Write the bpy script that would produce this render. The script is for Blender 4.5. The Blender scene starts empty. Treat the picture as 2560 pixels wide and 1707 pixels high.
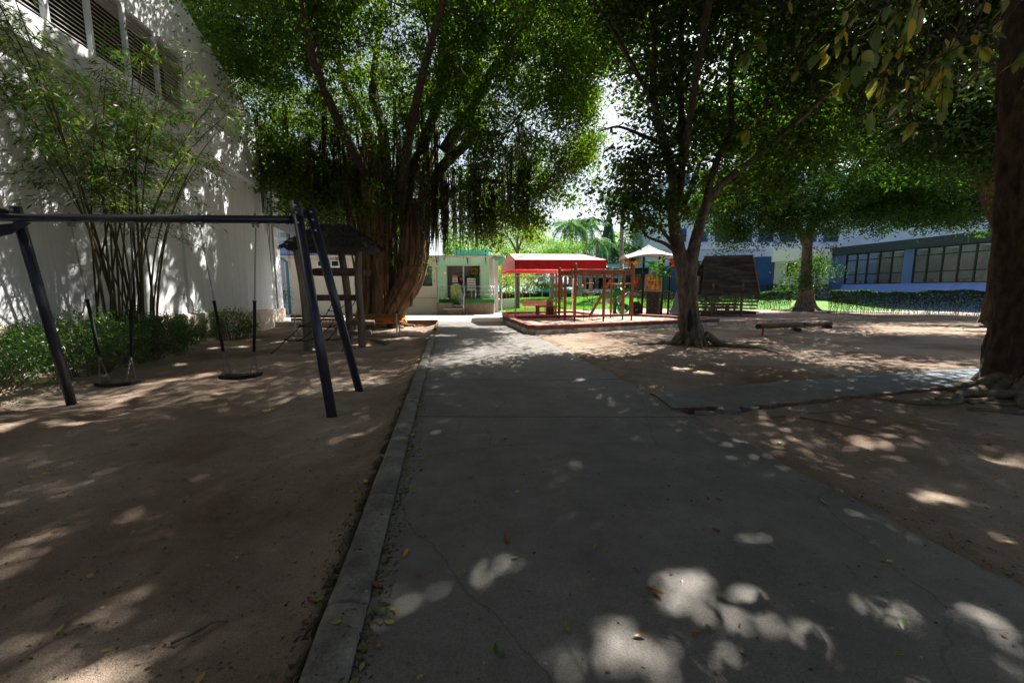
import bpy, math, random
import numpy as np
from mathutils import Vector, Matrix

random.seed(7)
RNG = np.random.default_rng(11)
SC = bpy.context.scene
COL = SC.collection
R = math.radians

# ------------------------------------------------------------------ camera, sky, sun, exposure
cam_d = bpy.data.cameras.new('camera')
cam = bpy.data.objects.new('camera', cam_d)
COL.objects.link(cam)
cam.location = (0, 0, 1.5)
cam.rotation_euler = (R(90 - 7.29), 0, 0)
cam_d.lens = 14.0
cam_d.sensor_width = 36
cam_d.clip_start = 0.05
cam_d.clip_end = 2000
SC.camera = cam

SUN_EL, SUN_AZ = R(50), R(40)          # azimuth measured from +Y towards +X
W = bpy.data.worlds.new('World')
SC.world = W
W.use_nodes = True
wn = W.node_tree.nodes
sky = wn.new('ShaderNodeTexSky')
sky.sky_type = 'NISHITA'
sky.sun_disc = False
sky.sun_elevation = SUN_EL
sky.sun_rotation = SUN_AZ
sky.air_density = 1.0
sky.dust_density = 2.5
bg = wn['Background']
bg.inputs['Strength'].default_value = 0.065
hsv = wn.new('ShaderNodeHueSaturation')
hsv.inputs['Saturation'].default_value = 0.72
W.node_tree.links.new(sky.outputs[0], hsv.inputs['Color'])
W.node_tree.links.new(hsv.outputs[0], bg.inputs['Color'])

sd = bpy.data.lights.new('sun', 'SUN')
sd.energy = 5.0
sd.angle = R(0.53)
sd.color = (1.0, 0.93, 0.82)
sun = bpy.data.objects.new('sun', sd)
COL.objects.link(sun)
sdir = Vector((math.cos(SUN_EL) * math.sin(SUN_AZ), math.cos(SUN_EL) * math.cos(SUN_AZ), math.sin(SUN_EL)))
sun.rotation_euler = sdir.to_track_quat('Z', 'Y').to_euler()
sun.location = (20, 24, 40)

SC.view_settings.view_transform = 'Standard'
SC.view_settings.look = 'None'
SC.view_settings.exposure = 1.6
SC.view_settings.gamma = 1.0
SC.view_settings.use_curve_mapping = False
SC.render.engine = 'CYCLES'
SC.cycles.max_bounces = 8
SC.cycles.diffuse_bounces = 4
SC.cycles.transmission_bounces = 6
SC.cycles.transparent_max_bounces = 8
SC.cycles.use_denoising = True

# ------------------------------------------------------------------ helpers: materials
MATS = {}


def nodes_of(name):
    m = bpy.data.materials.new(name)
    m.use_nodes = True
    nt = m.node_tree
    return m, nt, nt.nodes, nt.links, nt.nodes['Principled BSDF']


def mat(name, col, rough=0.6, var=0.25, scale=6.0, bump=0.15, metal=0.0, stretch=(1, 1, 1), col2=None,
        spec=0.4, fine=0.0, coat=0.0, dist=0.01, per_object=0.0):
    """procedural surface: two-octave colour mottling, optional fine grain, bump"""
    if name in MATS:
        return MATS[name]
    m, nt, n, l, p = nodes_of(name)
    tc = n.new('ShaderNodeTexCoord')
    mp = n.new('ShaderNodeMapping')
    mp.inputs['Scale'].default_value = stretch
    l.new(tc.outputs['Object'], mp.inputs['Vector'])
    nz = n.new('ShaderNodeTexNoise')
    nz.inputs['Scale'].default_value = scale
    nz.inputs['Detail'].default_value = 6
    nz.inputs['Roughness'].default_value = 0.62
    l.new(mp.outputs[0], nz.inputs['Vector'])
    cr = n.new('ShaderNodeValToRGB')
    c2 = col2 if col2 else tuple(min(1, c * (1 + var)) for c in col)
    c1 = tuple(c * (1 - var) for c in col)
    cr.color_ramp.elements[0].position = 0.3
    cr.color_ramp.elements[1].position = 0.7
    cr.color_ramp.elements[0].color = (*c1, 1)
    cr.color_ramp.elements[1].color = (*c2, 1)
    l.new(nz.outputs['Fac'], cr.inputs['Fac'])
    out = cr.outputs['Color']
    if fine > 0:
        n2 = n.new('ShaderNodeTexNoise')
        n2.inputs['Scale'].default_value = scale * 14
        n2.inputs['Detail'].default_value = 4
        l.new(mp.outputs[0], n2.inputs['Vector'])
        mx = n.new('ShaderNodeMix')
        mx.data_type = 'RGBA'
        mx.blend_type = 'OVERLAY'
        mx.inputs['Factor'].default_value = fine
        l.new(out, mx.inputs[6])
        l.new(n2.outputs['Fac'], mx.inputs[7])
        out = mx.outputs[2]
    if per_object > 0:
        oi = n.new('ShaderNodeObjectInfo')
        hs = n.new('ShaderNodeHueSaturation')
        mr = n.new('ShaderNodeMapRange')
        mr.inputs['To Min'].default_value = 1 - per_object
        mr.inputs['To Max'].default_value = 1 + per_object
        l.new(oi.outputs['Random'], mr.inputs['Value'])
        l.new(mr.outputs[0], hs.inputs['Value'])
        l.new(out, hs.inputs['Color'])
        out = hs.outputs[0]
    l.new(out, p.inputs['Base Color'])
    p.inputs['Roughness'].default_value = rough
    p.inputs['Metallic'].default_value = metal
    p.inputs['Specular IOR Level'].default_value = spec
    if coat:
        p.inputs['Coat Weight'].default_value = coat
        p.inputs['Coat Roughness'].default_value = 0.15
    if bump > 0:
        bp = n.new('ShaderNodeBump')
        bp.inputs['Strength'].default_value = bump
        bp.inputs['Distance'].default_value = dist
        l.new(nz.outputs['Fac'], bp.inputs['Height'])
        l.new(bp.outputs[0], p.inputs['Normal'])
    MATS[name] = m
    return m


def leaf_mat(name, cols, trans=0.5, tcol=None, gloss=0.06, rough=0.45):
    """leaf: per-leaf random colour, light passes through"""
    m = bpy.data.materials.new(name)
    m.use_nodes = True
    nt = m.node_tree
    n, l = nt.nodes, nt.links
    n.remove(n['Principled BSDF'])
    out = n['Material Output']
    g = n.new('ShaderNodeNewGeometry')
    cr = n.new('ShaderNodeValToRGB')
    els = cr.color_ramp.elements
    els[0].color = (*cols[0], 1)
    els[1].color = (*cols[-1], 1)
    for i, c in enumerate(cols[1:-1]):
        e = els.new((i + 1) / (len(cols) - 1))
        e.color = (*c, 1)
    l.new(g.outputs['Random Per Island'], cr.inputs['Fac'])
    d = n.new('ShaderNodeBsdfDiffuse')
    t = n.new('ShaderNodeBsdfTranslucent')
    l.new(cr.outputs[0], d.inputs['Color'])
    tm = n.new('ShaderNodeMix')
    tm.data_type = 'RGBA'
    tm.blend_type = 'MULTIPLY'
    tm.inputs['Factor'].default_value = 1
    l.new(cr.outputs[0], tm.inputs[6])
    tm.inputs[7].default_value = (*(tcol or (3.2, 3.4, 1.2)), 1)
    tm.clamp_result = True
    l.new(tm.outputs[2], t.inputs['Color'])
    m1 = n.new('ShaderNodeMixShader')
    m1.inputs[0].default_value = trans
    l.new(d.outputs[0], m1.inputs[1])
    l.new(t.outputs[0], m1.inputs[2])
    gl = n.new('ShaderNodeBsdfGlossy')
    gl.inputs['Roughness'].default_value = rough
    m2 = n.new('ShaderNodeMixShader')
    m2.inputs[0].default_value = gloss
    l.new(m1.outputs[0], m2.inputs[1])
    l.new(gl.outputs[0], m2.inputs[2])
    l.new(m2.outputs[0], out.inputs['Surface'])
    MATS[name] = m
    return m


def glass_mat(name, tint, rough=0.03, low=0.05):
    m, nt, n, l, p = nodes_of(name)
    p.inputs['Base Color'].default_value = (*tint, 1)
    p.inputs['Roughness'].default_value = rough
    p.inputs['Specular IOR Level'].default_value = 0.9
    tr = n.new('ShaderNodeBsdfTransparent')
    tr.inputs['Color'].default_value = (0.8, 0.86, 0.86, 1)
    mx = n.new('ShaderNodeMixShader')
    lw = n.new('ShaderNodeLayerWeight')
    lw.inputs['Blend'].default_value = 0.25
    mr = n.new('ShaderNodeMapRange')
    mr.inputs['To Min'].default_value = low
    mr.inputs['To Max'].default_value = 0.9
    l.new(lw.outputs['Fresnel'], mr.inputs['Value'])
    l.new(mr.outputs[0], mx.inputs[0])
    l.new(tr.outputs[0], mx.inputs[1])
    l.new(p.outputs[0], mx.inputs[2])
    l.new(mx.outputs[0], n['Material Output'].inputs['Surface'])
    MATS[name] = m
    return m


# ------------------------------------------------------------------ helpers: meshes and objects
def _h(i, j):
    h = (i * 374761393 + j * 668265263) & 0x7fffffff
    h = ((h ^ (h >> 13)) * 1274126177) & 0x7fffffff
    return ((h ^ (h >> 16)) & 0xffff) / 65535.0


def bnoise(x, y):
    i, j = math.floor(x), math.floor(y)
    u, v = x - i, y - j
    u, v = u * u * (3 - 2 * u), v * v * (3 - 2 * v)
    a, b, c, d = _h(i, j), _h(i + 1, j), _h(i, j + 1), _h(i + 1, j + 1)
    return (a + (b - a) * u) * (1 - v) + (c + (d - c) * u) * v - .5


class MB:
    def __init__(s):
        s.v, s.f, s.s = [], [], []

    def add(s, vs, fs, smooth=False):
        o = len(s.v)
        s.v += [tuple(map(float, q)) for q in vs]
        for f in fs:
            s.f.append([o + i for i in f])
            s.s.append(smooth)
        return s

    def box(s, c, d, rz=0.0, rot=None):
        M = rot if rot is not None else Matrix.Rotation(rz, 3, 'Z')
        c = Vector(c)
        vs = [c + M @ Vector((x * d[0] / 2, y * d[1] / 2, z * d[2] / 2)) for x in (-1, 1) for y in (-1, 1) for z in (-1, 1)]
        return s.add(vs, [(0, 1, 3, 2), (4, 6, 7, 5), (0, 4, 5, 1), (2, 3, 7, 6), (0, 2, 6, 4), (1, 5, 7, 3)])

    def beam(s, p, q, w, h, up=(0, 0, 1)):
        p, q = Vector(p), Vector(q)
        d = (q - p)
        L = d.length
        d.normalize()
        u = Vector(up)
        a = d.cross(u)
        if a.length < 1e-4:
            a = d.cross(Vector((0, 1, 0)))
        a.normalize()
        b = a.cross(d)
        M = Matrix((a, d, b)).transposed()
        return s.box((p + q) / 2, (w, L, h), rot=M)

    def tube(s, pts, rad, n=8, cap=True, jit=0.0, flute=0.0, smooth=True, nf=7, bark=None):
        pts = [Vector(p) for p in pts]
        if not hasattr(rad, '__len__'):
            rad = [rad] * len(pts)
        rings = []
        a = None
        ph = random.random() * 6
        for i, p in enumerate(pts):
            d = (pts[min(i + 1, len(pts) - 1)] - pts[max(i - 1, 0)])
            if d.length < 1e-9:
                d = Vector((0, 0, 1))
            d.normalize()
            if a is None:
                a = d.cross(Vector((0, 0, 1)))
                if a.length < 1e-3:
                    a = Vector((1, 0, 0))
            a = (a - d * a.dot(d)).normalized()
            b = d.cross(a)
            ring = []
            for k in range(n):
                t = 2 * math.pi * k / n
                r = rad[i] * (1 + jit * random.uniform(-1, 1) + flute * math.sin(nf * t + ph) + flute * .6 * math.sin((nf - 4) * t + ph * 2))
                if bark:
                    r += bark[0] * (bnoise(t * bark[1], p.z * bark[2] + ph) + .5 * bnoise(t * bark[1] * 2.3, p.z * bark[2] * 2.6 + ph))
                ring.append(p + (a * math.cos(t) + b * math.sin(t)) * r)
            rings.append(ring)
        vs = [q for r_ in rings for q in r_]
        fs = []
        for i in range(len(pts) - 1):
            for k in range(n):
                k2 = (k + 1) % n
                fs.append((i * n + k, i * n + k2, (i + 1) * n + k2, (i + 1) * n + k))
        s.add(vs, fs, smooth)
        if cap:
            o = len(s.v) - len(vs)
            s.f.append([o + k for k in range(n)][::-1])
            s.s.append(False)
            s.f.append([o + (len(pts) - 1) * n + k for k in range(n)])
            s.s.append(False)
        return s

    def lathe(s, c, prof, n=16, smooth=True, sx=1, sy=1):
        c = Vector(c)
        vs, fs = [], []
        for r, z in prof:
            for k in range(n):
                t = 2 * math.pi * k / n
                vs.append(c + Vector((r * sx * math.cos(t), r * sy * math.sin(t), z)))
        for i in range(len(prof) - 1):
            for k in range(n):
                k2 = (k + 1) % n
                fs.append((i * n + k, i * n + k2, (i + 1) * n + k2, (i + 1) * n + k))
        s.add(vs, fs, smooth)
        o = len(s.v) - len(vs)
        s.f.append([o + k for k in range(n)][::-1])
        s.s.append(False)
        s.f.append([o + (len(prof) - 1) * n + k for k in range(n)])
        s.s.append(False)
        return s

    def ext(s, poly, vec):
        """closed prism: polygon extruded along vec"""
        n = len(poly)
        poly = [Vector(p) for p in poly]
        vec = Vector(vec)
        vs = poly + [p + vec for p in poly]
        fs = [tuple(range(n))[::-1], tuple(range(n, 2 * n))]
        for i in range(n):
            j = (i + 1) % n
            fs.append((i, j, n + j, n + i))
        return s.add(vs, fs)

    def prism(s, poly2, z0, z1):
        return s.ext([(x, y, z0) for x, y in poly2], (0, 0, z1 - z0))

    def mesh(s, name, off=(0, 0, 0)):
        me = bpy.data.meshes.new(name)
        o = Vector(off)
        me.from_pydata([(a - o.x, b - o.y, c - o.z) for a, b, c in s.v], [], s.f)
        me.polygons.foreach_set('use_smooth', s.s)
        me.update()
        return me

    def build(s, name, m, parent=None, bevel=0.0, kind=None, off=None):
        if off is None:
            off = world_loc(parent) if parent is not None else (0, 0, 0)
        me = s.mesh(name, off)
        me.materials.append(m)
        return link(name, me, parent, bevel, kind)


def world_loc(o):
    v = Vector((0, 0, 0))
    while o is not None:
        v += o.location
        o = o.parent
    return v


def link(name, me, parent=None, bevel=0.0, kind=None, loc=None):
    o = bpy.data.objects.new(name, me)
    COL.objects.link(o)
    if parent is not None:
        o.parent = parent
    if loc is not None:
        o.location = loc
    if bevel > 0:
        b = o.modifiers.new('bevel', 'BEVEL')
        b.width = bevel
        b.segments = 2
        b.limit_method = 'ANGLE'
    if kind:
        o['kind'] = kind
    return o


def tag(o, label=None, cat=None, group=None, kind=None):
    if label:
        o['label'] = label
    if cat:
        o['category'] = cat
    if group:
        o['group'] = group
    if kind:
        o['kind'] = kind
    return o


def thing(name, label, cat, loc=(0, 0, 0), group=None):
    o = bpy.data.objects.new(name, None)
    o.empty_display_size = 0.2
    COL.objects.link(o)
    o.location = loc
    return tag(o, label, cat, group)


def fast_mesh(name, verts, quads, m, smooth=False):
    """verts (N,3), quads (M,4) numpy"""
    me = bpy.data.meshes.new(name)
    me.vertices.add(len(verts))
    me.vertices.foreach_set('co', np.ascontiguousarray(verts, dtype=np.float32).ravel())
    k = quads.shape[1]
    me.loops.add(quads.size)
    me.loops.foreach_set('vertex_index', np.ascontiguousarray(quads, dtype=np.int32).ravel())
    me.polygons.add(len(quads))
    me.polygons.foreach_set('loop_start', np.arange(0, quads.size, k, dtype=np.int32))
    me.polygons.foreach_set('use_smooth', np.full(len(quads), smooth))
    me.update(calc_edges=True)
    me.materials.append(m)
    return me


# places on the ground and on the white wall picked for sun pools: leaves along those lines are cut from the crowns
SUN_SPOTS = np.array([(-8.3, 9.4, 6.4, .75), (-7.8, 9.6, 5.6, .45), (-6.3, 9.8, 4.1, .40), (-8.9, 9.7, 4.8, .35), (-7.2, 9.9, 5.0, .30), (-8.2, 6.0, .8, .35), (-8.0, 7.5, .9, .3), (-7.8, 6.6, .6, .25), (-10.0, 14.0, .9, .35),
    (0.94, 1.85, 0.0, 0.16), (0.81, 1.91, 0.0, 0.14), (0.98, 1.71, 0.0, 0.15), (0.79, 1.71, 0.0, 0.14), (1.21, 1.59, 0.0, 0.14), (1.15, 1.76, 0.0, 0.12),
    (0.45, 1.52, 0.0, 0.15), (0.37, 1.48, 0.0, 0.12), (0.56, 1.41, 0.0, 0.15), (0.81, 1.42, 0.0, 0.15), (0.13, 1.46, 0.0, 0.11), (0.21, 1.41, 0.0, 0.11),
    (2.23, 1.64, 0.0, 0.15), (2.05, 1.44, 0.0, 0.15), (1.74, 1.66, 0.0, 0.11), (1.35, 1.5, 0.0, 0.11), (-0.18, 1.94, 0.0, 0.13), (-0.08, 1.98, 0.0, 0.1),
    (-0.58, 1.74, 0.0, 0.09), (-0.62, 1.68, 0.0, 0.09), (1.41, 2.2, 0.0, 0.09), (1.54, 2.33, 0.0, 0.07), (2.31, 2.53, 0.0, 0.07), (2.41, 2.47, 0.0, 0.07),
    (2.2, 2.16, 0.0, 0.06), (2.15, 2.24, 0.0, 0.06), (-1.7, 1.48, 0.0, 0.17), (-1.63, 1.52, 0.0, 0.15), (-1.75, 1.42, 0.0, 0.13), (-0.94, 1.42, 0.0,
    0.13), (-1.99, 1.88, 0.0, 0.11), (-2.7, 2.76, 0.0, 0.13), (-2.81, 3.07, 0.0, 0.09), (-3.02, 2.42, 0.0, 0.18), (-2.89, 2.2, 0.0, 0.13), (-2.37, 2.45,
    0.0, 0.09), (-3.19, 2.35, 0.0, 0.09), (-6.34, 7.35, 0.0, 0.28), (-5.91, 7.64, 0.0, 0.22), (-6.24, 6.61, 0.0, 0.22), (-6.01, 5.79, 0.0, 0.22), (-7.37,
    8.92, 0.0, 0.18), (-7.19, 9.91, 0.0, 0.15), (-5.68, 4.92, 0.0, 0.18), (-6.18, 4.92, 0.0, 0.22), (-5.45, 5.01, 0.0, 0.14), (-8.31, 11.15, 0.0, 0.2),
    (-7.58, 13.09, 0.0, 0.25), (-7.89, 11.63, 0.0, 0.2), (-5.36, 11.15, 0.0, 0.25), (-6.08, 6.2, 0.0, 0.2), (-6.18, 4.74, 0.0, 0.2), (3.18, 2.82, 0.0,
    0.2), (3.27, 2.76, 0.0, 0.14), (3.08, 2.85, 0.0, 0.14), (4.64, 3.55, 0.0, 0.22), (4.36, 3.45, 0.0, 0.14), (4.48, 3.34, 0.0, 0.15), (3.63, 3.87, 0.0,
    0.12), (3.88, 4.0, 0.0, 0.09), (3.56, 4.0, 0.0, 0.08), (3.17, 7.43, 0.0, 0.25), (3.48, 7.03, 0.0, 0.2), (4.28, 7.96, 0.0, 0.12), (3.52, 7.64, 0.0,
    0.15), (-0.84, 4.49, 0.0, 0.07), (1.14, 6.61, 0.0, 0.14), (-0.86, 4.34, 0.0, 0.06), (-2.54, 17.02, 0.0, 0.8), (-1.35, 16.21, 0.0, 0.8), (-0.25, 14.49,
    0.0, 0.5), (-2.44, 13.35, 0.0, 0.5), (0.34, 12.72, 0.0, 0.35), (-3.64, 14.04, 0.0, 0.8), (-4.05, 13.35, 0.0, 0.6), (-4.43, 11.63, 0.0, 0.4), (-10.27,
    11.57, 2.33, 0.22), (-10.23, 11.33, 1.83, 0.25), (-10.39, 12.38, 2.38, 0.14), (-10.35, 12.09, 2.87, 0.18), (-10.37, 12.26, 1.59, 0.2), (-10.29, 11.74,
    1.21, 0.25), (-10.21, 11.22, 1.1, 0.2), (-10.44, 12.67, 1.05, 0.14), (-10.33, 11.95, 0.81, 0.2), (-10.23, 11.31, 2.78, 0.12), (-10.18, 10.96, 2.51,
    0.1), (-10.14, 10.75, 1.12, 0.1), (-9.67, 7.66, 1.31, 0.3), (-9.68, 7.75, 1.14, 0.25), (-9.66, 7.62, 1.56, 0.25), (-9.72, 8.0, 1.21, 0.12), (-9.93,
    9.34, 1.17, 0.12), (-9.85, 8.81, 1.19, 0.14), (-10.03, 10.03, 2.64, 0.1), (-9.83, 8.71, 2.49, 0.12), (-10.54, 13.35, 2.59, 0.12), (-10.64, 14.03, 2.5,
    0.16), (-10.6, 13.76, 3.06, 0.12), (-10.77, 14.83, 5.9, 0.2), (-10.71, 14.44, 5.07, 0.25), (-10.83, 15.23, 6.78, 0.15), (-11.0, 16.37, 6.69, 0.2),
    (-11.13, 17.24, 5.93, 0.25), (-10.91, 15.75, 4.75, 0.2), (-11.43, 19.14, 8.13, 0.2), (-11.47, 19.42, 7.27, 0.2), (-11.55, 19.96, 6.43, 0.2), (-11.47,
    19.4, 4.51, 0.2), (-11.53, 19.84, 2.92, 0.25), (-11.18, 17.56, 3.49, 0.15), (-10.96, 16.07, 1.97, 0.15), (-10.51, 13.14, 1.32, 0.15), (-10.46, 12.84,
    0.76, 0.2), (-9.8, 8.49, 6.77, 0.35), (-9.85, 8.82, 6.81, 0.3), (-9.92, 9.27, 6.92, 0.25), (-9.8, 8.49, 6.22, 0.2), (-9.97, 9.64, 6.77, 0.2), (-10.25,
    11.48, 3.87, 0.14), (-10.55, 13.43, 4.54, 0.2), (-9.86, 8.92, 3.25, 0.15), (-9.84, 8.77, 2.86, 0.12), (-9.92, 9.32, 3.61, 0.12)])


def open_to_sun(pts):
    S = np.array(sdir)
    keep = np.ones(len(pts), bool)
    for x, y, z, r in SUN_SPOTS:
        d = pts - np.array([x, y, z])
        t = d @ S
        q = d - t[:, None] * S
        a = np.arctan2(q[:, 2], q[:, 0])
        near_ = .62 if (y < 5 and x > -6) else .9
        rr = (r * (.85 + .35 * np.sin(3 * a + x * 7) + .2 * np.sin(5 * a + y * 3)) * near_ + .05) * np.sqrt(RNG.uniform(.35, 1.25, len(pts)))
        keep &= ~((t > 2.2) & ((q * q).sum(1) < rr * rr))
    return keep


def leaves_mesh(name, pts, size, m, off=(0, 0, 0), aspect=0.5, droop=0.35, flat=0.55, svar=0.35, dirs=None, per=1, gaps=False):
    """one folded four-corner leaf per point; leaves of one spray (per) lie in about the same plane"""
    pts = np.asarray(pts, float)
    base_n = None
    if per > 1:
        base_n = np.repeat(RNG.normal(0, .55, (len(pts) // per, 3)) + np.array([0, 0, .9]), per, 0)
    if gaps:
        k_ = open_to_sun(pts)
        pts = pts[k_]
        base_n = base_n[k_] if base_n is not None else None
    N = len(pts)
    pts = np.asarray(pts) - np.asarray(off)
    if dirs is None:
        az = RNG.uniform(0, 2 * np.pi, N)
        el = RNG.normal(-droop, 0.45, N)
        d = np.stack([np.cos(az) * np.cos(el), np.sin(az) * np.cos(el), np.sin(el)], 1)
    else:
        d = dirs / (np.linalg.norm(dirs, axis=1, keepdims=True) + 1e-9)
    nrm = (RNG.normal(0, .38, (N, 3)) + base_n) if base_n is not None else RNG.normal(0, flat, (N, 3)) + np.array([0, 0, 1.0])
    sd_ = np.cross(d, nrm)
    sd_ /= (np.linalg.norm(sd_, axis=1, keepdims=True) + 1e-9)
    nn = np.cross(sd_, d)
    L = size * (1 + RNG.uniform(-svar, svar, N))[:, None]
    w = L * aspect
    b = pts
    tip = pts + d * L - nn * L * 0.10
    mid = pts + d * L * 0.45
    a1 = mid + sd_ * w * 0.5 + nn * w * 0.12
    a2 = mid - sd_ * w * 0.5 + nn * w * 0.12
    v = np.stack([b, a1, tip, a2], 1).reshape(-1, 3)
    q = np.arange(4 * N).reshape(N, 4)
    return fast_mesh(name, v, q, m)


def ell_points(regions, n):
    """random points in a union of ellipsoids (cx,cy,cz,rx,ry,rz,weight), denser towards the skin"""
    w = np.array([r[6] for r in regions], float)
    w /= w.sum()
    idx = RNG.choice(len(regions), n, p=w)
    reg = np.array(regions)[idx]
    d = RNG.normal(0, 1, (n, 3))
    d /= np.linalg.norm(d, axis=1, keepdims=True)
    r = RNG.uniform(0.12, 1, n) ** 0.42
    return reg[:, :3] + d * r[:, None] * reg[:, 3:6]


def lumps(regions, n, sub=13, spread=.85):
    """sprays gathered into larger masses with open gaps between them"""
    big = ell_points(regions, max(1, n // sub))
    s_ = spread * RNG.uniform(.55, 1.35, len(big))
    return np.repeat(big, sub, 0) + RNG.normal(0, 1, (len(big) * sub, 3)) * np.repeat(s_, sub)[:, None] * np.array([1, 1, .6])


def leaf_clumps(centres, per, sigma, squash=0.7):
    N = len(centres)
    s = sigma * RNG.uniform(0.6, 1.35, N)
    p = np.repeat(centres, per, 0) + RNG.normal(0, 1, (N * per, 3)) * np.repeat(s, per)[:, None] * np.array([1, 1, squash])
    return p


def hash2(ix, iy, seed):
    h = (ix.astype(np.int64) * 374761393 + iy.astype(np.int64) * 668265263 + seed * 974711) & 0x7fffffff
    h = ((h ^ (h >> 13)) * 1274126177) & 0x7fffffff
    return ((h ^ (h >> 16)) & 0xffff) / 65535.0


def vnoise(x, y, seed=0):
    ix, iy = np.floor(x), np.floor(y)
    fx, fy = x - ix, y - iy
    fx, fy = fx * fx * (3 - 2 * fx), fy * fy * (3 - 2 * fy)
    a, b = hash2(ix, iy, seed), hash2(ix + 1, iy, seed)
    c, d = hash2(ix, iy + 1, seed), hash2(ix + 1, iy + 1, seed)
    return (a + (b - a) * fx) * (1 - fy) + (c + (d - c) * fx) * fy - 0.5


def fbm(x, y, f, oct_=4, seed=0):
    t, a = 0, 1.0
    for i in range(oct_):
        t = t + a * vnoise(x * f, y * f, seed + i)
        f *= 2.03
        a *= 0.5
    return t


def sstep(x, a, b):
    t = np.clip((x - a) / (b - a), 0, 1)
    return t * t * (3 - 2 * t)


def arc(p, q, sag, n=8):
    p, q = Vector(p), Vector(q)
    return [p.lerp(q, t / n) + Vector((0, 0, -sag * 4 * (t / n) * (1 - t / n))) for t in range(n + 1)]


def smooth_path(pts, sub=4):
    """Catmull-Rom through the points"""
    P = [Vector(p) for p in pts]
    P = [P[0] * 2 - P[1]] + P + [P[-1] * 2 - P[-2]]
    out = []
    for i in range(1, len(P) - 2):
        for k in range(sub):
            t = k / sub
            a, b, c, d = P[i - 1], P[i], P[i + 1], P[i + 2]
            out.append(0.5 * ((2 * b) + (c - a) * t + (2 * a - 5 * b + 4 * c - d) * t * t + (-a + 3 * b - 3 * c + d) * t ** 3))
    out.append(P[-2])
    return out


def lerp_list(r, n):
    r = list(r)
    return [float(np.interp(i / (n - 1), np.linspace(0, 1, len(r)), r)) for i in range(n)]


# ------------------------------------------------------------------ materials
def streaked_wall():
    m, nt, n, l, p = nodes_of('weathered_white_render')
    tc = n.new('ShaderNodeTexCoord')
    base = n.new('ShaderNodeTexNoise')
    base.inputs['Scale'].default_value = .7
    base.inputs['Detail'].default_value = 8
    base.inputs['Roughness'].default_value = .65
    l.new(tc.outputs['Object'], base.inputs['Vector'])
    cr = n.new('ShaderNodeValToRGB')
    cr.color_ramp.elements[0].position = .3
    cr.color_ramp.elements[1].position = .65
    cr.color_ramp.elements[0].color = (.69, .73, .78, 1)
    cr.color_ramp.elements[1].color = (.79, .825, .87, 1)
    l.new(base.outputs['Fac'], cr.inputs['Fac'])
    mp = n.new('ShaderNodeMapping')
    mp.inputs['Scale'].default_value = (5, 5, .22)
    l.new(tc.outputs['Object'], mp.inputs['Vector'])
    st = n.new('ShaderNodeTexNoise')
    st.inputs['Scale'].default_value = 1
    st.inputs['Detail'].default_value = 7
    st.inputs['Roughness'].default_value = .7
    l.new(mp.outputs[0], st.inputs['Vector'])
    mr = n.new('ShaderNodeMapRange')
    mr.inputs['From Min'].default_value = .36
    mr.inputs['From Max'].default_value = .56
    mr.inputs['To Min'].default_value = .82
    l.new(st.outputs['Fac'], mr.inputs['Value'])
    mx = n.new('ShaderNodeMix')
    mx.data_type = 'RGBA'
    mx.blend_type = 'MULTIPLY'
    mx.inputs['Factor'].default_value = .8
    l.new(cr.outputs[0], mx.inputs[6])
    l.new(mr.outputs[0], mx.inputs[7])
    l.new(mx.outputs[2], p.inputs['Base Color'])
    p.inputs['Roughness'].default_value = .85
    fn_ = n.new('ShaderNodeTexNoise')
    fn_.inputs['Scale'].default_value = 22
    fn_.inputs['Detail'].default_value = 5
    l.new(tc.outputs['Object'], fn_.inputs['Vector'])
    b = n.new('ShaderNodeBump')
    b.inputs['Strength'].default_value = .2
    b.inputs['Distance'].default_value = .01
    l.new(fn_.outputs['Fac'], b.inputs['Height'])
    l.new(b.outputs[0], p.inputs['Normal'])
    return m


M_wall = streaked_wall()
M_plinth = mat('stained_plinth', (0.58, 0.46, 0.33), .9, .25, 2.0, .08, col2=(.72, .66, .58), fine=.3)
M_dark = mat('dark_void', (0.012, 0.011, 0.011), .8, .2, 3, .05)
M_slat = mat('pale_slat', (0.55, 0.54, 0.52), .6, .15, 8, .05)
M_steel_dark = mat('charcoal_steel', (0.024, 0.034, 0.06), .32, .2, 14, .05, spec=.6, metal=.1)
M_zinc = mat('galvanised_steel', (0.55, 0.56, 0.58), .35, .2, 30, .08, metal=.9)
M_chain = mat('dull_chain', (0.22, 0.22, 0.23), .45, .3, 40, .05, metal=.7)
M_rubber = mat('black_rubber', (0.014, 0.014, 0.015), .75, .3, 24, .2)
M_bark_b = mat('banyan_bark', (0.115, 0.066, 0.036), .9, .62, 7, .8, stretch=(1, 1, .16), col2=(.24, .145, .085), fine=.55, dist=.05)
M_bark_dark = mat('shaded_bark', (0.048, 0.034, 0.024), .92, .55, 8, .7, stretch=(1, 1, .4), col2=(.095, .072, .055), fine=.5, dist=.03)  # darker bark for limbs and twigs: crown shade put into its colour
M_bark_g = mat('grey_bark', (0.085, 0.068, 0.055), .92, .6, 9, .95, stretch=(1, 1, .4), col2=(.19, .16, .135), fine=.6, dist=.035)
M_bark_r = mat('brown_bark', (0.045, 0.028, 0.018), .95, .6, 10, .95, stretch=(1, 1, .45), col2=(.105, .066, .042), fine=.6, dist=.035)
M_root = mat('surface_root', (0.12, 0.095, 0.07), .9, .5, 10, .7, col2=(.22, .18, .14), fine=.5, dist=.02)
M_aroot = mat('aerial_root', (0.06, 0.036, 0.024), .95, .5, 9, .5, stretch=(1, 1, .2), per_object=.35)
M_culm = mat('bamboo_culm', (0.035, 0.045, 0.014), .5, .4, 4, .1, stretch=(1, 1, .6), col2=(.10, .075, .022), per_object=.6)
M_sand_pit = mat('pit_sand', (0.32, 0.245, 0.20), .95, .3, 2.2, .8, fine=.6, dist=.06)
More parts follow.
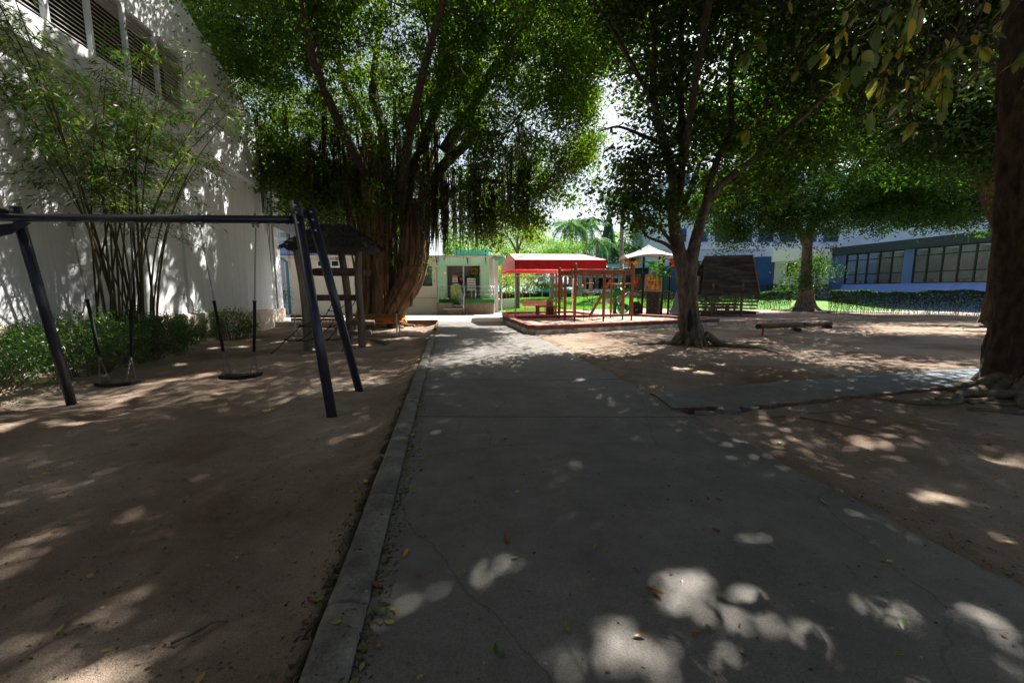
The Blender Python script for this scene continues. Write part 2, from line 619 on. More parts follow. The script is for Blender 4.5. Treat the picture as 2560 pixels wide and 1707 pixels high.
M_mulch = mat('reddish_grit', (0.36, 0.25, 0.22), .95, .3, 3.2, .7, fine=.6, dist=.04)
M_brick = mat('red_brick', (0.20, 0.066, 0.05), .85, .35, 12, .3, col2=(.30, .13, .10), fine=.4, per_object=.28)
M_cap = mat('brick_cap_paint', (0.24, 0.085, 0.07), .7, .25, 7, .2, fine=.3)
M_mould = mat('mouldy_whitewash', (0.30, 0.29, 0.26), .9, .6, 3.5, .25, col2=(.74, .72, .68), fine=.5)
M_mint = mat('mint_render', (0.50, 0.86, 0.62), .8, .05, 1.4, .05, fine=.15)
M_cream = mat('cream_render', (0.70, 0.63, 0.53), .8, .07, 1.5, .06, fine=.2)
M_alu = mat('pale_aluminium', (0.62, 0.70, 0.64), .4, .1, 10, .03, metal=.2)
M_turf = mat('green_turf_mat', (0.03, 0.17, 0.035), .95, .3, 40, .6, dist=.02)
M_conc_t = mat('terrace_concrete', (0.20, 0.165, 0.13), .9, .3, 3, .25, fine=.4)
M_red = mat('red_canopy_cloth', (0.50, 0.018, 0.018), .75, .16, 5, .08)
M_white_pole = mat('chipped_white_paint', (0.62, 0.6, 0.57), .55, .1, 11, .12, col2=(.8, .78, .74))
M_post = mat('varnished_post', (0.21, 0.075, 0.028), .5, .3, 8, .2, stretch=(1, 1, .12), col2=(.32, .13, .05), fine=.4)
M_rope = mat('blue_black_rope', (0.03, 0.045, 0.07), .9, .4, 30, .4)
M_bench = mat('orange_plank', (0.36, 0.14, 0.04), .55, .25, 6, .15, stretch=(.15, 1, 1), fine=.4, per_object=.15)
M_pinkb = mat('faded_pink_slat', (0.50, 0.16, 0.20), .6, .2, 6, .1, per_object=.12)
M_dwood = mat('weathered_dark_wood', (0.055, 0.038, 0.028), .9, .5, 7, .5, stretch=(.15, 1, 1), col2=(.12, .095, .075), fine=.5, per_object=.3)
M_shing = mat('old_shingle', (0.035, 0.024, 0.02), .9, .5, 6, .5, stretch=(.25, 1, 1), col2=(.10, .082, .07), fine=.55, per_object=.4)
M_lwood = mat('grey_brown_rail', (0.16, 0.11, 0.075), .85, .4, 7, .35, stretch=(.15, 1, 1), fine=.4, per_object=.2)
M_log = mat('weathered_log', (0.15, 0.12, 0.10), .9, .4, 8, .5, stretch=(1, 1, .12), col2=(.26, .22, .18), fine=.45)
M_thatch = mat('old_thatch', (0.028, 0.022, 0.019), .95, .5, 14, .8, col2=(.06, .05, .042), fine=.5, dist=.04)
M_green_pl = mat('green_plastic', (0.012, 0.26, 0.05), .35, .08, 4, .02, spec=.5)
M_dgreen = mat('dark_green_paint', (0.012, 0.09, 0.06), .4, .1, 6, .03)
M_black_post = mat('black_post', (0.014, 0.014, 0.013), .4, .2, 8, .03)
M_tan = mat('tan_plastic', (0.33, 0.26, 0.22), .45, .1, 6, .03)
M_yel = mat('amber_plastic', (0.72, 0.34, 0.02), .4, .08, 6, .02)
M_orange = mat('orange_plastic', (0.80, 0.16, 0.015), .38, .07, 4, .02)
M_yellow = mat('yellow_plastic', (0.85, 0.46, 0.02), .38, .07, 4, .02)
M_gslide = mat('grey_slide', (0.30, 0.32, 0.38), .35, .08, 4, .02)
M_brown_pl = mat('brown_panel', (0.055, 0.035, 0.03), .6, .15, 8, .05)
M_sail = mat('pale_tent_cloth', (0.36, 0.355, 0.39), .8, .08, 3, .08)
M_ink = mat('black_print', (0.012, 0.012, 0.012), .5, .1, 10, 0)
M_navy = mat('navy_render', (0.016, 0.065, 0.25), .7, .1, 1.5, .05, fine=.15)
M_bluegrey = mat('slate_blue_render', (0.10, 0.15, 0.40), .7, .08, 1.5, .05, fine=.15)
M_fascia = mat('charcoal_fascia', (0.035, 0.045, 0.065), .7, .12, 1.5, .05)
M_sill = mat('bright_blue_sill', (0.16, 0.26, 0.70), .6, .07, 2, .03)
M_white = mat('white_cladding', (0.80, 0.82, 0.85), .7, .04, 1.5, .03)
M_paleblue = mat('pale_blue_cladding', (0.60, 0.72, 0.86), .6, .08, .7, .03)
M_frame = mat('black_window_frame', (0.014, 0.016, 0.02), .4, .1, 8, .02)
M_glass = glass_mat('window_glass', (0.02, 0.035, 0.04))
M_mirror = glass_mat('reflecting_glass', (0.02, 0.03, 0.035), .01, .20)
M_room = mat('room_interior', (0.58, 0.50, 0.40), .8, .25, .8, .05)
M_table = mat('pale_furniture', (0.55, 0.30, 0.12), .5, .15, 6, .03)
M_kerb = mat('worn_concrete_kerb', (0.15, 0.145, 0.135), .9, .4, 5, .4, col2=(.25, .24, .22), fine=.6, dist=.015)
M_rootedge = mat('rust_brown_edge', (0.15, 0.085, 0.055), .9, .45, 6, .5, fine=.5)
M_teal = mat('teal_roof_sheet', (0.13, 0.45, 0.47), .5, .12, 4, .05)
M_greenaw = mat('green_awning', (0.06, 0.36, 0.25), .6, .12, 4, .05)
M_bluepipe = mat('blue_pipe', (0.02, 0.20, 0.30), .4, .1, 8, .02)
M_gaz = mat('slate_blue_roof', (0.16, 0.20, 0.32), .5, .12, 5, .05)
M_terra = mat('terracotta', (0.52, 0.19, 0.06), .75, .15, 8, .1)
M_yelpaint = mat('yellow_ochre_paint', (0.5, 0.25, 0.02), .5, .15, 8, .03)
M_palmtrunk = mat('palm_trunk', (0.20, 0.16, 0.135), .9, .4, 6, .5, stretch=(.6, .6, 2.2), col2=(.36, .31, .27), fine=.4)
M_palmbase = mat('palm_crownshaft', (0.16, 0.28, 0.07), .5, .2, 4, .05)

L_ban = leaf_mat('banyan_leaf', [(.009, .022, .003), (.015, .036, .004), (.025, .052, .006), (.048, .076, .008)], .40, tcol=(8.0, 7.4, 1.5), gloss=.03)
L_ctr = leaf_mat('broad_leaf', [(.007, .019, .004), (.011, .030, .004), (.018, .046, .006), (.035, .062, .007)], .36, tcol=(7.6, 7.0, 1.5), gloss=.03)
L_over = leaf_mat('canopy_leaf', [(.010, .022, .006), (.018, .036, .009), (.028, .050, .011)], .16, tcol=(4.0, 3.6, 1.4))
L_r2 = leaf_mat('shade_leaf', [(.006, .022, .004), (.010, .036, .005), (.017, .052, .006), (.032, .066, .008)], .32, tcol=(5.6, 5.4, 1.3), gloss=.03)
L_bam = leaf_mat('bamboo_leaf', [(.020, .060, .010), (.035, .092, .012), (.065, .13, .016), (.13, .16, .02)], .45, tcol=(3.0, 3.0, .9))
L_shrub = leaf_mat('shrub_leaf', [(.011, .040, .006), (.020, .070, .008), (.050, .118, .012)], .36, gloss=.08, rough=.35)
L_hedge = leaf_mat('hedge_leaf', [(.007, .024, .005), (.011, .038, .006), (.02, .058, .008)], .35)
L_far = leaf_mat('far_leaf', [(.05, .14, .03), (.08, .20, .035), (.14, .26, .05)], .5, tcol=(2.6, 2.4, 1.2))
L_lime = leaf_mat('lime_leaf', [(.10, .20, .02), (.17, .28, .03), (.26, .34, .04)], .5, tcol=(2.2, 2.0, 1.0))
L_palm = leaf_mat('palm_leaflet', [(.03, .10, .045), (.05, .15, .06), (.10, .20, .07)], .4, tcol=(2.2, 2.2, 1.2))
L_con = leaf_mat('conifer_leaf', [(.02, .075, .05), (.03, .10, .06), (.045, .13, .075)], .3)
L_grass = leaf_mat('grass_blade', [(.06, .20, .02), (.09, .27, .025), (.14, .33, .04)], .4, tcol=(2.2, 2.1, 1.1))


def plain_leaf(name, col, trans=.35):
    return leaf_mat(name, [tuple(c * .85 for c in col), tuple(min(1, c * 1.15) for c in col)], trans, tcol=(2.0, 1.9, 1.2), gloss=.08)


F_yellow = plain_leaf('fallen_yellow', (.42, .30, .015))
F_lime = plain_leaf('fallen_lime', (.24, .27, .02))
F_green = plain_leaf('fallen_green', (.07, .14, .02))
F_pale = plain_leaf('fallen_pale', (.22, .30, .12))
F_brown = plain_leaf('fallen_brown', (.20, .085, .02))
F_olive = plain_leaf('hanging_olive', (.13, .17, .018), .5)
F_gold = plain_leaf('hanging_gold', (.25, .22, .018), .5)
F_hgreen = plain_leaf('hanging_green', (.06, .12, .02), .5)


def sand_material():
    m, nt, n, l, p = nodes_of('trodden_sand')
    tc = n.new('ShaderNodeTexCoord')
    big = n.new('ShaderNodeTexNoise')
    big.inputs['Scale'].default_value = .55
    big.inputs['Detail'].default_value = 7
    big.inputs['Roughness'].default_value = .6
    l.new(tc.outputs['Object'], big.inputs['Vector'])
    cr = n.new('ShaderNodeValToRGB')
    cr.color_ramp.elements[0].position = .34
    cr.color_ramp.elements[1].position = .62
    cr.color_ramp.elements[0].color = (.175, .115, .084, 1)
    cr.color_ramp.elements[1].color = (.335, .27, .22, 1)
    l.new(big.outputs['Fac'], cr.inputs['Fac'])
    gr = n.new('ShaderNodeTexNoise')
    gr.inputs['Scale'].default_value = 170
    gr.inputs['Detail'].default_value = 3
    l.new(tc.outputs['Object'], gr.inputs['Vector'])
    ov = n.new('ShaderNodeMix')
    ov.data_type = 'RGBA'
    ov.blend_type = 'OVERLAY'
    ov.inputs['Factor'].default_value = .75
    l.new(cr.outputs[0], ov.inputs[6])
    l.new(gr.outputs['Fac'], ov.inputs[7])
    # dark crumbs: bark and leaf bits
    vo = n.new('ShaderNodeTexVoronoi')
    vo.inputs['Scale'].default_value = 7.5
    l.new(tc.outputs['Object'], vo.inputs['Vector'])
    wob = n.new('ShaderNodeTexNoise')
    wob.inputs['Scale'].default_value = 28
    l.new(tc.outputs['Object'], wob.inputs['Vector'])
    ad = n.new('ShaderNodeMath')
    ad.operation = 'MULTIPLY_ADD'
    l.new(wob.outputs['Fac'], ad.inputs[0])
    ad.inputs[1].default_value = .22
    l.new(vo.outputs['Distance'], ad.inputs[2])
    th = n.new('ShaderNodeMapRange')
    th.inputs['From Min'].default_value = .15
    th.inputs['From Max'].default_value = .19
    th.inputs['To Min'].default_value = .35
    th.inputs['To Max'].default_value = 1
    l.new(ad.outputs[0], th.inputs['Value'])
    mu = n.new('ShaderNodeMix')
    mu.data_type = 'RGBA'
    mu.blend_type = 'MULTIPLY'
    mu.inputs['Factor'].default_value = .8
    l.new(ov.outputs[2], mu.inputs[6])
    l.new(th.outputs[0], mu.inputs[7])
    l.new(mu.outputs[2], p.inputs['Base Color'])
    p.inputs['Roughness'].default_value = .95
    p.inputs['Specular IOR Level'].default_value = .15
    mid = n.new('ShaderNodeTexNoise')
    mid.inputs['Scale'].default_value = 9
    mid.inputs['Detail'].default_value = 8
    mid.inputs['Roughness'].default_value = .7
    mid.inputs['Distortion'].default_value = .6
    l.new(tc.outputs['Object'], mid.inputs['Vector'])
    b1 = n.new('ShaderNodeBump')
    b1.inputs['Strength'].default_value = .9
    b1.inputs['Distance'].default_value = .04
    l.new(mid.outputs['Fac'], b1.inputs['Height'])
    b2 = n.new('ShaderNodeBump')
    b2.inputs['Strength'].default_value = .55
    b2.inputs['Distance'].default_value = .006
    l.new(gr.outputs['Fac'], b2.inputs['Height'])
    l.new(b1.outputs[0], b2.inputs['Normal'])
    l.new(b2.outputs[0], p.inputs['Normal'])
    return m


def concrete_material(name, c1, c2, blue=False):
    m, nt, n, l, p = nodes_of(name)
    tc = n.new('ShaderNodeTexCoord')
    big = n.new('ShaderNodeTexNoise')
    big.inputs['Scale'].default_value = .9
    big.inputs['Detail'].default_value = 9
    big.inputs['Roughness'].default_value = .66
    l.new(tc.outputs['Object'], big.inputs['Vector'])
    cr = n.new('ShaderNodeValToRGB')
    cr.color_ramp.elements[0].position = .3
    cr.color_ramp.elements[1].position = .72
    cr.color_ramp.elements[0].color = (*c1, 1)
    cr.color_ramp.elements[1].color = (*c2, 1)
    l.new(big.outputs['Fac'], cr.inputs['Fac'])
    col = cr.outputs[0]
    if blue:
        # patchy blue blended into the slab colour towards its far end
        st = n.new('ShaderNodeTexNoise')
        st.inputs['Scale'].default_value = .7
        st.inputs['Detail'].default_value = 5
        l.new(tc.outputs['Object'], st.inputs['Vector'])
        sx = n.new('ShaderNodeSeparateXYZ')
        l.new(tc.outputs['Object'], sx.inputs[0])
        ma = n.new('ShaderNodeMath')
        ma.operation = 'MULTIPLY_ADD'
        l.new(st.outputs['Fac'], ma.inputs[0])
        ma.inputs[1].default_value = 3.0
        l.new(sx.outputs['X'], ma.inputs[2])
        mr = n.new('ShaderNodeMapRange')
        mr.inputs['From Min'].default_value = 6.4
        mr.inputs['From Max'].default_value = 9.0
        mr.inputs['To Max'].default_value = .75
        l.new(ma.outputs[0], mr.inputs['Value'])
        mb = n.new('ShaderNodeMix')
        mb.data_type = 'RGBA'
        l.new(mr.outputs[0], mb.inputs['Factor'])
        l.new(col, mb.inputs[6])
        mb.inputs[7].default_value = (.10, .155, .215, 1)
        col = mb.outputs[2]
    gr = n.new('ShaderNodeTexNoise')
    gr.inputs['Scale'].default_value = 120
    gr.inputs['Detail'].default_value = 3
    l.new(tc.outputs['Object'], gr.inputs['Vector'])
    ov = n.new('ShaderNodeMix')
    ov.data_type = 'RGBA'
    ov.blend_type = 'OVERLAY'
    ov.inputs['Factor'].default_value = .55
    l.new(col, ov.inputs[6])
    l.new(gr.outputs['Fac'], ov.inputs[7])
    # pits in the surface
    vo = n.new('ShaderNodeTexVoronoi')
    vo.inputs['Scale'].default_value = 9
    vo.inputs['Randomness'].default_value = 1
    l.new(tc.outputs['Object'], vo.inputs['Vector'])
    th = n.new('ShaderNodeMapRange')
    th.inputs['From Min'].default_value = .05
    th.inputs['From Max'].default_value = .09
    th.inputs['To Min'].default_value = .4
    l.new(vo.outputs['Distance'], th.inputs['Value'])
    mu = n.new('ShaderNodeMix')
    mu.data_type = 'RGBA'
    mu.blend_type = 'MULTIPLY'
    mu.inputs['Factor'].default_value = .7
    l.new(ov.outputs[2], mu.inputs[6])
    l.new(th.outputs[0], mu.inputs[7])
    # hairline cracks, where the slab has settled
    wv = n.new('ShaderNodeTexNoise')
    wv.inputs['Scale'].default_value = 1.6
    wv.inputs['Detail'].default_value = 6
    l.new(tc.outputs['Object'], wv.inputs['Vector'])
    wa = n.new('ShaderNodeMix')
    wa.data_type = 'RGBA'
    wa.inputs['Factor'].default_value = .28
    l.new(tc.outputs['Object'], wa.inputs[6])
    l.new(wv.outputs['Color'], wa.inputs[7])
    ck = n.new('ShaderNodeTexVoronoi')
    ck.feature = 'DISTANCE_TO_EDGE'
    ck.inputs['Scale'].default_value = .62
    l.new(wa.outputs[2], ck.inputs['Vector'])
    cm = n.new('ShaderNodeMapRange')
    cm.inputs['From Min'].default_value = .0
    cm.inputs['From Max'].default_value = .0045
    cm.inputs['To Min'].default_value = .35
    l.new(ck.outputs['Distance'], cm.inputs['Value'])
    mc = n.new('ShaderNodeMix')
    mc.data_type = 'RGBA'
    mc.blend_type = 'MULTIPLY'
    l.new(big.outputs['Fac'], mc.inputs['Factor'])
    l.new(mu.outputs[2], mc.inputs[6])
    l.new(cm.outputs[0], mc.inputs[7])
    # pale scuffs and dark stains
    st2 = n.new('ShaderNodeTexNoise')
    st2.inputs['Scale'].default_value = 3.1
    st2.inputs['Detail'].default_value = 8
    st2.inputs['Roughness'].default_value = .72
    l.new(tc.outputs['Object'], st2.inputs['Vector'])
    so = n.new('ShaderNodeMix')
    so.data_type = 'RGBA'
    so.blend_type = 'OVERLAY'
    so.inputs['Factor'].default_value = .55
    l.new(mc.outputs[2], so.inputs[6])
    l.new(st2.outputs['Fac'], so.inputs[7])
    l.new(so.outputs[2], p.inputs['Base Color'])
    p.inputs['Roughness'].default_value = .72
    p.inputs['Specular IOR Level'].default_value = .38
    b = n.new('ShaderNodeBump')
    b.inputs['Strength'].default_value = .55
    b.inputs['Distance'].default_value = .006
    l.new(gr.outputs['Fac'], b.inputs['Height'])
    b2 = n.new('ShaderNodeBump')
    b2.inputs['Strength'].default_value = .35
    b2.inputs['Distance'].default_value = .03
    l.new(big.outputs['Fac'], b2.inputs['Height'])
    l.new(b.outputs[0], b2.inputs['Normal'])
    l.new(b2.outputs[0], p.inputs['Normal'])
    return m


M_sand = sand_material()
M_path = concrete_material('grey_concrete', (.124, .117, .111), (.196, .187, .178))
M_plaza = concrete_material('pale_concrete', (.34, .33, .31), (.48, .47, .44))
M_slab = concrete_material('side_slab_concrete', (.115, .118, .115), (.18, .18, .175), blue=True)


# ------------------------------------------------------------------ ground
def xl(y):
    return -0.63 - 0.1634 * (y - 1.36)      # inner kerb line = left edge of the path


def xr(y):
    return 2.92 - 0.16 * y                  # right edge of the path


def xw(y):
    return (-8.4 - 0.1525 * y) / 0.9883     # face of the white wall


def slab_near(x):
    return np.interp(x, [2.1, 2.8, 4.6, 7.35, 14, 18], [4.75, 4.82, 5.43, 6.12, 8.0, 9.1])


def slab_far(x):
    return np.interp(x, [1.9, 4.39, 7.55, 9.21, 14, 18], [5.75, 6.51, 7.35, 7.6, 9.0, 10.1])


def gz(x, y):
    x = np.asarray(x, float)
    y = np.asarray(y, float)
    dl = (-0.63 - 0.1634 * (y - 1.36)) - 0.2 - x
    dr = x - (2.92 - 0.16 * y)
    dw = x - (-8.4 - 0.1525 * y) / 0.9883
    rough = fbm(x, y, .55, 4, 3) * .055 + fbm(x, y, 2.6, 4, 9) * .058
    tracks = np.abs(fbm(x + .5 * y, y - .3 * x, 1.1, 3, 21)) * -.030 + np.abs(fbm(x, y, 6.5, 3, 33)) * -.036
    near = sstep(y, 45, 18)
    # left
    left = -.085 * sstep(dl, 0, .35) - .05 * sstep(dl, 1, 5) - .16 * sstep(y, 11.5, 16) + (rough + tracks) * sstep(dl, 0, .25)
    for (a, b) in ((-5.5, 5.45), (-3.8, 5.5)):
        left = left - .07 * np.exp(-(((x - a) / .55) ** 2 + ((y - b) / .8) ** 2))
    left = left - .10 * np.exp(-(((x + 6.9) / 1.0) ** 2 + ((y - 6.0) / 1.0) ** 2))
    left = left + .14 * sstep(dw, 2.3, .9) * sstep(y, 14, 11)
    left = left - .3 * sstep(y, 19.5, 20.2)
    # right
    right = -.055 + .075 * sstep(dr + .35 * fbm(x, y, 1.3, 3, 5), -.12, .3) + (rough + tracks) * .75 * sstep(dr, -.1, .4)
    inslab = (x > 1.6) * sstep(y - slab_near(x), -.1, .12) * sstep(slab_far(x) - y, -.02, .12)
    right = right * (1 - inslab) - .06 * inslab
    fr = sstep(slab_near(x) - y, -.05, .25) * (x > 1.9) * sstep(dr, -.1, .4)
    right = right - .045 * fr
    z = np.where(dr > -.15, right, np.where(dl > 0, left, -.12))
    z = np.where((dr <= -.15) & (dl <= 0), -.12, z)
    mid = .5 * (dl + dr)
    z = z * near + (-.02) * (1 - near)
    pl = (y > 19.4) & (x < .3) & (x > -16)
    z = np.where(pl, np.minimum(z, -.25), z)
    z = np.where((y > 24) & (x >= .3) & (x < 26), -.05, z)
    return z


def gzf(x, y):
    return float(gz(np.array([x]), np.array([y]))[0])


def grid_axis(segs):
    out = []
    for a, b, st in segs:
        n = max(1, int(round((b - a) / st)))
        out += list(a + (b - a) * np.arange(n) / n)
    out.append(segs[-1][1])
    return np.array(out)


gx = grid_axis([(-420, -60, 60), (-60, -16, 2), (-16, -10, .25), (-10, 8, .055), (8, 14, .12), (14, 26, .35), (26, 60, 3), (60, 420, 60)])
gy = grid_axis([(-420, -40, 60), (-40, -6, 2), (-6, 0, .3), (0, 9, .05), (9, 16, .1), (16, 24, .3), (24, 60, 2), (60, 420, 60)])
X_, Y_ = np.meshgrid(gx, gy)
Z_ = gz(X_.ravel(), Y_.ravel())
gv = np.stack([X_.ravel(), Y_.ravel(), Z_], 1)
nx, ny = len(gx), len(gy)
ii = (np.arange(ny - 1)[:, None] * nx + np.arange(nx - 1)[None, :]).ravel()
gq = np.stack([ii, ii + 1, ii + nx + 1, ii + nx], 1)
ground = link('ground', fast_mesh('ground', gv, gq, M_sand, True), kind='structure')


def sheet(name, fx0, fx1, ys, nxs, zf, m, thick=.1, kind='structure'):
    """a slab between two edge curves with a slightly uneven top and side skirts"""
    vs = []
    for y in ys:
        a, b = fx0(y), fx1(y)
        for k in range(nxs + 1):
            x = a + (b - a) * k / nxs
            vs.append((x, y, zf(x, y)))
    n1 = nxs + 1
    fs = []
    for j in range(len(ys) - 1):
        for k in range(nxs):
            fs.append((j * n1 + k, j * n1 + k + 1, (j + 1) * n1 + k + 1, (j + 1) * n1 + k))
    o = len(vs)
    loop = [k for k in range(n1)] + [j * n1 + nxs for j in range(1, len(ys))] + [(len(ys) - 1) * n1 + k for k in range(nxs - 1, -1, -1)] + [j * n1 for j in range(len(ys) - 2, 0, -1)]
    low = []
    for i in loop:
        low.append((vs[i][0], vs[i][1], vs[i][2] - thick))
    vs += low
    for a in range(len(loop)):
        b = (a + 1) % len(loop)
        fs.append((loop[a], o + a, o + b, loop[b]))
    mb = MB()
    mb.add(vs, fs, False)
    return mb.build(name, m, kind=kind)


ragged = lambda y, s: .018 * math.sin(y * 7.1 + s) + .012 * math.sin(y * 17.3 + s * 2)
# the path in four pours, with open joints between them
joints = [(-5.0, 1.1), (1.114, 4.612), (4.632, 6.61), (6.632, 9.3), (9.322, 12.39), (12.412, 19.35)]
zpath = lambda x, y: .006 * math.sin(x * 1.3 + y * .7) + .004 * math.sin(y * 2.1)
for i, (a, b) in enumerate(joints):
    n_ = max(6, int((b - a) / .18))
    sheet('path' if i == 0 else 'path.%03d' % i, lambda y: xl(y) + .004, lambda y: xr(y) + ragged(y, 1.0), [a + (b - a) * k / n_ for k in range(n_ + 1)], 10, zpath, M_path, .14)
# kerb: rounded worn concrete lip
breaks = (.2, 1.72, 2.75, 3.9, 5.3, 7.4, 9.6, 11.8)
ky = sorted([-5 + k * .22 for k in range(int(18.2 / .22) + 1)] + [b + d for b in breaks for d in (-.016, 0, .016)])
kb = MB()
prof = [(-.205, -.34), (-.20, -.02), (-.185, .022), (-.14, .04), (-.06, .042), (-.012, .03), (.0, .002), (.0, -.2)]
kvs, kfs = [], []
for j, y in enumerate(ky):
    w = .012 * math.sin(y * 5) + random.uniform(-.006, .006)
    dz = random.uniform(-.006, .006)
    if any(abs(y - b) < .008 for b in breaks):
        dz -= .055
    for (a, c) in prof:
        kvs.append((xl(y) + a * (1 + w), y, c + dz * (c > 0)))
for j in range(len(ky) - 1):
    for k in range(len(prof) - 1):
        kfs.append((j * 8 + k, j * 8 + k + 1, (j + 1) * 8 + k + 1, (j + 1) * 8 + k))
kb.add(kvs, kfs, True)
kb.build('kerb', M_kerb, kind='structure')
# far forecourt in front of the terrace
fc = MB()
fc.prism([(-.2, 19.356), (-.42, 22.6), (-.1, 24.2), (-.5, 29.5), (-4.5, 29.5), (-14.6, 26.1), (-14.6, 18.8), (-5.6, 19.75), (-3.75, 20.15), (-3.58, 19.356)], -.3, .002)
fc.build('forecourt', M_plaza, kind='structure')
eb = MB()
eb.beam((-3.74, 20.10, -.12), (-7.4, 19.52, -.12), .09, .30)
eb.beam((-3.72, 20.06, -.12), (-3.14, 16.1, -.14), .07, .27)
eb.build('forecourt_edge', M_rootedge, bevel=.015, kind='structure')
mg = MB()
mg.prism([(-11.0, 25.55), (-4.8, 25.55), (-4.8, 25.95), (-11.0, 25.95)], .002, .03)
mg.build('painted_kerb_strip', mat('green_floor_paint', (.10, .34, .20), .7, .2, 4, .1), kind='structure')
# side slab, raised a few centimetres, with a broken near edge
sv, sf = [], []
xs = list(np.arange(2.05, 17.9, .16))
for i, x in enumerate(xs):
    n0 = float(slab_near(x))
    jag = (.10 * abs(math.sin(x * 9)) + .07 * abs(math.sin(x * 23)) if x < 3.3 else .02 * math.sin(x * 11) + .012 * math.sin(x * 29))
    y0, y1 = n0 + jag, float(slab_far(x)) + .03 * math.sin(x * 3)
    if i == 0:
        y0 = 4.9
    zt = .034 + .006 * math.sin(x) - (.02 if x < 3.1 else 0) * random.random()
    for k in range(5):
        y = y0 + (y1 - y0) * k / 4
        sv.append((x, y, zt - (.035 if k == 4 else 0)))
    sv.append((x, y0 + .02, -.16))
    sv.append((x, y1, -.16))
for i in range(len(xs) - 1):
    a, b = i * 7, (i + 1) * 7
    for k in range(4):
        sf.append((a + k, b + k, b + k + 1, a + k + 1))
    sf.append((a + 5, b + 5, b, a))
    sf.append((a + 4, b + 4, b + 6, a + 6))
sf.append((0, 1, 2, 3, 4, 6, 5))
sb_ = MB()
sb_.add(sv, sf)
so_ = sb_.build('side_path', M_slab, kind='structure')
so_.data.materials.append(M_rootedge)
for i_, pl_ in enumerate(so_.data.polygons):
    if i_ % 6 == 4 and i_ < 6 * (len(xs) - 1):
        pl_.material_index = 1
for i, (x, y, s, a) in enumerate([(2.36, 4.72, .22, .3), (2.72, 4.86, .30, -.1), (2.2, 4.95, .16, .9), (3.05, 4.95, .2, .4)]):
    q = MB()
    poly = [(x + s * math.cos(a + t) * random.uniform(.5, .8), y + s * .5 * math.sin(a + t) * random.uniform(.6, .9)) for t in (0, 1.1, 2.0, 3.1, 4.2, 5.3)]
    q.prism(poly, -.10, .03)
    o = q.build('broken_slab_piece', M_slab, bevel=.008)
    tag(o, ['wedge of broken concrete at the corner where the side slab meets the path', 'largest broken concrete chunk along the cracked slab corner',
            'small broken concrete chip against the path edge', 'broken concrete piece nearest the rust brown slab edge'][i], 'concrete chunk', 'broken pieces of the side slab')

# ------------------------------------------------------------------ sand pits and play ground
A_, B_, C_, D_ = (.79, 13.66), (8.85, 17.15), (-.22, 18.5), (6.3, 20.6)
C2_ = (.25, 18.72)
P3, P4, P5 = (-.43, 22.6), (3.56, 23.55), (4.38, 20.3)


def poly_sheet(name, poly, z, m, kind='structure', amp=.03, res=.22):
    """uneven sheet filling a polygon: grid clipped by point test, rim kept exact by a fan skirt"""
    xs_ = [p[0] for p in poly]
    ys_ = [p[1] for p in poly]
    gx_ = np.arange(min(xs_), max(xs_) + res, res)
    gy_ = np.arange(min(ys_), max(ys_) + res, res)
    XX, YY = np.meshgrid(gx_, gy_)
    x, y = XX.ravel(), YY.ravel()
    ins = np.zeros(len(x), bool)
    n = len(poly)
    for i in range(n):
        x1, y1 = poly[i]
        x2, y2 = poly[(i + 1) % n]
        c = ((y1 > y) != (y2 > y)) & (x < (x2 - x1) * (y - y1) / (y2 - y1 + 1e-12) + x1)
        ins ^= c
    zz = z + amp * (fbm(x, y, .9, 3, 41) + .6 * fbm(x, y, 4.5, 2, 43))
    v = np.stack([x, y, zz], 1)
    nx_ = len(gx_)
    i0 = (np.arange(len(gy_) - 1)[:, None] * nx_ + np.arange(nx_ - 1)[None, :]).ravel()
    q = np.stack([i0, i0 + 1, i0 + nx_ + 1, i0 + nx_], 1)
    keep = ins[q].any(1)
    return link(name, fast_mesh(name, v, q[keep], m, True), kind=kind)


poly_sheet('sand_bed', [(.95, 13.9), (8.5, 17.15), (6.2, 20.4), (.3, 18.5), (-.05, 18.3)], .19, M_sand_pit, amp=.05)
poly_sheet('sand_bed.001', [(-.05, 18.9), (-.25, 22.4), (3.4, 23.3), (4.2, 20.45)], .19, M_sand_pit, amp=.05)
poly_sheet('play_surface', [(8.9, 17.3), (9.3, 18.0), (19.4, 21.7), (18.5, 28.6), (11.0, 31.5), (2.5, 28.8), (3.7, 23.6), (4.5, 20.7), (6.3, 20.75)], .10, M_mulch, amp=.05, res=.3)


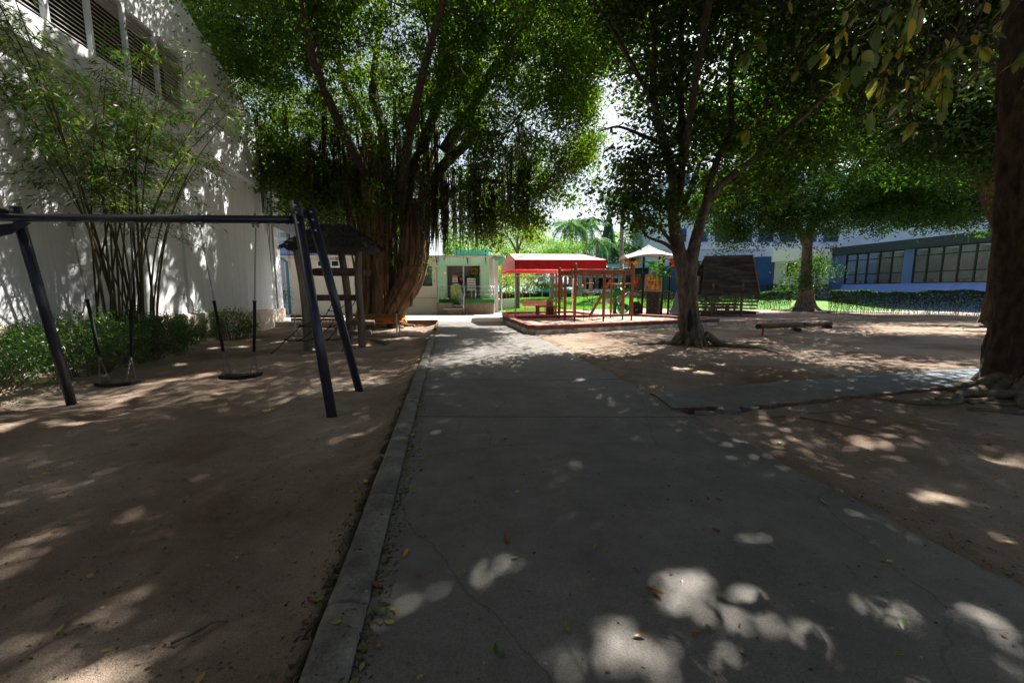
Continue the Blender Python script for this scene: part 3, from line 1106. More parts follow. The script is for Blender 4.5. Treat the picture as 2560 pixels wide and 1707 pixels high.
def brick_wall(name, label, p, q, top=.31, base_h=.16, off=.10, wid=.24, brick_w=.088, groups=None, count_limit=110):
    """low wall: mouldy white footing, a soldier course of separate bricks, a painted cap"""
    p, q = Vector((*p, 0)), Vector((*q, 0))
    d = (q - p)
    L = d.length
    d.normalize()
    nrm = Vector((-d.y, d.x, 0))
    t = thing(name, label, 'low wall', p, groups)
    ang = math.atan2(d.y, d.x)
    c = (p + q) / 2
    m = MB()
    m.box((c.x, c.y, (base_h - .35) / 2), (L, wid, base_h + .35), ang)
    m.build('footing', M_mould, t, bevel=.01)
    m = MB()
    m.box((c.x, c.y, base_h + (top - .03 - base_h) / 2 - .004), (L - .02, wid - .03, top - .03 - base_h), ang)
    m.build('mortar_core', mat('mortar', (.30, .27, .24), .95, .3, 14, .3), t)
    m = MB()
    m.box((c.x, c.y, top - .016), (L + .03, wid + .02, .032), ang)
    m.build('cap', M_cap, t, bevel=.008)
    bm_ = MB()
    bh = top - .034 - base_h
    bm_.box((0, 0, 0), (brick_w - .012, wid + .008, bh - .006))
    me = bm_.mesh('brick')
    me.materials.append(M_brick)
    n = min(count_limit, int(L / brick_w))
    st = L / n
    for i in range(n):
        o = link('brick', me, t)
        w = p + d * (st * (i + .5)) + nrm * random.uniform(-.003, .003)
        o.location = Vector((w.x, w.y, base_h + bh / 2 + random.uniform(-.002, .002))) - p
        o.rotation_euler = (0, 0, ang + random.uniform(-.012, .012))
    return t


brick_wall('sandpit_wall', 'brick topped low wall with mouldy white footing facing the bare sand', A_, B_)
brick_wall('sandpit_wall', 'brick topped low wall running along the concrete path edge', (A_[0] - .1, A_[1] + .16), (C_[0] - .02, C_[1]), brick_w=.19)
brick_wall('sandpit_wall', 'low brick divider between the two sand beds', C2_, (D_[0] - .05, D_[1] + .02), brick_w=.15)
brick_wall('sandpit_wall', 'brick rim between the sand bed and the playground grit', (D_[0] + .12, D_[1] - .1), (B_[0] - .12, B_[1] + .2), brick_w=.15)
brick_wall('sandpit_wall', 'brick rim beside the path under the red canopy', (C_[0] - .08, C_[1] + .2), P3, brick_w=.19)
brick_wall('sandpit_wall', 'brick rim along the lawn behind the red canopy', (P3[0] + .14, P3[1] + .03), P4, brick_w=.19)
brick_wall('sandpit_wall', 'short brick rim beside the shade canopy towards the playground', (P4[0] + .03, P4[1] - .15), (P5[0], P5[1] + .2), brick_w=.19)
t = thing('grit_border', 'low concrete border with rusty brown top round the playground grit', 'border', (9.0, 17.35, 0))
m = MB()
m.beam((9.0, 17.42, .02), (19.66, 21.6, .02), .16, .16)
m.build('kerb_stone', M_mould, t, bevel=.01)
m = MB()
m.beam((9.0, 17.42, .115), (19.66, 21.6, .115), .18, .03)
m.build('top_rail', M_bench, t, bevel=.006)
m = MB()
m.beam((19.66, 21.7, .06), (18.54, 28.5, .06), .16, .2)
m.build('kerb_stone', M_rootedge, t, bevel=.01)

# ------------------------------------------------------------------ lawn
def lawn_z(x, y):
    z = .02 + .62 * sstep(y, 30.5, 40) + .20 * fbm(x, y, .16, 2, 51) * sstep(y, 31, 36)
    z = z + .42 * np.exp(-(((x - 8.5) / 3.2) ** 2 + ((y - 37) / 3.5) ** 2)) + .28 * np.exp(-(((x - 2.8) / 2.2) ** 2 + ((y - 36) / 3) ** 2)) - .25 * sstep(x, .5, -2.5)
    return z


lx = np.arange(-5, 32, .35)
ly = np.arange(29.2, 60, .35)
LX, LY = np.meshgrid(lx, ly)
lz = lawn_z(LX.ravel(), LY.ravel())
lv = np.stack([LX.ravel(), LY.ravel(), lz], 1)
n1 = len(lx)
i0 = (np.arange(len(ly) - 1)[:, None] * n1 + np.arange(n1 - 1)[None, :]).ravel()
M_lawn = mat('lawn', (.07, .21, .022), .95, .35, 3.0, .8, col2=(.12, .30, .03), fine=.6, dist=.08)
link('lawn', fast_mesh('lawn', lv, np.stack([i0, i0 + 1, i0 + n1 + 1, i0 + n1], 1), M_lawn, True), kind='structure')
gp = np.stack([RNG.uniform(-4, 16, 60000), 29.4 + 13 * RNG.random(60000) ** 1.4], 1)
gzz = lawn_z(gp[:, 0], gp[:, 1])
gd = np.stack([RNG.normal(0, .5, 60000), RNG.normal(0, .5, 60000), np.ones(60000)], 1)
link('grass', leaves_mesh('grass', np.column_stack([gp, gzz]), .11, L_grass, aspect=.22, dirs=gd, flat=1.2), kind='stuff')

# ------------------------------------------------------------------ white building on the left
wb = thing('white_building', 'tall white rendered building with curved parapet and dark louvres behind the bamboo', 'building', (xw(12), 12, 0))
nin = Vector((-.9883, -.1525, 0))   # into the building


def wp(y, z, push=0.0):
    return Vector((xw(y), y, z)) - nin * push


def wall_poly(prof, push, depth):
    m_ = MB()
    m_.ext([wp(y, z, push) for y, z in prof], nin * depth)
    return m_


def roofz(y):
    return float(np.interp(y, [-8, 5, 11, 13.76, 14.33, 16.8, 18.4, 19.53, 20.0, 20.3, 20.45], [12.2, 12, 11.2, 10.54, 10.24, 9.3, 8.5, 7.88, 7.3, 6.7, 6.2]))


def ledz(y):
    return float(np.interp(y, [-8, 8.3, 18.5, 20.5], [6.55, 6.40, 5.98, 5.9]))


# lower wall (recessed under the ledge)
wall_poly([(-8, -.4), (20.36, -.4), (20.36, ledz(20.36) + .05), (8.3, ledz(8.3) + .05), (-8, ledz(-8) + .05)], 0, 6).build('lower_wall', M_wall, wb)
# upper wall, proud, with the louvre opening left out
OY0, OY1, OZ0, OZ1 = 4.6, 13.45, 7.02, 8.75
up = .24
ytop = [(y, roofz(y)) for y in np.linspace(20.45, 13.45, 20)]
wall_poly([(-8, ledz(-8)), (8.3, ledz(8.3)), (OY1, ledz(OY1)), (OY1, OZ0), (-8, OZ0)], up, 6).build('upper_wall', M_wall, wb)
wall_poly([(OY1 + .002, ledz(OY1)), (18.5, ledz(18.5)), (20.45, ledz(20.45))] + ytop, up, 6).build('upper_wall', M_wall, wb)
wall_poly([(-8, OZ1), (OY1, OZ1)] + [(y, roofz(y)) for y in (13.45, 11, 8, 5, -8)], up, 6).build('upper_wall', M_wall, wb)
wall_poly([(-8, OZ0 + .002), (OY0, OZ0 + .002), (OY0, OZ1 - .002), (-8, OZ1 - .002)], up, 6).build('upper_wall', M_wall, wb)
wall_poly([(OY0 - .1, OZ0 - .1), (OY1 + .1, OZ0 - .1), (OY1 + .1, OZ1 + .1), (OY0 - .1, OZ1 + .1)], up - .55, .3).build('louvre_backing', M_dark, wb)
sl = MB()
sl.beam(wp(OY0, 0, 0), wp(OY1, 0, 0), .10, .018, up=tuple(Vector((0, 0, 1)) - nin * .8))
slm = sl.mesh('louvre_slat', wb.location)
slm.materials.append(M_slat)
for i in range(17):
    o = link('louvre_slat', slm, wb)
    o.location = Vector((0, 0, OZ0 + .05 + i * .102)) - nin * (up - .14)
for y in (5.9, 6.95, 8.0, 9.04, 10.12, 11.2, 12.3):
    m = MB()
    m.beam(wp(y, OZ0, up - .05), wp(y, OZ1, up - .05), .09, .10, up=tuple(nin))
    m.build('louvre_mullion', M_wall, wb)
pl = wall_poly([(-8, -.4), (20.42, -.4), (20.42, .60), (11, .80), (-8, .95)], .06, .3)
pl.build('plinth', M_plinth, wb, bevel=.01)
for y in (13.1, 19.75):
    m = MB()
    m.beam(wp(y, .78, .03), wp(y, ledz(y) - .01, .03), .26 if y < 15 else .3, .09, up=tuple(nin))
    m.build('pilaster', M_wall, wb, bevel=.01)
m = MB()
m.tube([wp(13.0, .82, .1), wp(13.0, 1.1, .1), wp(12.95, 1.25, .1)], .03, 8)
m.tube([wp(13.02, .86, .12), wp(13.35, .84, .14)], .018, 6)
m.build('tap_pipe', M_zinc, wb)
m = MB()
m.tube([wp(19.45, .62, .09), wp(19.45, ledz(19.45), .09)], .045, 8)
m.build('drainpipe', mat('grey_pipe', (.42, .42, .43), .5, .1, 5, .03), wb)

# ------------------------------------------------------------------ swing set
BL, BR = Vector((-6.75, 5.40, 2.45)), Vector((-2.87, 5.50, 2.44))
sw = thing('swing_set', 'dark steel swing frame with splayed legs and long top bar on the sand', 'swing frame', ((BL.x + BR.x) / 2, 5.45, 0))
m = MB()
m.tube([BL, BR], .052, 16)
m.build('top_bar', M_steel_dark, sw)
legs = [((-2.87, 5.47, 2.66), (-2.22, 4.80, -.25)), ((-2.72, 5.55, 2.60), (-2.47, 6.38, -.3)),
        ((-6.86, 5.30, 2.66), (-7.05, 4.75, -.4)), ((-6.66, 5.52, 2.62), (-6.86, 6.05, -.42))]
for a, b in legs:
    m = MB()
    m.tube([a, b], .062, 14)
    lg = m.build('leg', M_steel_dark, sw)
    d = (Vector(b) - Vector(a)).normalized()
    for off in (.06, .16, .30):
        m = MB()
        c = Vector(a) + d * off + Vector((.02, -.06, 0))
        m.lathe((c.x, c.y, c.z), [(.014, -.012), (.018, 0), (.012, .012)], 8)
        m.build('bolt', M_zinc, lg)
for x, s in ((BL.x + .05, 1), (BR.x - .05, -1)):
    m = MB()
    yb = 5.42 if s > 0 else 5.49
    m.ext([(x - s * .12, yb - .012, 2.36), (x + s * .30, yb - .012, 2.395), (x + s * .34, yb - .012, 2.385), (x + s * .05, yb - .012, 2.24), (x - s * .14, yb - .012, 2.20)], (0, .024, 0))
    m.build('gusset_plate', M_steel_dark if s > 0 else M_zinc, sw, bevel=.004)
    m = MB()
    m.box((x - s * .11, yb, 2.52), (.13, .24, .12))
    m.build('clamp', M_steel_dark, sw, bevel=.03)


def chain_links(mb, p, q, pitch=.030, r=.0038):
    p, q = Vector(p), Vector(q)
    n = max(2, int((q - p).length / pitch))
    d = (q - p) / n
    dn = d.normalized()
    a = dn.cross(Vector((0, 1, 0)))
    a.normalize()
    b = dn.cross(a)
    for i in range(n):
        c = p + d * (i + .5)
        sdv = a if i % 2 else b
        hl, hw = pitch * .68, .0095
        pts = [c + dn * hl * math.cos(t) + sdv * hw * math.sin(t) for t in np.linspace(0, 2 * math.pi, 7)]
        mb.tube(pts, r, 4, cap=False)


def swing(label, tops, seat_c, seat_w, sl_top, sl_bot):
    t_ = thing('swing', label, 'swing', seat_c, 'swings on the dark steel frame')
    sx, sy, sz = seat_c
    m_ = MB()
    # slightly sagging black rubber plank
    n = 8
    vs, fs = [], []
    for i in range(n + 1):
        u = i / n
        x = sx + (u - .5) * seat_w
        zz = sz + .02 * (2 * u - 1) ** 2 + .022 * (u - .5)
        for (dy, dz) in ((-.09, 0), (.09, 0), (.09, -.052), (-.09, -.052)):
            ins = .03 if i in (0, n) else 0
            vs.append((x, sy + dy * (1 - ins * 4), zz + dz))
    for i in range(n):
        for k in range(4):
            fs.append((i * 4 + k, i * 4 + (k + 1) % 4, (i + 1) * 4 + (k + 1) % 4, (i + 1) * 4 + k))
    fs.append((3, 2, 1, 0))
    fs.append(tuple(n * 4 + k for k in range(4)))
    m_.add(vs, fs)
    m_.build('seat', M_rubber, t_, bevel=.006)
    for s_, tp in zip((-1, 1), tops):
        low = Vector((sx + s_ * (seat_w * .5 - .075), sy, sz + .012 + s_ * .008))
        tp = Vector(tp)
        pz = lambda z_: tp.lerp(low, (tp.z - z_) / (tp.z - low.z))
        a, b = pz(sl_top), pz(sl_bot)
        m_ = MB()
        chain_links(m_, tp - Vector((0, 0, .06)), a)
        m_.build('chain', M_chain, t_)
        m_ = MB()
        m_.tube([a, a.lerp(b, .015), a.lerp(b, .02), a.lerp(b, .5) + Vector((.004, 0, 0)), b], [.026, .026, .019, .019, .019], 10)
        m_.build('grip_sleeve', M_rubber, t_)
        m_ = MB()
        for dy in (-.07, .07):
            chain_links(m_, b, low + Vector((0, dy, 0)), .032)
        m_.build('seat_chain', M_chain, t_)
        m_ = MB()
        m_.box((tp.x, tp.y, tp.z - .005), (.09, .05, .03))
        m_.box((tp.x - .03, tp.y, tp.z - .035), (.014, .04, .05))
        m_.box((tp.x + .03, tp.y, tp.z - .035), (.014, .04, .05))
        m_.lathe((tp.x, tp.y, tp.z + .1), [(.013, 0), (.013, .025), (.006, .03)], 8)
        m_.build('hanger', M_chain, t_, bevel=.004)
    return t_


swing('black rubber swing on chains hanging nearest the hedge', [(-5.83, 5.42, 2.395), (-5.05, 5.44, 2.395)], (-5.48, 5.42, .235), .52, 1.38, .60)
swing('black rubber swing on chains beside the splayed legs by the path', [(-4.16, 5.46, 2.395), (-3.43, 5.48, 2.395)], (-3.79, 5.46, .33), .52, 1.36, .66)


# ------------------------------------------------------------------ plants on the left
def leaf_object(name, pts, size, m, parent=None, kind=None, **k):
    off = world_loc(parent) if parent is not None else (0, 0, 0)
    return link(name, leaves_mesh(name, pts, size, m, off=tuple(off), **k), parent, kind=kind)


bam = thing('bamboo_clump', 'tall bamboo clump with arching culms against the white wall', 'bamboo', (-9.15, 9.3, gzf(-9.1, 9.3)))
bp_pts, bp_dir = [], []
culm_specs = []
for i in range(26):
    b0 = Vector((random.uniform(-9.45, -8.75), random.uniform(8.85, 10.0), gzf(-9.1, 9.3) - .1))
    if i < 9:       # lean towards the camera side / left in view
        az = random.uniform(-2.1, -1.2)
    elif i < 20:    # lean out along the wall and away
        az = random.uniform(.5, 1.5)
    else:
        az = random.uniform(-1.0, .5)
    h = random.uniform(5.0, 8.6)
    lean = random.uniform(.05, .42) * h
    culm_specs.append((b0, az, h, lean))
for (b0, az, h, lean) in culm_specs:
    n = 12
    pts = []
    for k in range(n + 1):
        u = k / n
        out = lean * u ** 1.7
        x = b0.x + out * math.cos(az) + .04 * math.sin(u * 6 + az)
        y = b0.y + out * math.sin(az)
        x = max(x, xw(y) + .3)
        pts.append(Vector((x, y, b0.z + h * (u - .12 * u ** 3 * (lean / h) * 3))))
    r0 = random.uniform(.020, .032)
    m = MB()
    rad = []
    for k in range(n + 1):
        rad.append(r0 * (1 - .8 * (k / n) ** 1.3))
    m.tube(pts, rad, 7)
    for k in range(1, n):
        for s_ in (.0, .5):
            c = pts[k].lerp(pts[k + 1], s_) if k < n else pts[k]
            m.lathe(c, [(rad[k] * 1.02, -.006), (rad[k] * 1.22, 0), (rad[k] * 1.02, .006)], 6)
    m.build('culm', M_culm, bam)
    # side twigs with leaf sprays
    ntw = int(random.uniform(14, 22) * h / 7)
    tw = MB()
    for j in range(ntw):
        u = random.uniform(.46, 1) ** .75
        k = min(n - 1, int(u * n))
        c = pts[k].lerp(pts[k + 1], u * n - k)
        a2 = random.uniform(0, 6.28)
        L = random.uniform(.35, 1.1) * (1.15 - .5 * u)
        e = c + Vector((math.cos(a2) * L, math.sin(a2) * L, random.uniform(-.25, .35) * L))
        if e.x < xw(e.y) + .12:
            e.x = xw(e.y) + .12
        tp = arc(c, e, -.08 * L, 4)
        tp[-1].z -= .12 * L
        tw.tube(tp, [.005, .004, .003, .003, .002], 3, cap=False)
        nl = int(15 + 25 * L)
        for q in range(nl):
            v = random.uniform(.25, 1.0) ** .7
            kk = min(3, int(v * 4))
            pc = tp[kk].lerp(tp[kk + 1], v * 4 - kk)
            bp_pts.append((pc.x + random.gauss(0, .10), pc.y + random.gauss(0, .10), pc.z + random.gauss(0, .07)))
            a3 = a2 + random.gauss(0, .9)
            bp_dir.append((math.cos(a3), math.sin(a3), random.gauss(-.55, .4)))
    tw.build('twig', M_culm, bam, kind='stuff')
leaf_object('foliage', np.array(bp_pts), .16, L_bam, bam, aspect=.135, dirs=np.array(bp_dir), flat=.9)


def shrub(label, x, y, rx, ry, h, n, size=.065, kind_leaf=None, grp='shrubs along the white wall'):
    z0 = gzf(x, y)
    t_ = thing('shrub', label, 'shrub', (x, y, z0), grp)
    m_ = MB()
    tips = []
    for k in range(int(n / 14)):
        a = random.uniform(0, 6.28)
        r = random.random() ** .4
        th = random.uniform(.14, 1.0) ** .8
        tip = Vector((x + rx * r * math.cos(a), y + ry * r * math.sin(a), z0 + h * th * (1 - .45 * r ** 3)))
        base = Vector((x + rx * .45 * r * math.cos(a), y + ry * .45 * r * math.sin(a), z0 - .03))
        if tip.x < xw(tip.y) + .08:
            tip.x = xw(tip.y) + .08 + random.random() * .1
        if k % 3 == 0:
            m_.tube(arc(base, tip, -.04, 3), [.008, .006, .004, .003], 3, cap=False)
        tips.append(tip)
    m_.build('stem', M_root, t_, kind='stuff')
    tips = np.array(tips)
    c = np.repeat(tips, 14, 0)
    p = c + RNG.normal(0, 1, c.shape) * np.array([.075, .075, .055])
    d = RNG.normal(0, 1, c.shape) * .8 + np.array([0, 0, .55])
    leaf_object('foliage', p, size, kind_leaf or L_shrub, t_, aspect=.36, dirs=d, flat=.8)
    return t_


shrub('dense glossy shrub at the frame edge below the sunlit wall', -8.25, 6.0, 1.0, .9, .95, 5200)
shrub('broad glossy shrub behind the leaning swing leg', -8.1, 7.35, 1.0, .85, 1.12, 5600)
shrub('leafy dark shrub at the foot of the bamboo', -8.35, 8.7, .9, .8, 1.1, 4800)
shrub('low sprawling shrub at the end of the hedge beside the bamboo', -8.75, 9.95, .8, .7, .8, 3000)
shrub('small upright shrub alone against the stained plinth', -9.7, 11.4, .42, .42, .92, 1700)
shrub('tiny ragged shrub with bare twigs beneath the pilaster', -9.85, 12.4, .45, .35, .5, 800)
shrub('rounded light green shrub near the far wall corner', -10.0, 14.1, .85, .75, 1.15, 4200)
shrub('low leafy shrub in the near corner of the hedge', -7.75, 4.6, .8, .8, .85, 4200)


# ------------------------------------------------------------------ trees
def limb(mb, pts, r, n=9, sub=4, flute=0.03, jit=.04, bark=None):
    p = smooth_path(pts, sub)
    mb.tube(p, lerp_list(r, len(p)), n, jit=jit, flute=flute, bark=bark)
    return p


def twigs(parent, limbs, centres, m, r=.02, frac=60, name='branch'):
    """thin wavy branches from the nearest limb out to leaf clumps"""
    allp = np.array([(q.x, q.y, q.z) for l_ in limbs for q in l_])
    sel = RNG.choice(len(centres), min(frac, len(centres)), replace=False)
    mb_ = MB()
    for i in sel:
        c = centres[i]
        k = np.argmin(((allp - c) ** 2).sum(1))
        a, b = Vector(allp[k]), Vector(c)
        L = (b - a).length
        mid1 = a.lerp(b, .35) + Vector((random.gauss(0, .06), random.gauss(0, .06), .10 + random.gauss(0, .04))) * L
        mid2 = a.lerp(b, .7) + Vector((random.gauss(0, .07), random.gauss(0, .07), .05)) * L
        rr = r * min(2.2, .5 + L * .28)
        mb_.tube(smooth_path([a, mid1, mid2, b], 3), lerp_list([rr, rr * .6, rr * .35, rr * .15], 10), 5, cap=False)
    return mb_.build(name, m, parent, kind='stuff')


def surface_roots(parent, x, y, n, r0, length, m, az0=0, az1=6.28, zoff=0.0, w=.09):
    for i in range(n):
        a = az0 + (az1 - az0) * (i + random.uniform(.1, .9)) / n
        L = length * random.uniform(.55, 1.2)
        pts = []
        bend = random.uniform(-.9, .9)
        for k in range(6):
            u = k / 5
            aa = a + bend * u * .6 + .12 * math.sin(k * 2.3 + i)
            rr = r0 + L * u
            px, py = x + rr * math.cos(aa), y + rr * math.sin(aa)
            pz = gzf(px, py) + w * (.75 - .95 * u) + (.22 if k == 0 else 0)
            pts.append((px, py, pz + zoff))
        m_ = MB()
        limb(m_, pts, [w * 1.5, w, w * .75, w * .5, w * .28], 8, 3, .05, .06)
        o = m_.build('root', m, parent)


# --- banyan
BX, BY, BZ = -6.75, 20.0, -.28
ban = thing('banyan_tree', 'huge old banyan with twisted brown trunk and curtains of hanging roots', 'tree', (BX, BY, BZ))
tr = MB()
limb(tr, [(-6.8, 20, -.4), (-6.85, 20, .6), (-6.75, 20, 2.2), (-6.7, 20, 4.2), (-6.75, 20, 6.0), (-6.9, 20, 8.2)], [.95, .70, .62, .68, .62, .42], 80, 12, .12, .008, (.16, 8, .55))
tr.build('trunk', M_bark_b, ban)
tr = MB()
limb(tr, [(-6.3, 19.9, -.3), (-5.8, 19.9, .7), (-5.05, 19.9, 1.9), (-4.75, 19.95, 3.2), (-4.7, 20, 4.6), (-4.4, 20, 5.8)], [.62, .54, .56, .58, .50, .36], 72, 12, .12, .008, (.15, 8, .55))
tr.build('trunk', M_bark_b, ban)
limbs_b = []
for pts, r in [
    ([(-6.8, 20, 5.6), (-6.85, 20, 8.9), (-7.7, 20, 10.7), (-8.2, 20.3, 12.2), (-9.5, 20.5, 14)], [.42, .34, .25, .18, .1]),
    ([(-6.3, 20, 5.5), (-6.1, 20, 7.6), (-6.2, 20, 9.4), (-6.6, 20.2, 10.6), (-6.4, 20.2, 12.2), (-5.9, 20, 14.5)], [.48, .40, .30, .26, .2, .12]),
    ([(-5.4, 19.9, 5.2), (-5.0, 19.7, 6.6), (-4.3, 19.6, 7.8), (-3.75, 19.6, 9.2), (-3.4, 19.6, 10.2), (-3.15, 19.6, 12), (-3.05, 19.6, 13.6), (-3.3, 19.6, 16)], [.42, .36, .31, .27, .25, .22, .18, .1]),
    ([(-4.5, 19.9, 4.8), (-3.9, 19.6, 5.9), (-3.3, 19.4, 7.1), (-2.1, 19.2, 8.1), (-1.5, 19.0, 8.5), (-.4, 18.8, 8.4)], [.42, .36, .30, .25, .17, .08]),
    ([(-3.2, 19.5, 7.9), (-2.6, 19.4, 8.7), (-1.9, 19.4, 9.6), (-1.1, 19.3, 10.9), (-.6, 19.3, 11.6), (.8, 19.2, 12.1), (2.1, 19, 12.5), (4.5, 18.5, 13.2)], [.32, .30, .27, .24, .20, .15, .12, .06]),
    ([(-3.3, 19.6, 11.2), (-2.9, 19.6, 12.3), (-1.7, 19.4, 13.1), (-.5, 19.2, 13.9), (2.1, 18.8, 14.2), (3.3, 18.6, 14.2), (4.9, 18.3, 13.4), (5.8, 18, 12.7)], [.24, .22, .20, .18, .15, .13, .10, .06]),
    ([(-4.0, 19.8, 5.2), (-2.9, 19.4, 6.0), (-1.6, 18.9, 6.4), (-.2, 18.4, 6.2), (1.2, 18.0, 5.6)], [.25, .20, .15, .11, .06]),
    ([(-7.0, 19.8, 6.2), (-8.6, 19.3, 7.4), (-10.4, 18.8, 8.2), (-12.4, 18.6, 9.4)], [.34, .27, .18, .1]),
    ([(-6.6, 19.6, 6.4), (-7.2, 17.6, 8.4), (-7.0, 15.2, 9.6), (-6.2, 12.6, 10.6)], [.32, .24, .17, .09]),
    ([(-6.4, 20.6, 6.4), (-6.0, 23.2, 8.2), (-5.2, 25.6, 9.4)], [.32, .22, .1]),
    ([(-5.2, 19.4, 6.2), (-4.0, 17.2, 8.6), (-2.6, 14.8, 10.4), (-1.2, 12.6, 11.6)], [.28, .22, .15, .08]),
]:
    m = MB()
    limbs_b.append(limb(m, pts, [q * .78 for q in r], 12, 5, .05, .04))
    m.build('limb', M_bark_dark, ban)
# fused root columns wrapped round the two stems
for i in range(46):
    left_stem = i < 24
    a = random.uniform(-3.6, .5)
    pts = []
    tw_ = random.uniform(-.5, .5)
    for k in range(7):
        u = k / 6
        z = -.3 + u * random.uniform(4.4, 5.6)
        if left_stem:
            cx, rr = -6.8 + .08 * u, float(np.interp(u, [0, .2, .5, 1], [.98, .74, .64, .70]))
        else:
            cx = float(np.interp(z, [-.3, .7, 1.9, 3.2, 4.6, 6], [-6.3, -5.8, -5.05, -4.75, -4.7, -4.4]))
            rr = float(np.interp(u, [0, .2, .5, 1], [.62, .58, .58, .50]))
        aa = a + tw_ * u
        pts.append((cx + rr * math.cos(aa), 19.95 + rr * math.sin(aa) * 1.0, z))
    m = MB()
    r0 = random.uniform(.05, .13)
    limb(m, pts, [r0 * 1.5, r0, r0 * .8, r0 * .9, r0 * .5], 7, 3, .06, .08)
    m.build('root_column', M_bark_b, ban)
for i in range(34):                     # strands that rise from the stems and spread into the crown
    u0 = (i + random.random()) / 34
    x0 = -7.45 + 2.7 * u0
    x1 = -9.4 + 6.9 * u0 + random.gauss(0, .35)
    z0 = .2 + 2.6 * u0 * random.random()
    z1 = random.uniform(6.8, 9.6)
    y0 = 19.75 + random.uniform(-.35, .5)
    pts = [(x0 + (x1 - x0) * t ** 1.5 + random.gauss(0, .05), y0 + random.gauss(0, .06) + .25 * t, z0 + (z1 - z0) * t) for t in (0, .22, .45, .7, 1)]
    m = MB()
    r0 = random.uniform(.045, .11)
    limb(m, pts, [r0 * 1.1, r0, r0 * .85, r0 * .7, r0 * .45], 7, 4, .06, .05)
    m.build('root_column', M_bark_b, ban)
surface_roots(ban, -6.3, 19.9, 11, .8, 1.4, M_bark_b, -3.4, .4, 0, .12)


# hanging aerial roots: four tassel shapes reused
def tassel(n, L, spread, taper):
    mb_ = MB()
    for k in range(n):
        a = random.uniform(0, 6.28)
        r = spread * math.sqrt(random.random())
        x0, y0 = r * math.cos(a), r * math.sin(a)
        l_ = L * random.uniform(.55, 1)
        pts = []
        for j in range(5):
            u = j / 4
            f = 1 - (1 - taper) * u
            pts.append((x0 * f + random.gauss(0, .012), y0 * f + random.gauss(0, .012), -l_ * u))
        r0 = random.uniform(.006, .016)
        mb_.tube(pts, [r0, r0, r0 * .9, r0 * .8, r0 * .4], 3, cap=False)
    return mb_


tassels = []
for n_, L_, sp, tp_ in ((14, 1.0, .10, .5), (7, 1.0, .05, .7), (3, 1.0, .03, .9), (22, 1.0, .17, .45), (1, 1.0, .01, 1)):
    me = tassel(n_, L_, sp, tp_).mesh('aerial_root')
    me.materials.append(M_aroot)
    tassels.append(me)
limb_pts = [q for l_ in limbs_b for q in l_ if 4.8 < q.z < 12]
for i in range(300):
    if i >= 260:         # dense dark strands in the fork
        x = random.uniform(-7.4, -3.6)
        y = random.uniform(20.1, 20.9)
        zt = random.uniform(7.5, 9.5)
        zb = random.uniform(2.6, 5.2)
    elif i < 120:          # curtain on the right side over the mint building
        x = random.uniform(-4.3, .8)
        y = random.uniform(17.6, 20.2)
        zb = float(np.interp(x, [-4.3, -3.2, -1.1, .8], [2.7, 2.6, 3.2, 4.0])) + abs(random.gauss(0, .55))
        zt = zb + random.uniform(1.6, 4.2)
    elif i < 220:        # between and beside the stems
        x = random.uniform(-9.0, -3.0)
        y = random.uniform(18.3, 20.8)
        zt = random.uniform(7.0, 10.5)
        zb = zt - random.uniform(1.8, 4.5)
    else:                # left side
        x = random.uniform(-12.2, -7.4)
        y = random.uniform(17.8, 20.6)
        zt = random.uniform(7, 9.6)
        zb = zt - random.uniform(2.0, 5.4)
    o = link('aerial_root', random.choice(tassels if i < 120 else tassels[1:3] + tassels[4:] + tassels[:1]), ban)
    o.location = Vector((x, y, zt)) - Vector((BX, BY, BZ))
    o.scale = (random.uniform(.8, 1.3), random.uniform(.8, 1.3), zt - zb)
    o.rotation_euler = (0, 0, random.uniform(0, 6.28))
reg_b = [(-8.5, 20, 13.2, 5.5, 6, 3.6, 3), (-3, 19.5, 14.5, 5.5, 5, 3.4, 3), (1.6, 18.8, 12.6, 3.4, 4, 3.0, 1.9), (2.0, 18.5, 8.6, 2.4, 3.2, 3.0, 3.2),
         (-.3, 18.4, 6.6, 2.4, 2.4, 1.9, 2.2), (-11.5, 18.5, 9.2, 3.0, 3.5, 3.4, 3), (-9.4, 20.3, 7.4, 2.4, 2.2, 2.2, 1.7), (-7.5, 14.5, 11.2, 3.5, 4, 2.0, .8),
         (-5, 25, 11, 4, 3, 3, 1.2), (-1.5, 13.6, 12.8, 3.4, 3.4, 1.7, 1.5), (-.6, 18.2, 4.6, 1.3, 1.2, .9, .55), (-2.6, 19.2, 10.8, 1.8, 2, 1.7, .8), (-13.5, 16.5, 11.5, 2.5, 4, 2.4, 1.2),
         (-6.2, 19, 5.0, 1.5, .5, 1.0, .18), (-5.75, 20.35, 3.9, .6, .35, 1.5, .35), (-5.4, 20.6, 6.4, 1.6, .8, 1.6, .9)]
reg_b += [(-9.9, 19.2, 5.7, 2.2, 1.4, 1.5, .9), (-8.4, 21.2, 6.6, 2.0, 1.0, 2.2, .9), (3.4, 17.0, 10.6, 2.6, 2.6, 1.6, 1.2), (-5.2, 17.6, 9.2, 3.4, 1.6, 2.2, 1.1), (-6.5, 17.5, 12.4, 4.5, 2, 2.4, 1.0),
          (-10.8, 17.2, 12.8, 3.4, 3, 2.4, 1.8), (-1.0, 17.2, 11.0, 2.6, 1.6, 2.6, 1.5), (.6, 14.0, 11.4, 3, 3, 1.4, 1.4), (2.9, 18.6, 6.6, 1.2, 1.6, 1.4, .7)]
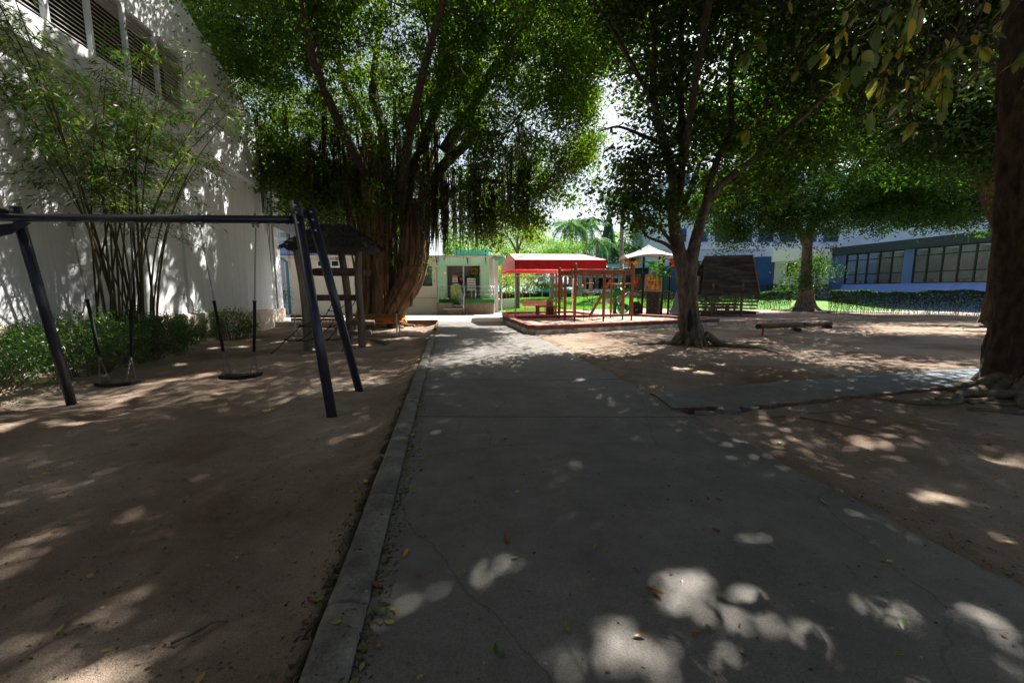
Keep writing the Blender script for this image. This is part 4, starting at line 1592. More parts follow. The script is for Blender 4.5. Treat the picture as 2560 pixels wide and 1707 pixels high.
reg_b += [(-14.0, 22.6, 9.6, 2.6, 1.4, 3.0, 2.2), (-11.8, 21.8, 8.2, 1.6, 1.0, 2.6, 1.0), (-6.0, 12.0, 12.6, 3.2, 3.2, 1.1, 2.6), (-8.2, 16.8, 10.2, 2.4, 1.2, 2.0, .9), (-3.4, 17.0, 12.6, 2.0, 1.2, 2.6, .8), (-5.6, 17.2, 13.6, 2.4, 1.4, 2.0, .8), (2.6, 18.2, 11.0, 1.8, 2.0, 2.6, .6)]  # includes unseen crown added above the view to shade the wall
cb = np.vstack([lumps(reg_b, 3300), ell_points(reg_b, 1100)])
cb = cb[~((cb[:, 0] < xw(cb[:, 1]) + .4) & (cb[:, 1] < 20.6) & (cb[:, 2] < 10.8))]
cb = cb[~((cb[:, 0] > 3.6) & (cb[:, 2] > 6.8) & (cb[:, 2] < 10.6))]
leaf_object('crown', leaf_clumps(cb, 84, .30, .75), .135, L_ban, ban, aspect=.52, droop=.45, per=84, gaps=True)
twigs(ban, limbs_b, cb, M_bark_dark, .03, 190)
# leafy strands that hang with the roots
hs = []
for i in range(260):
    x = random.uniform(-4.0, 2.2)
    y = random.uniform(17.4, 20)
    zb = float(np.interp(x, [-4, -1, 1.0, 2.2], [3.5, 3.6, 4.2, 5.0])) + abs(random.gauss(0, .7))
    for k in range(34):
        hs.append((x + random.gauss(0, .07), y + random.gauss(0, .07), zb + random.random() * 2.0))
leaf_object('leafy_strand', np.array(hs), .10, L_ban, ban, aspect=.5, droop=.9, kind='stuff')

# --- tree in the middle of the sand
CX, CY = 5.0, 11.0
ct = thing('shade_tree', 'forked grey barked tree with hollow trunk standing in the sand right of the path', 'tree', (CX, CY, gzf(CX, CY)))
tm = MB()
limb(tm, [(5.02, 11.0, -.15), (5.0, 11.0, .25), (4.86, 10.95, .7), (4.80, 10.9, 1.1), (4.72, 10.85, 1.7), (4.62, 10.8, 2.2), (4.57, 10.8, 2.55)], [.39, .315, .265, .24, .235, .215, .09], 60, 16, .06, .006, (.035, 8, 3.5))
tm.build('trunk', M_bark_g, ct)
hol = MB()
vs = []
limb(hol, [(4.74, 10.632, .42), (4.75, 10.585, .62), (4.73, 10.585, .85), (4.72, 10.60, 1.02)], [.04, .075, .065, .02], 12, 3, .1, .1)
hol.build('hollow', M_dark, ct)  # dark lump; shade inside the hollow put into its colour
limbs_c = []
for pts, r in [
    ([(4.66, 10.82, 1.6), (4.50, 10.8, 2.3), (4.32, 10.8, 3.0), (4.22, 10.8, 3.6), (4.20, 10.8, 4.27), (3.95, 10.8, 5.2), (3.62, 10.8, 6.15), (3.56, 10.8, 7.2), (3.54, 10.8, 8.6), (3.6, 10.9, 10.4)], [.28, .26, .23, .20, .18, .15, .12, .10, .08, .04]),
    ([(4.74, 10.82, 1.6), (4.78, 10.78, 2.4), (4.90, 10.75, 3.1), (5.08, 10.7, 3.8), (5.5, 10.7, 4.3), (6.6, 10.6, 5.2), (7.8, 10.3, 6.4), (8.8, 10.1, 7.6)], [.27, .24, .20, .17, .14, .11, .08, .04]),
    ([(4.24, 10.8, 3.3), (4.38, 10.75, 4.4), (4.28, 10.7, 5.75), (4.2, 10.7, 7), (4.18, 10.7, 8.4), (4.3, 10.6, 10.2)], [.15, .14, .12, .10, .09, .04]),
    ([(4.95, 10.7, 3.4), (5.1, 10.5, 4.6), (5.35, 10.3, 5.4), (5.2, 10.2, 6.8), (5.4, 10, 8.6)], [.14, .12, .10, .08, .04]),
    ([(4.55, 10.75, 2.25), (4.35, 10.7, 2.48), (3.95, 10.6, 2.72), (3.5, 10.5, 2.86), (3.25, 10.45, 3.1)], [.10, .085, .065, .045, .02]),
    ([(4.40, 10.75, 2.5), (4.0, 10.75, 3.0), (3.7, 10.75, 3.25), (3.2, 10.6, 3.4)], [.08, .06, .04, .02]),
    ([(4.5, 10.9, 3.6), (5.6, 12.4, 5.4), (6.4, 13.8, 7.0)], [.12, .09, .04]),
    ([(4.3, 10.6, 4.4), (3.9, 9.0, 6.2), (3.4, 7.2, 7.6), (2.6, 5.4, 8.6)], [.13, .10, .08, .04]),
    ([(3.95, 10.8, 5.2), (3.2, 10.8, 5.5), (2.7, 10.8, 5.65), (2.2, 10.7, 5.5)], [.08, .06, .045, .02]),
    ([(3.6, 10.8, 6.2), (2.6, 10.4, 7.4), (1.2, 9.8, 8.8)], [.09, .06, .03]),
]:
    m = MB()
    limbs_c.append(limb(m, pts, [q * .68 for q in r], 12, 4, .04, .03))
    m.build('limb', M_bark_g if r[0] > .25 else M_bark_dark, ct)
surface_roots(ct, CX, CY - .05, 11, .27, 1.2, M_root, 0, 6.28, -.06, .048)
for a, L in ((-.15, 2.6), (-.3, 2.2), (.1, 1.9), (3.0, 1.1)):
    surface_roots(ct, CX, CY - .1, 1, .35, L, M_root, a - .05, a + .05, .01, .075)
reg_c = [(5.6, 11, 7.8, 3.0, 3.0, 2.6, 4.4), (8.2, 10.8, 7.2, 2.2, 2.6, 2.0, 2.6), (4.0, 11, 9.6, 2.6, 3, 1.8, 2.2), (6.7, 11.4, 4.9, 1.8, 1.6, 1.0, 1.25), (3.35, 10.5, 3.5, .75, .7, .62, .42),
         (3.4, 10.8, 4.75, .8, .8, .55, .36), (2.6, 7.6, 9.6, 3.4, 3.6, 1.6, 2.4), (.6, 9.4, 10.0, 2.6, 3.0, 1.5, 1.6), (5.2, 5.4, 8.6, 3, 3, 1.5, 1.8), (3.9, 10.9, 6.2, .9, .9, .8, .4), (5.0, 10.8, 5.4, .8, .8, .6, .3), (5.2, 9.2, 9.8, 2.4, 1.9, 1.0, 1.8)]  # with unseen overhead masses added to shade the path
cc = np.vstack([lumps(reg_c, 1300, 9, .55), ell_points(reg_c, 700)])
cc = cc[~((cc[:, 0] < 3.45) & (cc[:, 2] > 5.15) & (cc[:, 2] < 7.5) & (cc[:, 1] > 9.4))]
leaf_object('crown', leaf_clumps(cc, 52, .27, .6), .135, L_ctr, ct, aspect=.5, droop=.3, per=52, gaps=True)
twigs(ct, limbs_c, cc, M_bark_dark, .02, 210)

# --- big trunk at the right edge, with overhanging branches
rt = thing('corner_tree', 'massive dark trunk with mossy spreading roots rising beside the side slab', 'tree', (8.05, 5.9, gzf(8.0, 5.9)))
m = MB()
limb(m, [(8.1, 5.85, -.2), (8.0, 5.88, .3), (7.9, 5.9, 1.0), (7.72, 5.9, 2.2), (7.55, 5.9, 3.4), (7.3, 5.9, 5.4), (7.0, 5.8, 7.4)], [.92, .64, .53, .50, .48, .44, .3], 90, 26, .05, .006, (.075, 9, 3.2))
m.build('trunk', M_bark_r, rt)
limbs_r = []
for pts, r in [
    ([(7.1, 5.8, 6.6), (5.6, 5.0, 8.0), (3.6, 4.0, 8.8), (1.4, 2.8, 9.3)], [.24, .18, .12, .05]),
    ([(7.0, 5.8, 7.0), (6.4, 4.0, 8.6), (5.4, 1.8, 9.6), (4.2, -.6, 10)], [.24, .18, .12, .05]),
    ([(7.2, 5.8, 6.2), (6.0, 4.4, 6.4), (4.9, 3.9, 5.8), (4.1, 3.6, 4.9)], [.14, .09, .06, .03]),
    ([(7.1, 5.9, 7.2), (8.6, 7.4, 9), (9.6, 9, 10)], [.2, .14, .06]),
    ([(7.4, 5.7, 5.0), (8.8, 4.4, 7), (9.8, 3, 8)], [.2, .14, .06]),
]:
    m = MB()
    limbs_r.append(limb(m, pts, r, 10, 4, .04, .03))
    m.build('limb', M_bark_r, rt)
surface_roots(rt, 8.0, 5.85, 15, .45, 1.7, M_root, 2.6, 5.6, 0, .085)
surface_roots(rt, 8.0, 5.85, 6, .5, .9, M_root, -.6, 2.4, 0, .09)
for a_, L_, w_ in ((3.35, 2.3, .06), (3.55, 2.6, .07), (3.8, 2.2, .055), (4.0, 2.5, .07), (4.2, 1.9, .06), (4.45, 1.7, .075), (3.68, 1.5, .05), (4.1, 1.4, .045), (3.9, 3.0, .04)):
    surface_roots(rt, 8.0, 5.85, 1, .5, L_, M_root, a_ - .04, a_ + .04, .02, w_)
reg_r = [(6.5, 5.2, 9.6, 3.6, 3.4, 1.5, 1.7), (3.2, 3.2, 9.8, 3.0, 3.0, 1.3, 2.2), (9.8, 7.6, 10, 3.2, 3.2, 1.8, 2), (9.6, 3, 8.4, 2.6, 3.2, 1.5, 1.5), (5, -.8, 10, 4, 3, 1.4, 1.6), (6.2, 6.6, 7.6, 1.9, 1.3, .9, .9), (9.6, 9.6, 7.4, 2.6, 2.2, 1.5, 1.3), (7.6, 8.6, 8.4, 2.2, 2.0, 1.3, .5), (5.6, 11.2, 10.6, 3.0, 2.4, 1.2, .9), (1.2, 4.6, 10.4, 3.6, 3.6, 1.2, 2.4), (-2.6, 6.4, 11.0, 3.4, 3.4, 1.2, 2.4), (2.2, 9.6, 11.2, 4, 4, 1.4, 3.2), (-2.4, 10.2, 12.2, 3.4, 3, 1.2, 1.6)]  # outlying masses: unseen crown added overhead to shade the foreground
cr_ = np.vstack([lumps(reg_r, 1900, 12, .7), ell_points(reg_r, 900)])
leaf_object('crown', leaf_clumps(cr_, 50, .36, .6), .165, L_over, rt, aspect=.5, droop=.3, per=50, gaps=True)
twigs(rt, limbs_r, cr_, M_bark_r, .025, 90)


# big single leaves on the twigs that hang into the top right of the view
def big_leaf(L, w, m_):
    mb_ = MB()
    us = [0, .18, .45, .75, 1.0]
    ws = [0.06, .7, 1.0, .62, .03]
    vs = []
    for u, q in zip(us, ws):
        z = -.16 * L * u * u
        vs += [(u * L, -w * q / 2, z + .10 * w * q), (u * L, 0, z), (u * L, w * q / 2, z + .10 * w * q)]
    fs = []
    for i in range(4):
        for k in range(2):
            fs.append((i * 3 + k, i * 3 + k + 1, (i + 1) * 3 + k + 1, (i + 1) * 3 + k))
    mb_.add(vs, fs, True)
    me_ = mb_.mesh('leaf')
    me_.materials.append(m_)
    return me_


hang_meshes = [big_leaf(.15, .075, F_olive), big_leaf(.13, .06, F_gold), big_leaf(.16, .08, F_hgreen), big_leaf(.12, .065, F_olive)]
stub = Vector((4.1, 3.6, 4.7))
hang_specs = []
for i in range(24):
    a = Vector((random.uniform(2.6, 4.6), random.uniform(3.1, 4.3), random.uniform(3.5, 4.3)))
    e = a + Vector((random.uniform(-.7, .15), random.uniform(-.35, .25), -random.uniform(.25, .75)))
    hang_specs.append((a, e))
hang_specs.append((Vector((4.2, 3.9, 4.3)), Vector((3.0, 3.55, 3.15))))
cnt = 0
for a, e in hang_specs:
    mb_ = MB()
    pth = smooth_path([stub.lerp(a, .2) + Vector((0, 0, .1)), stub.lerp(a, .65) + Vector((0, 0, .12)), a, a.lerp(e, .5) + Vector((0, 0, .05)), e], 4)
    mb_.tube(pth, lerp_list([.012, .008, .005, .003], len(pth)), 4, cap=False)
    br_ = mb_.build('branch', M_bark_r, rt)
    for k in range(13):
        if cnt >= 280:
            break
        u = random.uniform(.38, 1.0)
        q = pth[min(len(pth) - 1, int(u * len(pth)))]
        o = link('leaf', random.choice(hang_meshes), br_)
        o.location = q - world_loc(br_)
        o.rotation_euler = (random.gauss(0, .5), R(random.uniform(25, 80)), random.uniform(0, 6.28))
        s_ = random.uniform(.65, 1.2)
        o.scale = (s_, s_, s_)
        cnt += 1


# --- two trees behind on the right
def big_tree(name, label, base, trunk_pts, trunk_r, limb_specs, regs, nclump, per, sig, size, leafm, bark, roots=0, grp=None, tw=100, root_len=1.8, root_w=.12):
    t_ = thing(name, label, 'tree', base, grp)
    m_ = MB()
    limb(m_, trunk_pts, trunk_r, 22, 5, .08, .03)
    m_.build('trunk', bark, t_)
    ls = []
    for pts, r in limb_specs:
        m_ = MB()
        ls.append(limb(m_, pts, r, 9, 4, .04, .03))
        m_.build('limb', bark, t_)
    if not ls:
        ls = [[Vector(p) for p in trunk_pts[len(trunk_pts) // 2:]]]
    if roots:
        surface_roots(t_, base[0], base[1], roots, trunk_r[0] * .7, root_len, bark, 0, 6.28, 0, root_w)
    c_ = np.vstack([lumps(regs, int(nclump * .8), 10, .8), ell_points(regs, int(nclump * .25))])
    leaf_object('crown', leaf_clumps(c_, per, sig * .72, .65), size, leafm, t_, aspect=.5, per=per, gaps=True)
    if tw:
        twigs(t_, ls, c_, bark, .03, tw)
    return t_


big_tree('shade_tree', 'broad dark tree with leafy ivy tuft on its trunk rising from the clipped hedge', (21.5, 29.3, 0),
         [(21.5, 29.3, -.1), (21.4, 29.2, 1.0), (21.0, 28.8, 2.6), (20.6, 28.4, 4.6), (20.6, 28.2, 6.4)], [.85, .48, .33, .27, .22],
         [([(20.5, 28.3, 4.6), (18, 27, 7.0), (15.5, 26, 8.4)], [.25, .18, .07]), ([(20.6, 28.2, 6.0), (24, 27, 8.4), (27, 26, 9.6)], [.25, .18, .07]), ([(20.6, 28.2, 6.2), (21, 27.6, 9.4), (21.5, 27, 12)], [.22, .15, .06])],
         [(20.5, 27.5, 9.4, 6.5, 4.0, 3.6, 5), (15.2, 27.5, 6.7, 3.2, 2.6, 2.3, 2.8), (26, 27, 7.0, 5, 1.6, 1.3, 1.4), (26.5, 26.5, 8.6, 4.5, 3.5, 2.6, 2.4), (21.2, 26.5, 6.2, 5.0, 2.4, 1.3, 1.6), (20.9, 28.4, 3.1, .9, .8, 1.3, .22), (27.5, 25.5, 7.6, 4.5, 2.5, 2.2, 2.2), (31, 24.5, 8.4, 3.5, 2.5, 2.2, 1.4), (15.5, 22.5, 10.2, 3.6, 3.0, 1.8, 2.0)],
         2600, 62, .55, .17, L_r2, M_bark_g, 9)
big_tree('shade_tree', 'old tree with long flat roots half hidden behind the massive corner trunk', (20.2, 16.0, 0),
         [(20.2, 16.0, -.2), (19.95, 16, .6), (19.75, 16, 1.6), (19.6, 16, 3.2), (19.3, 15.9, 5.2)], [1.15, .75, .58, .5, .4],
         [([(19.5, 16, 3.4), (18.4, 16, 5.2), (17.2, 15.6, 6.6), (15.5, 15.2, 8.0)], [.3, .24, .17, .08]), ([(19.3, 15.9, 5.0), (20, 15.4, 8), (20.6, 15, 10)], [.3, .2, .08]), ([(19.4, 15.9, 4.8), (21.5, 17, 7.6), (23.5, 18, 9)], [.28, .2, .08])],
         [(18.5, 15.5, 9.4, 4.4, 3.6, 2.6, 4), (15.6, 16.2, 8.0, 2.6, 2.6, 1.8, 1.6), (22.5, 16.5, 8.4, 3.4, 3.4, 2.6, 2.2), (12.6, 18.0, 9.8, 4.2, 4.0, 2.0, 3.6), (17.5, 14.5, 7.2, 3.2, 2.2, 1.6, 1.4), (20.5, 14.0, 8.6, 2.6, 2.2, 2.8, 1.4)],
         1900, 56, .50, .16, L_r2, M_bark_r, 0, tw=90)
rtree3 = [o for o in COL.objects if o.name.startswith('shade_tree') and o.type == 'EMPTY'][-1]
surface_roots(rtree3, 20.1, 15.9, 9, .6, 2.6, M_root, 2.6, 4.4, 0, .12)


# --- unseen trees added behind the viewpoint to shade the foreground
def roof_tree(label, x, y, regs, n, per=26):
    t_ = thing('shade_tree', label, 'tree', (x, y, -.1))
    m_ = MB()
    limb(m_, [(x, y, -.2), (x + .1, y, 2), (x, y + .2, 5), (x + .2, y + .4, 8)], [.5, .36, .3, .2], 12, 3, .05, .03)
    m_.build('trunk', M_bark_g, t_)
    c_ = ell_points(regs, n)
    leaf_object('crown', leaf_clumps(c_, per, .55, .6), .27, L_over, t_, aspect=.52, gaps=True)


roof_tree('unseen shade tree added on the sand behind the viewpoint', -3.4, -5.0, [(-3.5, -1.0, 10.4, 5.0, 4.5, 1.6, 3), (-7, 2.0, 10.8, 3.6, 4.5, 1.5, 2), (0, -3.5, 9.6, 4.5, 3.4, 2, 2), (-4, -7, 6, 6, 3, 5, 4), (-10, -4, 7, 3, 4, 5, 2)], 1300)
roof_tree('unseen shade tree added beyond the path behind the viewpoint', 5.4, -6.0, [(5.5, -5, 9.5, 5, 3.5, 2.4, 3), (3.5, -8, 6, 6, 3, 5, 4), (10, -2, 8, 3.5, 4, 4, 2.5), (12, 3, 7, 3, 3, 4, 1.6)], 1200)


# ------------------------------------------------------------------ thatched climbing hut on log posts
hut = thing('thatched_climbing_hut', 'wooden climbing hut with shaggy dark thatch on round log posts', 'play hut', (-5.0, 11.3, -.12))
for (x, y, h, r) in ((-5.62, 10.85, 2.62, .105), (-4.32, 11.35, 2.66, .10), (-5.05, 12.3, 2.7, .105), (-6.2, 12.0, 2.6, .10)):
    m = MB()
    limb(m, [(x, y, -.4), (x + .015, y, .8), (x - .02, y, 1.7), (x - .03 + (.06 if x > -5 else -.1), y, h)], [r * 1.08, r, r, r * .95], 14, 4, .03, .02)
    m.build('post', M_log, hut)
# thatch: shaggy layered hip roof
vs, fs = [], []
rows = 7
cxh, cyh = -5.02, 11.55
th_m = MB()
for ring in range(rows):
    u = ring / (rows - 1)
    hx, hy = 1.22 - .88 * u, .98 - .9 * u
    z = 2.66 + .66 * u ** .8
    pts = []
    n = 40
    for k in range(n):
        t = 2 * math.pi * k / n
        e = 3.0
        x = hx * math.copysign(abs(math.cos(t)) ** (2 / e), math.cos(t))
        y = hy * math.copysign(abs(math.sin(t)) ** (2 / e), math.sin(t))
        pts.append((cxh + x * (1 + random.uniform(-.03, .03)), cyh + y * (1 + random.uniform(-.04, .04)), z + random.uniform(-.035, .035) - (.05 if ring == 0 else 0)))
    vs += pts
n = 40
for ring in range(rows - 1):
    for k in range(n):
        k2 = (k + 1) % n
        fs.append((ring * n + k, ring * n + k2, (ring + 1) * n + k2, (ring + 1) * n + k))
fs.append(tuple(range(n))[::-1])
fs.append(tuple((rows - 1) * n + k for k in range(n)))
th_m.add(vs, fs, False)
thr = th_m.build('thatch', M_thatch, hut)
# straw ends hanging along the rows
sp_, sdr = [], []
for i in range(5200):
    u = random.random()
    t = random.uniform(0, 6.28)
    hx, hy = 1.25 - .88 * u, 1.0 - .9 * u
    e = 3.0
    x = hx * math.copysign(abs(math.cos(t)) ** (2 / e), math.cos(t))
    y = hy * math.copysign(abs(math.sin(t)) ** (2 / e), math.sin(t))
    sp_.append((cxh + x, cyh + y, 2.68 + .66 * u ** .8 + .02))
    sdr.append((x * .8 + random.gauss(0, .25), y * .8 + random.gauss(0, .25), -.75 + random.gauss(0, .2)))
o = link('straw', leaves_mesh('straw', np.array(sp_), .17, M_thatch, off=tuple(world_loc(thr)), aspect=.10, dirs=np.array(sdr), flat=.8), thr, kind='stuff')
m = MB()
m.lathe((-4.9, 11.6, 1.92), [(.78, 0), (.84, .05), (.84, .16), (.78, .2)], 20, sy=.5)
m.build('round_shelf', M_dwood, hut, bevel=.01)
m = MB()
m.box((-4.98, 11.2, 1.30), (1.42, .06, .17), R(20))
m.build('plank_rail', M_dwood, hut, bevel=.006)
for z, y in ((.55, 11.9), (.28, 11.6)):
    m = MB()
    m.tube([(-4.9, y - .1, z), (-4.15, y + .1, z - .01)], .075, 12)
    m.build('log_step', M_log, hut)
rp = MB()
knots = MB()
A0, B0 = Vector((-6.22, 10.15, -.1)), Vector((-5.05, 11.9, 1.0))
grid_ = []
for i, (x, y, z) in enumerate([(-6.25, 10.2, -.12), (-5.95, 10.4, .22), (-5.68, 10.62, .55), (-5.3, 11.0, .75)]):
    grid_.append(Vector((x, y, z)))
row2 = [Vector(p) for p in ((-5.55, 10.3, .2), (-5.25, 10.45, .24), (-4.95, 10.6, .18), (-4.6, 10.9, .25))]
row3 = [Vector(p) for p in ((-5.28, 10.8, .58), (-5.0, 10.9, .52), (-4.75, 11.0, .62))]
row4 = [Vector(p) for p in ((-5.1, 11.1, .95), (-4.85, 11.2, .98))]
for a, b in [(grid_[0], grid_[1]), (grid_[1], grid_[2]), (grid_[2], grid_[3]), (grid_[1], row2[0]), (row2[0], row2[1]), (row2[1], row2[2]), (row2[2], row2[3]), (grid_[2], row3[0]), (row3[0], row3[1]), (row3[1], row3[2]),
             (row2[0], row3[0]), (row2[1], row3[1]), (row2[2], row3[2]), (row3[0], row4[0]), (row3[1], row4[1]), (row4[0], row4[1]), (row4[0], Vector((-5.0, 11.2, 1.28))), (row4[1], Vector((-4.5, 11.3, 1.3))),
             (row3[2], Vector((-4.4, 11.3, 1.25))), (row2[3], Vector((-4.45, 10.3, -.1)))]:
    rp.tube(arc(a, b, .03, 5), .012, 5)
for q in grid_[1:3] + row2[:3] + row3 + row4:
    knots.lathe((q.x, q.y, q.z - .03), [(.015, 0), (.034, .015), (.034, .045), (.015, .06)], 8)
rnet = rp.build('rope_net', M_rubber, hut)
knots.build('knot', M_rubber, rnet)
m = MB()
limb(m, [(-7.3, 13.4, -.18), (-6.2, 13.25, -.16), (-5.0, 13.2, -.17), (-4.35, 12.9, -.15)], [.07, .085, .08, .075], 12, 4, .02, .03)
tag(m.build('fallen_log', M_log), 'long grey log lying on the sand behind the thatched hut', 'log')
m = MB()
m.tube([(-4.35, 12.3, -.09), (-3.75, 11.85, -.08)], .085, 14)
tag(m.build('short_log', M_log), 'short dark log lying against the foot of the hut post', 'log')


# ------------------------------------------------------------------ benches with orange planks
def make_bench():
    t_ = thing('bench', '', 'bench')
    for z, y in ((.80, .13), (.67, .10)):
        m_ = MB()
        m_.box((0, y, z), (2.08, .03, .115))
        m_.build('back_slat', M_bench, t_, bevel=.006)
    for y in (.02, -.12, -.26):
        m_ = MB()
        m_.box((0, y, .47), (2.02, .125, .035))
        m_.build('seat_slat', M_bench, t_, bevel=.006)
    m_ = MB()
    m_.box((0, .155, .735), (.05, .02, .26))
    m_.build('back_batten', M_bench, t_)
    for x in (-.86, .86):
        m_ = MB()
        m_.beam((x, .165, .30), (x, .125, .88), .05, .035)
        m_.beam((x, .16, .0), (x, .16, .44), .045, .045)
        m_.beam((x, -.27, .0), (x, -.27, .44), .045, .045)
        m_.beam((x, .2, .435), (x, -.34, .435), .045, .03)
        m_.build('metal_leg', M_white_pole, t_, bevel=.004)
        m_ = MB()
        m_.tube(smooth_path([(x, .12, .70), (x, -.1, .70), (x, -.28, .66), (x, -.29, .45)], 4), .017, 8)
        m_.build('armrest', M_white_pole, t_)
    return t_


def copy_tree(o, parent=None):
    c_ = o.copy()
    COL.objects.link(c_)
    c_.parent = parent
    for ch in list(o.children):
        copy_tree(ch, c_)
    return c_


b1 = make_bench()
b2 = copy_tree(b1)
b1.location = (-5.40, 15.75, gzf(-5.4, 15.7) - .01)
b1.rotation_euler = (0, 0, R(182 - 180))
b2.location = (-7.75, 15.9, gzf(-7.7, 15.9) - .02)
b2.rotation_euler = (0, 0, R(-2))
# the photograph shows their backs: turn them to face the banyan
b1.rotation_euler.z += 0
for b_, lab in ((b1, 'orange plank bench in front of the banyan, end by the sunlit sand'), (b2, 'orange plank bench in the shade behind the swing legs near the white wall')):
    tag(b_, lab, 'bench', 'plank benches facing the banyan')
    b_.rotation_euler.z += math.pi
fb = MB()
for k, (dz, r) in enumerate(((.0, .0), (.09, .02))):
    pts = [(-6.35 + .98 * math.cos(a), 19.9 + .98 * math.sin(a), .02 + dz + .05 * math.sin(3 * a)) for a in np.linspace(-3.3, .4, 22)]
    fb.tube(pts, .07 - .02 * k, 6)
fbo = fb.build('cloth_sash', mat('orange_cloth', (.55, .10, .02), .8, .25, 9, .2))
tag(fbo, 'orange cloth sash tied round the foot of the banyan', 'cloth sash')
m = MB()
m.tube(smooth_path([(-5.35, 19.75, .1), (-5.2, 19.6, -.05), (-5.25, 19.55, -.2)], 3), [.05, .045, .03, .03, .03, .02, .02], 6)
m.build('sash_end', M_yellow, fbo)

# ------------------------------------------------------------------ mint building, terrace, railing
mbld = thing('mint_building', 'single storey mint and cream building with sliding doors and a flat white eave', 'building', (-6, 27, 0))
DX0, DX1, DZ0, DZ1 = -4.42, -2.08, .90, 3.20
WX0, WX1, WZ0, WZ1 = -6.35, -5.28, 1.72, 3.18
zt_ = 3.66
fy = 27.0
m = MB()
for (x0, x1, z0, z1) in ((-5.03, DX0, -.2, zt_), (DX1, -1.5, -.2, zt_), (DX0, DX1, DZ1, zt_), (DX0, DX1, -.2, DZ0)):
    m.box(((x0 + x1) / 2, fy + .12, (z0 + z1) / 2), (x1 - x0, .24, z1 - z0))
m.box((-1.62, fy + 2.2, zt_ / 2 - .1), (.24, 4.0, zt_ + .2))
m.build('mint_wall', M_mint, mbld)
m = MB()
for (x0, x1, z0, z1) in ((-15.2, -11.6, -.2, zt_), (-11.6, WX0, -.2, zt_), (WX1, -5.034, -.2, zt_), (WX0, WX1, WZ1, zt_), (WX0, WX1, -.2, WZ0)):
    m.box(((x0 + x1) / 2, fy + .12, (z0 + z1) / 2), (x1 - x0, .24, z1 - z0))
m.build('cream_wall', M_cream, mbld)
m = MB()
m.box((-3.2, fy + .60, 1.8), (4.5, .1, 4.0))  # added pale backdrop close behind the glass, bouncing light to the doors
m.box((-3.2, fy + 2.1, .86), (4.5, 3.7, .06))
m.box((-3.2, fy + 2.1, 3.7), (4.5, 3.7, .06))
m.box((-5.2, fy + 2.1, 1.8), (.1, 3.8, 4))
m.build('room', mat('pale_room', (.72, .66, .68), .8, .06, 1, .02), mbld)
m = MB()
m.box((-5.8, fy + .5, 2.4), (1.4, .05, 1.8))
m.build('window_blind', mat('grey_green_blind', (.40, .44, .40), .7, .06, 2, .02), mbld)
m = MB()
m.prism([(-15.4, 26.35), (-.45, 26.35), (-.45, 31.5), (-15.4, 31.5)], 3.665, 3.76)
m.build('eave', M_white, mbld)
m = MB()
m.beam((-15.4, 26.33, 3.71), (-.6, 26.33, 3.71), .03, .09)
m.build('gutter', mat('pale_pink_gutter', (.66, .52, .48), .6, .1, 5, .03), mbld)
for x in (-14, -11.5, -9, -6.9, -5.0, -2.95, -1.75):
    m = MB()
    m.beam((x, 26.98, 3.3), (x, 26.4, 3.64), .03, .03)
    m.beam((x, 26.97, 3.2), (x, 26.97, 3.64), .03, .03)
    m.beam((x, 26.97, 3.64), (x, 26.4, 3.64), .03, .03)
    m.build('eave_bracket', M_frame, mbld)
m = MB()
m.box((-2.7, 27.6, 3.98), (2.3, .9, .42))
m.build('green_fascia', M_greenaw, mbld)
for (nm, x0, x1, z0, z1, panes, mtf, yo) in (('sliding_door', DX0, DX1, DZ0, DZ1, 2, M_alu, .08), ('window', WX0, WX1, WZ0, WZ1, 1, M_alu, .08)):
    f_ = MB()
    w = .07
    f_.box(((x0 + x1) / 2, fy + yo, z1 - w / 2), (x1 - x0, .1, w))
    f_.box(((x0 + x1) / 2, fy + yo, z0 + w / 2), (x1 - x0, .1, w))
    for x in (x0 + w / 2, x1 - w / 2):
        f_.box((x, fy + yo, (z0 + z1) / 2), (w, .1, z1 - z0 - 2 * w - .002))
    if panes == 2:
        f_.box(((x0 + x1) / 2, fy + yo, (z0 + z1) / 2), (.09, .08, z1 - z0 - 2 * w - .002))
    fo = f_.build(nm, mtf, mbld)
    for k in range(panes):
        a = x0 + w + (x1 - x0 - 2 * w) * k / panes
        b = x0 + w + (x1 - x0 - 2 * w) * (k + 1) / panes
        p_ = MB()
        p_.box(((a + b) / 2, fy + yo + .02, (z0 + z1) / 2), (b - a - .05, .012, z1 - z0 - 2 * w))
        p_.build('pane', M_glass, fo)
m = MB()
m.lathe((-5.0, 26.97, 2.80), [(.03, 0), (.10, .03), (.10, .14), (.03, .17)], 14, sy=.6)
m.build('wall_lamp', mat('old_lamp_glass', (.62, .60, .42), .4, .1, 6, .02), mbld)
m = MB()
m.tube([(-5.02, 26.98, 2.8), (-5.03, 26.98, 1.0), (-7.6, 26.98, .98)], .012, 5)
m.tube([(-5.1, 26.96, .25), (-5.0, 26.93, .45), (-5.06, 26.96, .6)], .014, 5)
m.build('cable', M_dark, mbld)
m = MB()
m.beam((-1.22, 26.9, -.1), (-1.22, 26.9, 3.66), .12, .12)
m.build('white_column', M_white, mbld)
# slanted clear side awning
m = MB()
m.ext([(-1.3, 26.4, 3.62), (-.35, 26.4, 3.58), (-.9, 29.6, 3.3), (-1.3, 29.6, 3.3)], (0, 0, .02))
m.build('side_awning', M_greenaw, mbld)


# things stuck on or standing behind the sliding doors
def flat_panel(name, label, cat, x, z, w, h, m_, y=fy + .045, loc_extra=None):
    t_ = thing(name, label, cat, (x, y, z))
    q = MB()
    q.box((x, y, z), (w, .012, h))
    q.build('sheet', m_, t_)
    return t_


